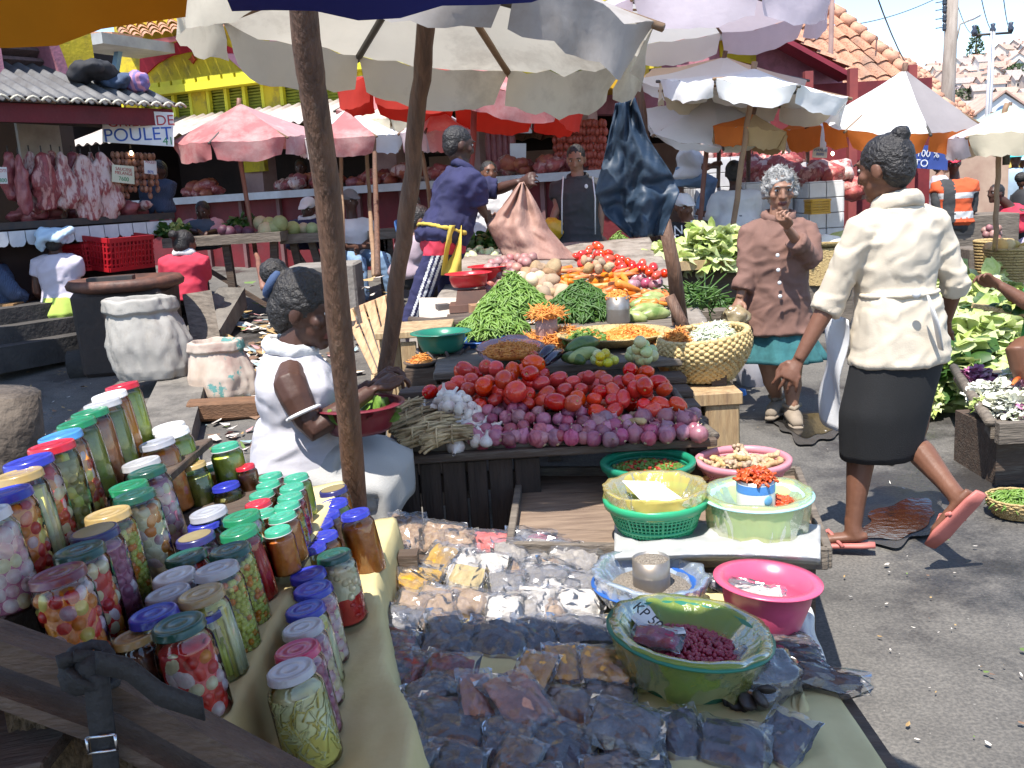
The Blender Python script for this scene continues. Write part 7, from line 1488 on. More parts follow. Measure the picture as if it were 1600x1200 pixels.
chips('cloves','dark cloves in the yellow film lined colander','cloves',c2 +V((.02,0,.075)),r_ *.7,r_ *.7,.02,700,[M('clove',(.06,.035,.03),(.03,.02,.02),40,.7)],[1],.006)
P =[c2 +V(q) for q in ((-.035,-.045,.125),(.085,-.03,.12),(.02,.08,.15),(-.085,.06,.165))];board('price_card','blank white card lying in the yellow lined colander',P,paper,.003)
c,r_ =bowl_c(1183,772,158,.13,TT);c3_ =V((c.x,c.y,zT));basin('basin','pale aqua bowl wrapped in yellow film with chillies',c3_,r_ *.96,.13,M('plastic_aqua',(.40,.68,.66),(.34,.6,.58),4,.35),.8);liner('pale yellow film bag wrapped around the aqua bowl',c3_,r_,.13,glassmat('yellow_film_c',(1,1,.75),.25,.5,.42,(.78,.80,.38),.3,30),9,(0,0,0),1.05,.86,.015,.03)
m_chi =M('chilli_skin',(.46,.03,.012),(.32,.02,.01),20,.4,c3=(.55,.10,.02))
def chillies(label,c,r,h,n,seed):
 mb =MB();rr =random.Random(seed)
 for i in range(n):
  a_ =rr.uniform(0,6.28);q =sqrt(rr.random());p =V(c)+V((cos(a_)*q *r,sin(a_)*q *r,h *(1-q *q)+rr.uniform(0,.006)));d =V((rr.uniform(-1,1),rr.uniform(-1,1),rr.uniform(-.3,.3))).normalized()*.02;mb.tube([p -d,p +V((0,0,.003)),p +d],[.004,.005,.001],5)
 mb.lathe([(r *.95,0),(r *.5,h *.7),(0,h *.85)],16,c);return tag(stuff(mb.build('chilli_pile',m_chi)),label,'chillies')
chillies('small red chillies lying at right in the film wrapped bowl',c3_ +V((.055,.02,.08)),r_ *.48,.02,260,1)
p =c3_ +V((-.005,-.005,.092));t =thing('tin_can','white and blue labelled tin full of chillies in the film wrapped bowl','can',p);mb =MB();mb.lathe([(0,0),(.052,0),(.052,.085),(.048,.085),(.048,.07),(0,.07)],28,p);mb.build('tin',m_steel,t);mb =MB();mb.lathe([(.0528,.010),(.0528,.078)],28,p);mb.build('label_band',white_paint,t);mb =MB();mb.lathe([(.0533,.052),(.0533,.076)],28,p);mb.build('blue_band',M('label_blue',(.08,.25,.62),r=.4),t)
mb =MB();q =p +V((.022,-.049,.034));mb.ell(q,(.014,.003,.014),(0,0,.42),16,10);mb.build('emblem',M('emblem_blue',(.15,.38,.66),r=.4),t)
chillies('red chillies heaped in the labelled tin',p +V((0,0,.08)),.045,.028,120,2)
mb =MB();mb.grid(lambda u,v:TT(960+322*u,820+62*v -6*sin(pi *u),.036-.05*sst(.86,1,v)+.018*abs(NZ.noise((u *5,v *3,1)))+.01*NZ.noise((u *14,v *6,2))*(1-v *.3)) ,60,14);tag(mb.build('plastic_sheet',film_w,solid=.002),'crumpled white plastic sheet along the front edge of tray','plastic sheet')
# papers and cloths hanging at the right edge of the spice table
def hang(label,pts,m,nm='newspaper',seed=0):
 a,b,c_,d =pts;mb =MB();mb.grid(lambda u,v:a.lerp(b,u).lerp(d.lerp(c_,u),v)+V((.012*NZ.noise((u *4+seed,v *5,0)),.01*NZ.noise((u *4,v *5+seed,3)),.016*NZ.noise((u *5+seed,v *4,6))+.02*sin(pi *u))),20,26);return tag(mb.build(nm,m,solid=.0015),label,nm.replace('_',' '))
newsp =M('newsprint',(.60,.60,.56),(.40,.40,.38),90,.85,st=(1,12,1),c3=(.62,.61,.58));e =V((0,0,-.05))
hang('creased newspaper hanging over the right edge of spice table',[TS(1232,958,.0),TS(1262,948,-.01),TS(1322,1120,-.09),TS(1265,1130,.0)],newsp,seed=2);hang('pale blue printed sheet hanging lower at the table corner',[TS(1262,1060,.004),TS(1300,1050,-.03),TS(1335,1165,-.10),TS(1290,1178,-.03)],M('blue_sheet',(.50,.58,.60),(.38,.45,.48),90,.85,st=(1,12,1)),'paper_sheet',5);hang('yellow cloth corner hanging at front right',[TS(1235,1100,.006),TS(1275,1095,-.01),TS(1325,1240,-.08),TS(1240,1240,.0)],c_yel,'cloth_corner',8)
mb =MB();mb.box(TS(1335,1200,-.12),(.22,.5,.04),(0,.3,.15));tag(mb.build('dark_plank',black_iron,bevel=.004),'dark plank end jutting out beneath the hanging papers','plank')
# grey sack on the ground between stand and table
mb =MB();mb.ell((0,0,.12),(.34,.26,.20),None,30,20);o =remesh(mb,.02,2,lambda p,n:.05*NZ.noise((p.x *5,p.y *5,p.z *5))+.02*NZ.noise((p.x *16,p.y *16,p.z *9)),M('grey_sack',(.30,.29,.28),(.18,.175,.17),6,.8,.5,60),name='sack',loc=(0,0,0));o.location =aty(630,850,3.0)*1.0;o.location.z =.0;tag(o,'grey crumpled sack lying behind the tall orange jar','sack')
# sacks, drum and crates at the left middle
def sack(label,p,w_,h_,m,seed,lean=0,cuff=True):
 mb =MB();pr =[(0,0),(w_ *.50,.0),(w_ *.56,h_ *.12),(w_ *.55,h_ *.4),(w_ *.46,h_ *.68),(w_ *.42,h_ *.80),(w_ *.47,h_ *.84),(w_ *.45,h_ *.98),(w_ *.40,h_),(w_ *.36,h_ *.9),(0,h_ *.82)]
 def fn(u,v):
  f =v *(len(pr)-1);i =min(int(f),len(pr)-2);g =f -i;r =pr[i][0]*(1-g)+pr[i +1][0]*g;z =pr[i][1]*(1-g)+pr[i +1][1]*g;a =2*pi *u
  k =1+.16*NZ.noise((cos(a)*1.5+seed,sin(a)*1.5,z *3))+.10*NZ.noise((cos(a)*5+seed,sin(a)*5,z *5))*(1-.5*z /h_)+.16*max(0,.3-abs(NZ.noise((cos(a)*2.6+z *2+seed,sin(a)*2.6-z *3,z *2.2))))+.06*abs(NZ.noise((cos(a)*9+seed,sin(a)*9,z *14)));return V((r *k *cos(a)+lean *z,r *.75*k *sin(a),z +.03*h_ *NZ.noise((cos(a)*2+seed,sin(a)*2,9))*(z /h_)))
 mb.grid(fn,90,70,closed=True);o =mb.build('sack',m,loc=(0,0,0));o.location =p;return tag(o,label,'sack')
m_sackw =M('sack_white',(.36,.34,.31),(.27,.25,.225),4,.7,.25,220,st=(1,1,.5),dirt=((.20,.16,.12),5,.55,.9));m_sackp =M('sack_printed',(.46,.35,.27),(.36,.24,.20),2.5,.8,.2,220,c3=(.48,.40,.33),dirt=((.10,.26,.24),3.2,.58,.60))
sack('large dirty white woven sack with rolled cuff against the black drum',atg(248,612)+V((0,0,.12)),.56,.58,m_sackw,3,-.12);sack('smaller pink and green printed sack beside the white one',atg(352,622),.42,.42,m_sackp,8,-.05)
p =atg(195,590);p.y += .35;t =thing('charred_table','blackened bulky table block with reddish worn rim behind white sack','table',p);mb =MB();mb.box(p +V((-.05,.05,.28)),(.66,.66,.56),(0,0,.12),1.05);mb.build('body',M('charred_wood',(.025,.018,.016),(.045,.028,.022),5,.7,.4,20),t,bevel=.03);mb =MB();mb.lathe([(0,.55),(.40,.55),(.45,.57),(.46,.60),(.43,.63),(.34,.61),(0,.60)],30,p +V((-.03,0,0)),sx=1,sy=.85);mb.build('rim',M('rust_wood',(.16,.065,.04),(.06,.03,.022),6,.6,.4,20),t);mb =MB();mb.box(p +V((-.1,-.1,.63)),(.34,.16,.03),(0,0,.2));mb.build('knife_board',black_iron,t);t.scale =(1,1,1.2)
a,b,c_,d =aty(285,462,8.1),aty(330,455,8.2),aty(345,535,7.9),aty(302,545,7.8);t,n =board('leaning_door','brown wooden panel leaning on the charred table beside red shirted woman',[d,c_,b,a],wood_grey,.04,'door')
t =thing('bench_box','pale plank box seat under the woman with the towel','box',atg(112,552));p =atg(112,552);mb =MB();mb.box(p +V((.05,.35,.19)),(.95,.5,.38),(0,0,.05));each(mb,'board',wood_pale,t,bevel=.005);t2_ =p +V((-.55,-.1,0));tag(MB().box(t2_ +V((-.05,.1,.24)),(.5,.5,.48),(0,0,.1)).build('wooden_box',M('box_ochre',(.34,.19,.08),(.24,.13,.05),4,.8,.3,14,st=(8,8,1))),'ochre wooden box below the man in striped trousers','box')
tag(MB().tube([atg(150,585)+V((-.2,0,.08)),atg(150,585)+V((.25,.1,.1))],[.12,.14],10).build('black_bundle',M('bundle_black',(.018,.016,.016),(.03,.026,.024),9,.9,.5,30)),'black bundle on the ground beside the plank box','bundle')
tag(MB().box(atg(352,655)+V((0,0,.07)),(.46,.16,.13),(0,.06,.25)).build('wood_block',M('block_brown',(.20,.10,.05),(.12,.06,.03),5,.8,.4,20,st=(1,8,8)),bevel=.02),'rough brown wood block on ground left of the seated woman','block')
tag(MB().tube([V((aty(12,760,3.0).x,3.0,0)),aty(6,690,3.0),aty(4,612,3.0)],[.13,.12,.11],12).build('tree_stump',M('stump_bark',(.14,.11,.085),(.06,.045,.035),8,.9,.7,30)),'rough grey wooden stump at the left frame edge','stump')
# ================================================================== PEOPLE
def SK(n,c):return M('skin_'+n,c,tuple(x *.8 for x in c),9,.5,.08,60,spec=.4)
sk_d =SK('deep',(.075,.033,.022));sk_b =SK('brown',(.17,.075,.045));sk_m =SK('tan',(.30,.155,.10))
m_hair =M('hair_black',(.012,.010,.010),(.022,.018,.017),60,.5,.6,90);m_hairw =M('hair_white',(.36,.35,.335),(.22,.215,.21),40,.7,.5,90);m_eye =M('eye_white',(.55,.52,.48),r=.3);m_iris =M('iris',(.02,.012,.01),r=.2);m_lip =M('lips',(.16,.05,.045),r=.5)
def FAB(n,c,k=.8,s=6,bp=.14,bs=230,tex='noise',c2=None,**kw):return M('fabric_'+n,c,c2 or tuple(x *k for x in c),s,.85,bp,bs,tex=tex,**kw)
def hand(mb,w,d,n,curl=.5,k=1.0,spread=.2,thumb=1):
 d =d.normalized();n =(n -d *n.dot(d)).normalized();s =d.cross(n)
 mb.tube([w -d *.03,w +d *.01,w +d *.05*k,w +d *.088*k],[.023*k,.025*k,.034*k,.032*k],10,flat=.5,up=n)
 for i in range(4):
  b =w +d *(.082-.004*abs(i -1.3))*k +s *(i -1.5)*.0225*k;L_ =(.066,.075,.071,.056)[i]*k;q =d +s *(i -1.5)*spread;pts =[b -d *.02];p =b;a =0
  for j in range(3):a += curl *(.6,1.0,.7)[j]*(.9+.1*i);v =(q *cos(a)+n *sin(a)).normalized();pts.append(p);p =p +v *L_ *(.42,.33,.25)[j]
  pts.append(p);mb.tube(pts,[.0092*k,.0096*k,.0088*k,.008*k,.0062*k],7)
 b =w +d *.025*k -s *.026*k *thumb;v =(d *.75-s *thumb *.75+n *.45).normalized();mb.tube([b,b +v *.035*k,b +(v +d *.5).normalized()*.06*k,b +(v *.5+d).normalized()*.082*k],[.014*k,.0125*k,.010*k,.007*k],7)
def person(label,Y,hd,sh,hp,by,skin,arms,legs,wear,face=None,hair='short',hm=None,sw=.17,k=1.0,vox=.012,group=None,base=None,nod=0,hk=1.0,curl=.7,hn=None):
 def T(p,y=None):return aty(p[0],p[1],(Y if y is None else y)+(p[2] if len(p)>2 else 0))
 by =radians(by);fw =V((sin(by),cos(by),0));rv =V((cos(by),-sin(by),0));S,Hp,Hc =T(sh),T(hp),T(hd)
 ud =(S -Hp).normalized()*.055*k;a_ =[[S -rv *sw *k -ud]+[T(p) for p in arms[0]],[S +rv *sw *k -ud]+[T(p) for p in arms[1]]];l_ =[[Hp -rv *.085*k]+[T(p) for p in legs[0]],[Hp +rv *.085*k]+[T(p) for p in legs[1]]]
 ft =[l[-1] for l in l_] or [Hp];o =V((Hp.x,Hp.y,min([p.z for p in ft]+[Hp.z])-.06)) if base is None else V(base)
 t =thing('person',label,'person',o,group);up =(S -Hp).normalized();ff =(fw -up *fw.dot(up)).normalized()
 def torso(mb,inf=0,lo=-.12,hi=1.0,hipw=1.0,neck=True):
  L_ =(S -Hp).length;R_ =[]
  for f,w_,d_ in ((-.12,.135,.10),(.0,.168,.125),(.18,.160,.118),(.42,.138,.105),(.62,.152,.115),(.80,.162*sw /.17,.112),(.91,.135*sw /.17,.092),(.99,.092,.072),(1.06,.062,.060)):
   if f <lo -.01 or (f >1 and not neck):continue
   kk =k *(hipw if f <.3 else 1);R_.append((Hp +up *L_ *f +ff *.02*sin(pi *max(0,f)),rv *(w_ *kk +inf),ff *(d_ *kk +inf)))
  mb.loft(R_,20)
 f =V(face).normalized() if face else fw;f =(f -V((0,0,nod))).normalized();r_ =f.cross(V((0,0,1))).normalized();u =r_.cross(f);HM =Matrix((r_,f,u)).transposed();h =hk *k
 def hp_(x,y,z):return Hc +(r_ *x +f *y +u *z)*h
 mb =MB();torso(mb)
 for a in a_:
  if len(a) == 3:mb.tube([a[0].lerp(S,.5),a[0],a[0].lerp(a[1],.25),a[0].lerp(a[1],.8),a[1],a[1].lerp(a[2],.25),a[1].lerp(a[2],.8),a[2]],[q *k for q in (.045,.052,.050,.040,.037,.038,.028,.024)],10);d =a[2]-a[1];hand(mb,a[2],d,(V(hn) if hn else (V((0,0,-.3))+fw)),curl,k,thumb=1)
 for l in l_:
  if len(l) == 3:mb.tube([l[0],l[0].lerp(l[1],.3),l[0].lerp(l[1],.85),l[1],l[1].lerp(l[2],.25),l[1].lerp(l[2],.75),l[2]],[q *k for q in (.088,.082,.058,.052,.055,.038,.034)],12)
 mb.tube([S +up *.0,S.lerp(Hc,.45),hp_(0,-.02,-.05)],[.062*k,.052*k,.05*k],12)
 mb.ell(Hc +u *.012*h,(.073*h,.091*h,.094*h),HM,20,14);mb.ell(hp_(0,.026,-.052),(.056*h,.062*h,.060*h),HM);mb.ell(hp_(0,.066,-.094),(.026*h,.022*h,.020*h),HM)
 mb.tube([hp_(0,.082,.022),hp_(0,.098,-.012),hp_(0,.103,-.028),hp_(0,.086,-.036)],[.009*h,.012*h,.015*h,.012*h],8);mb.ell(hp_(-.014,.088,-.03),.010*h);mb.ell(hp_(.014,.088,-.03),.010*h)
 mb.ell(hp_(0,.079,.032),(.052*h,.017*h,.011*h),HM);mb.ell(hp_(0,.080,-.060),(.024*h,.012*h,.006*h),HM);mb.ell(hp_(0,.078,-.070),(.021*h,.012*h,.007*h),HM)
 for s in (-1,1):mb.ell(hp_(s *.074,-.006,-.012),(.010*h,.020*h,.032*h),HM,10,8);mb.ell(hp_(s *.044,.058,-.022),(.024*h,.022*h,.022*h),HM,10,8)
 for i,l in enumerate(l_):
  if len(l) == 3:
   fd =V((fw.x,fw.y,-.05)) if not (isinstance(legs[2],(list,tuple)) and legs[2][i]) else V(legs[2][i]);fd.normalize();a =l[2];dn =(a -l[1]).normalized();dn =(dn -fd *dn.dot(fd)).normalized()
   mb.tube([a -dn *.03,a +dn *.02,a +dn *.05-fd *.012],[.034*k,.037*k,.034*k],10);mb.tube([a +dn *.035-fd *.05,a +dn *.04-fd *.02,a +dn *.045+fd *.06,a +dn *.055+fd *.13,a +dn *.056+fd *.165],[q *k for q in (.022,.034,.036,.038,.018)],10,flat=.62,up=dn)
 bod =remesh(mb,vox *(.62 if vox <.0095 else .8),2,None,[skin,m_lip],lambda p,n:1 if vox <.011 and abs((p -hp_(0,.088,-.065)).dot(u))<.010*h and (p -hp_(0,.088,-.065)).length <.026*h else 0,'body',t)
 mb =MB()
 for s in (-1,1):c =hp_(s *.031,.077,.008);mb.m =0;mb.ell(c,(.014*h,.0095*h,.0075*h),HM,10,7);mb.m =1;mb.ell(c +f *.006*h,(.0062*h,.005*h,.0066*h),HM,8,6);mb.m =2;mb.tube([c +(u *.020+f *.012-r_ *.018)*h,c +(u *.026+f *.016)*h,c +(u *.020+f *.012+r_ *.018)*h],.0034*h,5)
 mb.build('eyes',[m_eye,m_iris,hm or m_hair],t)
 # ---- hair and headwear
 mb =MB();hm =hm or m_hair;sd =Y *3.7+hd[0]
 def hcap(g,dz=.03,dy=-.014,k2=1):mb.ell(hp_(0,dy,dz),(.078*g *h,.094*g *h,.085*g *h),HM,24,16)
 if hair in ('short','cap','beanie','towel','flatcap'):hcap(1.0);mb.ell(hp_(0,-.045,-.01),(.070*h,.055*h,.07*h),HM)
 elif hair == 'bun':hcap(1.04);mb.ell(hp_(0,-.045,-.005),(.074*h,.062*h,.08*h),HM);mb.ell(hp_(.0,-.075,.100),(.036*h,.036*h,.03*h),HM)
 elif hair == 'pulled':hcap(1.10,.03,-.02);mb.ell(hp_(0,-.055,-.012),(.080*h,.070*h,.085*h),HM);mb.ell(hp_(0,-.125,.085),(.045*h,.045*h,.042*h),HM)
 elif hair == 'curls':hcap(1.10,.036,-.024);mb.ell(hp_(0,-.055,-.01),(.088*h,.06*h,.08*h),HM);[mb.ell(hp_(s *.072,-.02,.0),(.028*h,.05*h,.05*h),HM) for s in (-1,1)]
 if hair not in ('none',):remesh(mb,max(.006,vox *.7),1,lambda p,n:(.012 if hair == 'curls' else .004)*NZ.noise((p.x *60+sd,p.y *60,p.z *60))+(.02 if hair == 'curls' else 0)*NZ.noise((p.x *24+sd,p.y *24,p.z *24)),hm,name='hair',parent=t)
 if hair == 'curls' and vox <.011:
  mb =MB();rr =random.Random(5);n_ =1300
  for i in range(n_):
   a =rr.uniform(0,6.28);z =rr.uniform(-.35,1);q =sqrt(1-z *z);d =V((q *cos(a),q *sin(a),z))
   if d.y >.55 and z <.55:continue
   g =1.06 if hair != 'bun' else .98;p =hp_(d.x *.080*g,-.022+d.y *.098*g,.032+d.z *.088*g);e =(HM @ d)*.010+V((rr.uniform(-1,1),rr.uniform(-1,1),rr.uniform(-1,.6)))*.018;mb.tube([p,p +e *.6,p +e +V((rr.uniform(-1,1),rr.uniform(-1,1),rr.uniform(-1,1)))*.012],[.0013,.0011,.0005],4)
  mb.build('hair_strands',hm,t)
 part ={}
 for w_ in wear:
  kind,nm,mt =w_[:3];opt =w_[3] if len(w_)>3 else {};mb =MB();wr =opt.get('wr',.007)*.75;q =random.Random(len(nm)+int(Y *10)).uniform(0,90)
  def wrk(p,n):return wr *(.8*NZ.noise((p.x *7+q,p.y *7,p.z *6))+1.3*max(0,.30-abs(NZ.noise((p.x *6+p.z *7+q,p.y *6,p.z *10-p.x *6))))*3-1.0*max(0,.2-abs(NZ.noise((p.x *9-p.z *6+q,p.y *9,p.z *11+p.x *4))))*3)
  if kind == 'top':
   inf =opt.get('inf',.018);torso(mb,inf,opt.get('lo',-.12),hipw=opt.get('hipw',1.05),neck=opt.get('neck',True))
   if opt.get('hem'):L_ =(S -Hp).length;mb.loft([(Hp +up *L_ *.44,rv *(.132*k +inf),ff *(.10*k +inf)),(Hp +up *L_ *.30,rv *(.158*k +inf),ff *(.118*k +inf)),(Hp +up *L_ *.0,rv *(.178*k +inf),ff *(.135*k +inf)),(Hp -V((0,0,opt['hem'])),rv *(.185*k *opt.get('hf',1.08)+inf),ff *(.14*k *opt.get('hf',1.08)+inf))],20)
   sl =opt.get('sl',1)
   for a in a_:
    if len(a)<3 or sl <= 0:continue
    A,B_,C_ =a;si =opt.get('si',.014)
    pts,rad =[A.lerp(S,.5),A,A.lerp(B_,.35),A.lerp(B_,min(1,sl)*.98)],[.046*k +si,.052*k +si,.048*k +si *1.1,.041*k +si *1.25]
    if sl >1:pts += [B_,B_.lerp(C_,min(.97,sl -1))];rad += [.042*k +si *1.2,.034*k +si *1.3]
    mb.tube(pts,rad,14)
    if opt.get('cuff'):d =(pts[-1]-pts[-2]).normalized();mb.tube([pts[-1]-d *.05,pts[-1]+d *.012],rad[-1]+.009,14)
  elif kind == 'trousers':
   mb.loft([(Hp +up *.10,rv *(.165*k),ff *.128*k),(Hp,rv *(.182*k),ff *.142*k),(Hp -V((0,0,.10)),rv *(.16*k),ff *.125*k)],18);g =opt.get('g',1.0);st_ =opt.get('to',1.0)
   for l in l_:
    if len(l)<3:continue
    e =l[1].lerp(l[2],st_);mb.tube([l[0],l[0].lerp(l[1],.35),l[1],l[1].lerp(l[2],.5*st_),e],[.104*k *g,.094*k *g,.070*k *g,.064*k *g,.058*k *g],14)
  elif kind == 'skirt':
   pth =[Hp +up *.14*k,Hp]+[T(p) for p in opt['path']];ws =opt['w'];n_ =72;vs =[];fs =[];rows =22
   for j in range(rows +1):
    g =j /rows *(len(pth)-1);i =min(int(g),len(pth)-2);g -= i;c =pth[i].lerp(pth[i +1],g);wa =ws[i][0]*(1-g)+ws[i +1][0]*g;wb =ws[i][1]*(1-g)+ws[i +1][1]*g;F_ =j /rows;ax =opt.get('ax',[(rv,ff)]*9)[i]
    for m_ in range(n_):a =2*pi *m_ /n_;pl =1+opt.get('pl',.05)*F_ *sin(a *opt.get('np',9)+1.5*sin(a *2+q))+.035*NZ.noise((cos(a)*2+q,sin(a)*2,F_ *3));ca,sa =cos(a),sin(a);vs.append(c +V(ax[0])*ca *wa *pl +V(ax[1])*sa *wb *pl +V((0,0,.012*NZ.noise((a *2,q,0))*F_)))
   for j in range(rows):
    for m_ in range(n_):fs.append((j *n_ +m_,j *n_ +(m_ +1) % n_,(j +1)*n_ +(m_ +1) % n_,(j +1)*n_ +m_))
   mb.add(vs,fs);mb.build(nm,mt,t,solid=.006);continue
  elif kind == 'cap':
   mb.ell(hp_(0,-.005,.042),(.083*h,.100*h,.075*h),HM,20,12);b_ =hp_(0,.12,.048);mb.loft([(hp_(0,.06,.052),r_ *.075*h,u *.012),(hp_(0,.12,.048),r_ *.068*h,u *.009),(hp_(0,.165,.036),r_ *.04*h,u *.006)],12);wr =.002
  elif kind == 'towel':
   for i in range(7):mb.ell(hp_(jit(.05),-.02+jit(.05),.06+jit(.03)),[z *h for z in (.10,.11,.045)],HM @ Euler((jit(.5),jit(.5),jit(2))).to_matrix(),16,10)
   mb.ell(hp_(.13,-.03,.085),(.06,.07,.03),HM);mb.ell(hp_(-.09,-.06,.0),(.035,.05,.09),HM);wr =.014
  elif kind == 'collar':
   c =S +up *.035*k;mb.tube([c +(rv *cos(a)*.078+ff *sin(a)*.072)*k +up *(.02*sin(a)*-1) for a in [i *2*pi /20 for i in range(21)]],opt.get('r',.017),8,flat=1.5)
  elif kind == 'band':
   f0 =opt.get('f',.4);L_ =(S -Hp).length;c =Hp +up *L_ *f0;mb.tube([c +rv *cos(a)*opt.get('a',.165)*k +ff *sin(a)*opt.get('b',.13)*k for a in [i *2*pi /24 for i in range(25)]],opt.get('r',.014),8,flat=1.3)
  elif kind == 'sandals':
   for i,l in enumerate(l_):
    fd =V((fw.x,fw.y,-.05)) if not (isinstance(legs[2],(list,tuple)) and legs[2][i]) else V(legs[2][i]);fd.normalize();a =l[2];dn =(a -l[1]).normalized();dn =(dn -fd *dn.dot(fd)).normalized();sd_ =fd.cross(dn);z_ =opt.get('z',.072)
    mb =MB();mb.loft([(a +dn *z_ -fd *.075,sd_ *.026,dn *.011),(a +dn *z_ -fd *.03,sd_ *.036,dn *.012),(a +dn *z_ +fd *.05,sd_ *.037,dn *.012),(a +dn *z_ +fd *.13,sd_ *.044,dn *.012),(a +dn *z_ +fd *.19,sd_ *.028,dn *.011)],12)
    mb.tube([a +dn *z_ +fd *.04+sd_ *.04,a +dn *(z_ -.055)+fd *.09,a +dn *(z_ -.03)+fd *.15,a +dn *(z_ -.055)+fd *.09,a +dn *z_ +fd *.04-sd_ *.04],opt.get('sr',.008),6)
    if opt.get('shoe'):mb.tube([a +dn *.03-fd *.07,a +dn *.04,a +dn *.045+fd *.08,a +dn *.055+fd *.17],[.04,.05,.047,.03],10,flat=.8,up=dn);mb.tube([a -dn *.01-fd *.02+sd_ *.045,a +dn *.0+fd *.05,a -dn *.01-fd *.02-sd_ *.045],.016,6)
    mb.build(nm,mt,t)
   continue
  remesh(mb,opt.get('vox',vox),3,wrk,mt,opt.get('pick'),nm,t)
 return t,dict(S=S,Hp=Hp,rv=rv,ff=ff,up=up,a=a_,l=l_,Hc=Hc,f=f)
f_beige =FAB('beige',(.60,.52,.41),.9,4,.12,220);f_black =FAB('black',(.011,.011,.012),.7);f_white =FAB('white',(.70,.69,.69),.9);f_brown =FAB('brown',(.20,.105,.080),.8,5);f_teal =FAB('teal',(.04,.17,.18),.4,9);f_navy =FAB('navy',(.025,.025,.085),.7);f_red =FAB('red',(.55,.035,.07),.8);f_jean =FAB('denim',(.20,.31,.46),.7,5);f_djean =FAB('dark_denim',(.06,.09,.13),.7,5);f_dk =FAB('charcoal',(.045,.047,.05),.75);f_lime =FAB('lime',(.42,.55,.10),.8);f_lilac =FAB('lilac',(.58,.53,.62),.85,4);f_plaid =FAB('plaid',(.06,.09,.17),.6,30,tex='wave');f_or =FAB('orange',(.62,.10,.03),.85);f_blue =FAB('blue',(.05,.14,.36),.8);f_yel =FAB('yellow',(.58,.42,.07),.85);f_pur =FAB('mauve',(.42,.32,.36),.85);f_stripe =FAB('faint_stripe',(.47,.455,.49),.92,7,tex='noise',st=(.3,.3,9));m_flip =M('flipflop_pink',(.55,.18,.15),(.42,.13,.11),5,.6);m_shoe =M('shoe_beige',(.30,.24,.18),(.2,.16,.12),7,.8)
# --- walking woman in beige
t,K =person('woman in beige jacket and black skirt walking away in pink flip flops',3.45,(1383,262),(1402,332),(1405,545),-14,sk_b,
 [[(1298,468,.02),(1248,562,.0)],[(1492,440,.05),(1478,500,.16)]],[[(1348,690,.02),(1333,822,-.02)],[(1425,690,.02),(1492,772,-.24)],[(-.9,.3,-.05),(-.50,.30,-.80)]],
 [('top','jacket',f_beige,dict(sl=1.16,cuff=1,inf=.011,si=.010,wr=.008,hem=.05,hf=1.0,hipw=1.0)),('collar','collar',f_beige,dict(r=.022)),('band','waist_tie',f_beige,dict(f=.42,a=.155,b=.122,r=.010)),
  ('skirt','skirt',f_black,dict(path=[(1382,640,.0),(1372,712,.02)],w=[(.145,.11),(.168,.13),(.165,.135),(.142,.125)],pl=.02,np=5)),('sandals','flip_flop',m_flip)],face=(-.62,.78,0),hair='bun',sw=.158,k=.93,hk=1.06,vox=.009,nod=.18,curl=.32,base=(1.24,3.44,0),hn=(.4,.8,-.2))
mb =MB();a,b =K['Hp']-K['rv']*.19+V((0,0,.12)),aty(1316,676,3.5);mb.grid(lambda u,v:a.lerp(b,v)+K['ff']*(.02+.20*u)+K['rv']*(.05*u -.01+.012*sin(v *9+u *4)),8,20);mb.build('apron',f_white,t,solid=.004)
mb =MB();p =aty(1432,459,3.27);mb.ell(p,(.016,.010,.016));q =aty(1450,462,3.27);mb.tube([q,aty(1462,500,3.28),aty(1470,545,3.30)],[.010,.022,.02],8,flat=.3);mb.build('tie_knot',f_white,t)
# --- grey haired woman
t,K =person('grey haired woman in brown button jacket and teal skirt with hand at mouth',5.45,(1219,297),(1217,348),(1214,505),186,sk_m,
 [[(1268,408,-.12),(1230,356,-.28)],[(1168,425,-.04),(1156,466,-.08)]],[[(1238,590,-.02),(1238,636,-.04)],[(1204,585,.05),(1214,622,.12)],[(-.1,-1,-.05),(-.5,-.85,-.05)]],
 [('top','jacket',f_brown,dict(sl=1.62,cuff=1,inf=.020,si=.013,wr=.009,hem=.05,hf=1.05)),('collar','collar',f_brown,dict(r=.02)),('skirt','skirt',f_teal,dict(path=[(1222,562)],w=[(.14,.10),(.165,.12),(.245,.18)],pl=.09,np=11)),('sandals','shoe',m_shoe,dict(shoe=1,z=.075))],
 face=(-.10,-1,0),hair='curls',hm=m_hairw,sw=.165,vox=.009,nod=.12,curl=1.1,hk=.98,base=(1.56,5.4,0),hn=(0,-.3,1))
mb =MB()
for (x,y) in ((1215,399),(1216,422),(1218,442),(1219,463)):mb.ell(aty(x,y,5.245),(.011,.006,.011))
each(mb,'button',m_lampw,t)
crumple('plastic_bag','small yellowish plastic bag of food hanging from the grey haired woman hand',aty(1150,510,5.32),(.075,.06,.065),glassmat('bag_cream',(1,.95,.8),.15,1.2,.6,(.72,.58,.34),.5,14),8)
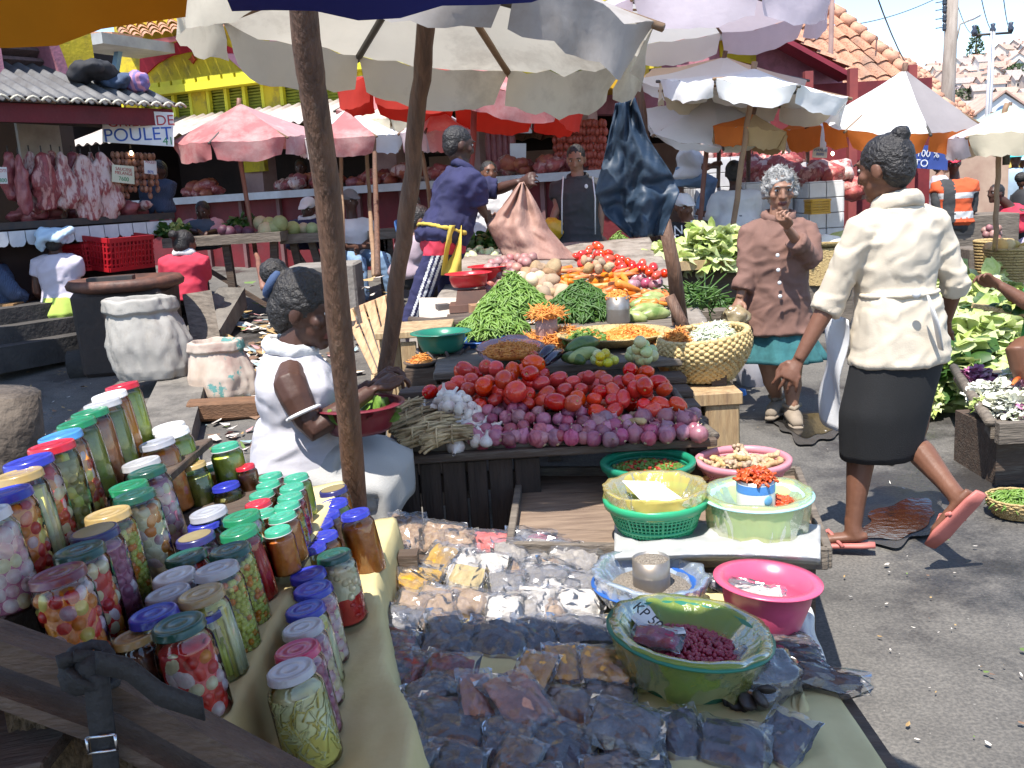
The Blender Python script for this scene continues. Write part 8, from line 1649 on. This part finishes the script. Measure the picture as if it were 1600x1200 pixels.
# --- seated vendor in white
t,K =person('seated young woman in white sleeveless blouse and pale skirt working at table',3.0,(480,482),(455,560),(468,728),80,sk_d,
 [[(520,650,.10),(580,602,.06)],[(487,672,-.20),(578,612,-.10)]],[[],[],0],
 [('top','blouse',f_stripe,dict(sl=0,inf=.020,wr=.007,hem=.03,hf=.98,neck=True)),('collar','collar',f_white,dict(r=.016)),('skirt','skirt',FAB('offwhite',(.44,.43,.41),.88,4),dict(path=[(540,738),(606,742),(612,800)],w=[(.15,.12),(.20,.15),(.185,.13),(.17,.12),(.15,.12)],ax=[(V((0,1,0)),V((1,0,0))),(V((0,1,0)),V((.5,0,.85))),(V((0,1,0)),V((0,0,1))),(V((0,1,0)),V((.7,0,.7)))],pl=.05,np=7))],
 face=(.97,-.22,0),hair='pulled',sw=.175,vox=.008,nod=.28,curl=.8,hk=1.02,base=(-.6,3.0,0),k=1.0,hn=(.3,0,-1))
mb =MB();c =K['Hc']+V((-.098,0.01,.085));mb.tube([c +V((.022*sin(a),.036*cos(a),.032*sin(a))) for a in [i *6.29/14 for i in range(15)]],.016,8);mb.build('hair_tie',FAB('tie_blue',(.05,.09,.20),.6),t)
mb =MB();A,B_ =K['a'][1][0],K['a'][1][1];c =A.lerp(B_,.62);d =(B_ -A).normalized();e1 =d.orthogonal().normalized();e2 =d.cross(e1);mb.tube([c +(e1 *cos(a)+e2 *sin(a))*.052 for a in [i *6.29/20 for i in range(21)]],.006,6);mb.build('lace_strap',f_white,t)
p =aty(562,662,2.90);basin('basin','maroon plastic basin with green pods on the seated woman lap',p -V((0,0,.02)),.125,.085,pl_dr,.8);leafheap('green_pods','green pods and leaves in the maroon basin',p +V((0,0,.025)),.09,.03,60,[m_bean],.05,61,curl=.15)
t =thing('low_stool','low wooden stool hidden under the seated woman','stool',(K['Hp'].x,3.0,0));mb =MB();mb.box((K['Hp'].x,3.0,K['Hp'].z -.14),(.3,.3,.04));mb.build('seat',wood_dark,t)
for sx in (-1,1):
 for sy in (-1,1):MB().box((K['Hp'].x +sx *.12,3.0+sy *.12,(K['Hp'].z -.16)/2),(.03,.03,K['Hp'].z -.16)).build('leg',wood_dark,t)
# --- man in navy with the sack
def sdist(p):a =aty(686,396,6.0);return (p -a).cross((aty(648,505,6.0)-a).normalized()).y
t,K =person('man in navy sweatshirt and striped track trousers emptying a sack over stall',6.1,(716,226),(722,272),(690,372),62,sk_d,
 [[(778,296,.16),(812,284,.05)],[(748,316,-.10),(758,336,.06)]],[[(700,428,.12),(702,500,.15)],[(668,432,-.05),(640,505,-.05)],0],
 [('top','sweatshirt',f_navy,dict(sl=1.0,inf=.028,si=.022,wr=.012)),('collar','collar',f_navy),('trousers','track_trousers',[f_navy,f_red,f_white],dict(g=1.08,vox=.007,pick=lambda p,n:1 if p.z >aty(690,396,6.1).z and n.y <.5 else (2 if n.y <-.3 and any(abs(sdist(p)-o)<.0075 for o in (-.03,0,.03)) else 0))),('band','apron_tie',f_yel,dict(f=.12,a=.20,b=.16,r=.012))],
 face=(.9,.45,0),hair='short',sw=.19,vox=.011,nod=.2,base=(-.45,6.1,0))
mb =MB();mb.grid(lambda u,v:aty(701+20*u -12*v *(1-u),352+78*v,5.92-.05*sin(u *6+v *4)),8,16);mb.build('apron_flap',f_yel,t,solid=.004)
def sackf(u,v):
 l =[(812,286),(775,335),(760,352),(778,385),(790,408)];r =[(818,284),(838,318),(858,358),(882,385),(905,405)];g =v *4;i =min(int(g),3);g -= i;x =(l[i][0]*(1-g)+l[i +1][0]*g)*(1-u)+(r[i][0]*(1-g)+r[i +1][0]*g)*u;y =(l[i][1]*(1-g)+l[i +1][1]*g)*(1-u)+(r[i][1]*(1-g)+r[i +1][1]*g)*u
 return aty(x,y,6.0-.16*sin(pi *u)*(.3+v)+.03*sin(u *17+v *5)*(1-.4*v)+.02*NZ.noise((u *6,v *7,0)))
mb =MB();mb.grid(sackf,40,40);tag(mb.build('sack',M('sack_pink',(.42,.26,.20),(.30,.16,.125),3,.85,.35,50,st=(1,1,.4),dirt=((.20,.09,.06),2.4,.5,.72)),solid=.006),'pinkish brown sack held upside down by the man in navy','sack')
# --- man in polo shirt
t,K =person('young man in dark grey polo shirt with white piping standing at stall',8.1,(900,248),(903,283),(905,376),188,sk_m,[[(938,322,-.03),(938,366,-.06)],[(872,322,-.03),(860,352,-.08)]],[[(915,440,0),(915,500,0)],[(895,440,0),(895,500,0)],0],
 [('top','polo_shirt',f_dk,dict(sl=.62,inf=.022,si=.02,hem=.02)),('collar','collar',f_dk),('trousers','trousers',f_black)],face=(-.2,-1,0),sw=.18,vox=.013,nod=.35)
mb =MB();[mb.tube([aty(x0,276,7.93),aty(x1,310,7.90),aty(x1,366,7.90)],.006,5) for x0,x1 in ((880,878),(926,930))];mb.ell(aty(916,291,7.93),(.014,.006,.018));mb.build('piping',f_white,t)
crumple('plastic_bag','bright yellow plastic bag held by the young man in polo',aty(864,372,8.0),(.09,.06,.09),M('bag_yellow',(.70,.42,.03),(.6,.33,.02),6,.4),4)
# --- the rest
W =dict
def P_(label,Y,hd,sh,hp,by,skin,arms,legs,wear,**kw):kw.setdefault('vox',.016);return person(label,Y,hd,sh,hp,by,skin,arms,legs,wear,**kw)
P_('seated man in white shirt, jeans and grey cap beside concrete block',10.0,(547,313),(550,345),(556,402),165,sk_d,[[(582,375,-.1),(562,388,-.3)],[(530,385,-.1),(572,386,-.32)]],[[(602,405,-.4),(612,462,-.35)],[(562,410,-.45),(568,470,-.45)],0],[('top','shirt',f_white,W(sl=.7,inf=.025,si=.02)),('trousers','jeans',f_jean),('cap','cap',FAB('cap_grey',(.20,.20,.22),.8))],face=(.6,-.8,0),hair='cap',nod=.2)
P_('woman seen from behind in pale striped tee with light blue towel on head',8.4,(84,378),(88,402),(100,488),4,sk_d,[[(56,455,0),(72,472,.25)],[(122,450,.1),(95,468,.3)]],[[(80,495,.4),(75,550,.4)],[(125,495,.4),(130,550,.4)],0],[('top','tee_shirt',f_lilac,W(sl=.45,inf=.02,si=.02)),('skirt','skirt',f_lime,W(path=[(100,502,.05)],w=[(.16,.13),(.2,.2),(.23,.22)])),('towel','head_towel',FAB('towel_blue',(.50,.66,.80),.85,5))],face=(-.3,.95,0),hair='towel',sw=.17)
P_('woman in red shirt seen from behind with white collar sitting by panel',8.75,(290,380),(288,402),(288,458),8,sk_b,[[(262,440,.1),(272,455,.3)],[(318,436,.1),(305,455,.3)]],[[(275,462,.4),(275,500,.4)],[(300,462,.4),(300,500,.4)],0],[('top','shirt',f_red,W(sl=.9,inf=.03,si=.025,hem=.06)),('collar','scarf',f_white,W(r=.03)),('trousers','trousers',f_black)],face=(.5,.8,0),hair='pulled',sw=.18)
P_('man in plaid shirt and striped black trousers cut by the left edge',8.4,(-30,375),(-8,415),(-12,490),60,sk_d,[[(-20,460,.2),(30,478,.1)],[(22,458,-.1),(45,470,.1)]],[[(38,488,.15),(42,570,.15)],[(30,492,-.15),(35,575,-.1)],0],[('top','plaid_shirt',f_plaid,W(sl=1.6,inf=.03,si=.025)),('trousers','trousers',f_black,W(to=.95)),('sandals','shoe',m_shoe,W(shoe=1))])
t,K =P_('boy in black printed tee shirt and white visor sitting under blue tarpaulin',8.5,(1068,322),(1076,350),(1076,400),182,sk_b,[[(1102,378,-.05),(1082,384,-.25)],[(1050,378,-.05),(1062,386,-.25)]],[[(1095,405,-.35),(1095,450,-.3)],[(1055,405,-.35),(1055,450,-.3)],0],[('top','tee_shirt',f_black,W(sl=.6,inf=.025,si=.02)),('trousers','trousers',f_djean),('cap','visor',f_white)],hair='cap',nod=.3,face=(.3,-1,0))
for i,(s,x,y) in enumerate((('R',1084,352),('N',1060,360),('S',1058,374),('X',1078,370))):text(s,.11,frame(aty(x,y,8.27),(1,0,jit(.3)),(0,-1,0)),ink_white,'shirt_print',t,.004)
P_('man in white shirt and pale jeans sitting high behind plain white parasol',10.2,(1082,212),(1076,236),(1075,276),110,sk_b,[[(1095,265,.1),(1108,262,.1)],[(1090,262,-.1),(1110,258,-.1)]],[[(1112,285,.1),(1100,330,.1)],[(1108,288,-.1),(1094,328,-.1)],0],[('top','shirt',f_white,W(sl=1.2,inf=.025,si=.025)),('trousers','jeans',f_jean)])
P_('man in white shirt and dark jeans seen from behind among the parasol poles',8.9,(1147,270),(1150,300),(1150,352),10,sk_d,[[(1114,332,.02),(1108,356,.1)],[(1178,334,.02),(1172,346,.2)]],[[(1140,410,0),(1140,440,0)],[(1162,410,0),(1162,440,0)],0],[('top','shirt',f_white,W(sl=1.5,inf=.028,si=.022)),('trousers','jeans',f_djean)],face=(.3,.9,0),sw=.17)
t,K =P_('man in orange safety vest with silver bands and red cap',11.0,(1490,254),(1492,284),(1488,345),192,sk_d,[[(1520,318,-.02),(1518,352,-.03)],[(1464,318,-.02),(1466,350,-.05)]],[[(1496,388,0),(1492,436,0)],[(1480,388,0),(1480,440,0)],0],[('top','shirt',f_dk,W(sl=1.4,inf=.015)),('top','safety_vest',[f_or,M('reflective',(.62,.62,.62),r=.4),f_dk],W(sl=.3,inf=.04,si=.03,hem=.02,pick=lambda p,n:2 if abs(p.x -aty(1488,300,10.8).x)<.055 and n.y <0 else (1 if (abs(p.z -aty(1510,304,11).z)<.035 or abs(p.z -aty(1510,334,11).z)<.035) else 0))),('trousers','trousers',f_dk),('cap','cap',f_red),('sandals','shoe',m_shoe,W(shoe=1))],hair='cap',sw=.19,nod=.25,face=(-.35,-1,0))
P_('seated vendor in red jumper leaning left at the right edge',11.6,(1556,302),(1578,324),(1590,355),255,sk_d,[[(1568,345,.12),(1545,350,.15)],[(1570,345,-.12),(1548,350,-.12)]],[[(1565,365,.1),(1562,400,.1)],[(1562,368,-.1),(1560,400,-.1)],0],[('top','jumper',f_red,W(sl=1.8,inf=.03,si=.02)),('trousers','trousers',f_black)],sw=.18,face=(-1,-.3,0))
t,K =P_('vendor at right edge in green top holding a winnowing board',4.7,(1690,380),(1662,430),(1660,545),262,sk_b,[[(1618,500,.15),(1570,452,.05)],[(1612,478,-.1),(1562,446,-.05)]],[[(1592,540,.15),(1615,640,.1)],[(1588,545,-.12),(1620,650,-.1)],0],[('top','green_top',FAB('green',(.08,.42,.10),.8),W(sl=0,inf=.025)),('skirt','skirt',f_black,W(path=[(1615,552)],w=[(.16,.13),(.2,.16),(.17,.12)],ax=[(V((0,1,0)),V((1,0,0))),(V((0,1,0)),V((.4,0,.9))),(V((0,1,0)),V((0,0,1)))]))],vox=.011,curl=.9)
mb =MB();mb.smooth =False;a,b,c,d =aty(1518,478,4.75),aty(1518,476,5.0),aty(1660,490,5.0),aty(1660,502,4.6);mb.quad(a,b,c,d);tag(mb.build('winnowing_board',wicker,solid=.02),'flat woven board of greens held by vendor at right edge','board');leafheap('leafy_greens','fresh green leaves on the held woven board',aty(1605,482,4.75),.14,.04,70,[m_let,m_dkl],.06,71)
P_('vendor in pink and blue behind the beet stall',9.95,(317,330),(317,345),(316,385),180,sk_d,[[(340,362,-.1),(325,364,-.3)],[(296,362,-.1),(310,364,-.3)]],[[],[],0],[('top','shirt',FAB('pink',(.55,.30,.33),.8),W(sl=1.3,inf=.03,si=.02)),('top','waistcoat',f_djean,W(sl=0,inf=.042))],nod=.3,hk=.9)
P_('vendor in white beanie and dark tracksuit behind the melons',10.3,(482,325),(480,346),(478,385),195,sk_d,[[(500,362,-.1),(495,366,-.2)],[(455,362,-.1),(462,368,-.2)]],[[],[],0],[('top','track_top',f_navy,W(sl=1.8,inf=.035,si=.025)),('collar','collar',f_white,W(r=.025)),('cap','beanie',f_white)],hair='beanie',nod=.3)
P_('person in mauve shirt crouching behind the man in navy',7.0,(655,345),(648,372),(640,430),70,sk_b,[[(655,410,.1),(670,420,.1)],[(640,408,-.1),(658,425,-.1)]],[[(670,435,.1),(660,480,.1)],[(668,438,-.1),(655,482,-.1)],0],[('top','shirt',f_pur,W(sl=.9,inf=.03,si=.025)),('trousers','trousers',f_black)],nod=.3)
P_('person in blue shirt sitting in shadow between the two poles',9.6,(645,320),(650,342),(650,385),170,sk_d,[[(668,365,-.1),(655,375,-.25)],[(635,365,-.1),(645,375,-.25)]],[[],[],0],[('top','shirt',f_blue,W(sl=.9,inf=.03))])
P_('woman in white overall standing before the hall behind the sack',9.4,(764,270),(765,298),(770,360),165,sk_b,[[(790,330,-.05),(778,342,-.2)],[(742,328,-.05),(768,338,-.2)]],[[(778,420,0),(778,460,0)],[(762,420,0),(762,460,0)],0],[('top','overall',f_white,W(sl=1.5,inf=.035,si=.025,hem=.4)),('trousers','trousers',f_dk)])
P_('butcher in pale shirt standing inside the hall behind parasols',12.9,(470,262),(472,276),(474,310),180,sk_d,[[(488,295,-.05),(482,305,-.1)],[(456,295,-.05),(460,305,-.1)]],[[],[],0],[('top','shirt',FAB('khaki',(.40,.35,.26),.8),W(sl=.8,inf=.02))])
P_('vendor in dark checked shirt standing at the end of sausage rail',9.9,(247,268),(246,284),(246,330),200,sk_d,[[(258,310,-.05),(252,325,-.1)],[(234,310,-.05),(238,325,-.1)]],[[],[],0],[('top','checked_shirt',f_plaid,W(sl=.8,inf=.02))])
P_('young woman in pale top beside the man in orange vest',12.2,(1472,256),(1468,278),(1466,340),100,sk_m,[[(1462,310,.1),(1470,335,.1)],[(1462,310,-.1),(1470,335,-.1)]],[[(1466,385,.05),(1466,425,0)],[(1462,385,-.05),(1462,425,0)],0],[('top','top',f_lilac,W(sl=.5)),('trousers','jeans',f_djean)],hair='pulled')
# ---- the crowd down the street: one small figure each
cw =[('white',(.72,.72,.72)),('pink',(.68,.38,.46)),('blue',(.12,.22,.52)),('red',(.52,.06,.07)),('pale blue',(.40,.54,.70)),('black',(.03,.03,.035)),('yellow',(.70,.52,.14)),('green',(.12,.34,.20)),('lilac',(.50,.44,.62)),('grey',(.32,.32,.33))]
cm =[M('crowd_'+n.replace(' ','_'),c,tuple(x *.8 for x in c),6,.85) for n,c in cw];hatm =[m_hair,m_hair,m_hair,cm[0],cm[4],cm[1],M('crowd_teal',(.05,.42,.45),r=.8),m_straw];fig ={}
for i in range(150):
 f =(i +.5)/150;Y =13.5+36*f ** 1.4;px =R.uniform(1385 if Y >20 else 1500,1625);ci =R.choice([0,0,0,1,2,3,4,4,5,6,7,8,9]);hi =R.randrange(8);key =(ci,hi,i % 3)
 if key not in fig:
  mb =MB();low =.0 if i % 3 else .35;mb.m =0;mb.loft([((0,0,.78),V((.17,0,0)),V((0,.12,0))),((0,0,.95),V((.16,0,0)),V((0,.12,0))),((0,0,1.15),V((.17,0,0)),V((0,.12,0))),((0,0,1.34),V((.19,0,0)),V((0,.10,0))),((0,0,1.42),V((.07,0,0)),V((0,.06,0)))],10)
  for s in (-1,1):mb.m =0;mb.tube([(s *.19,0,1.33),(s *.24,.02,1.08)],[.055,.05],6);mb.m =2;mb.tube([(s *.24,.02,1.1),(s *.2,.14,.88)],[.04,.03],6);mb.m =3;mb.tube([(s *.09,0,.85),(s *.1,0,.45),(s *.1,0,.02)],[.10,.07,.05],7)
  mb.m =2;mb.tube([(0,0,1.38),(0,0,1.5)],.05,6);mb.ell((0,0,1.54),(.075,.09,.105),None,10,8);mb.m =1;mb.ell((0,.02,1.58),(.088,.10,.085),None,10,7)
  if hi >2:mb.lathe([(.15,1.575),(.09,1.59),(.085,1.66),(0,1.68)],12)
  fig[key]=mb.mesh('person',[cm[ci],hatm[hi],sk_b,R.choice([cm[5],cm[2],cm[9],cm[8]])])
 p =aty(px,300,Y);o =inst('person',fig[key],(p.x,p.y,-.35 if i % 3 == 0 else R.uniform(-.08,.05)),(0,0,jit(3)),R.uniform(.92,1.04))
 tag(o,f'distant shopper in {cw[ci][0]} top'+(' and hat' if hi >2 else '')+' in the crowd far down the street','person','shoppers in the far street')
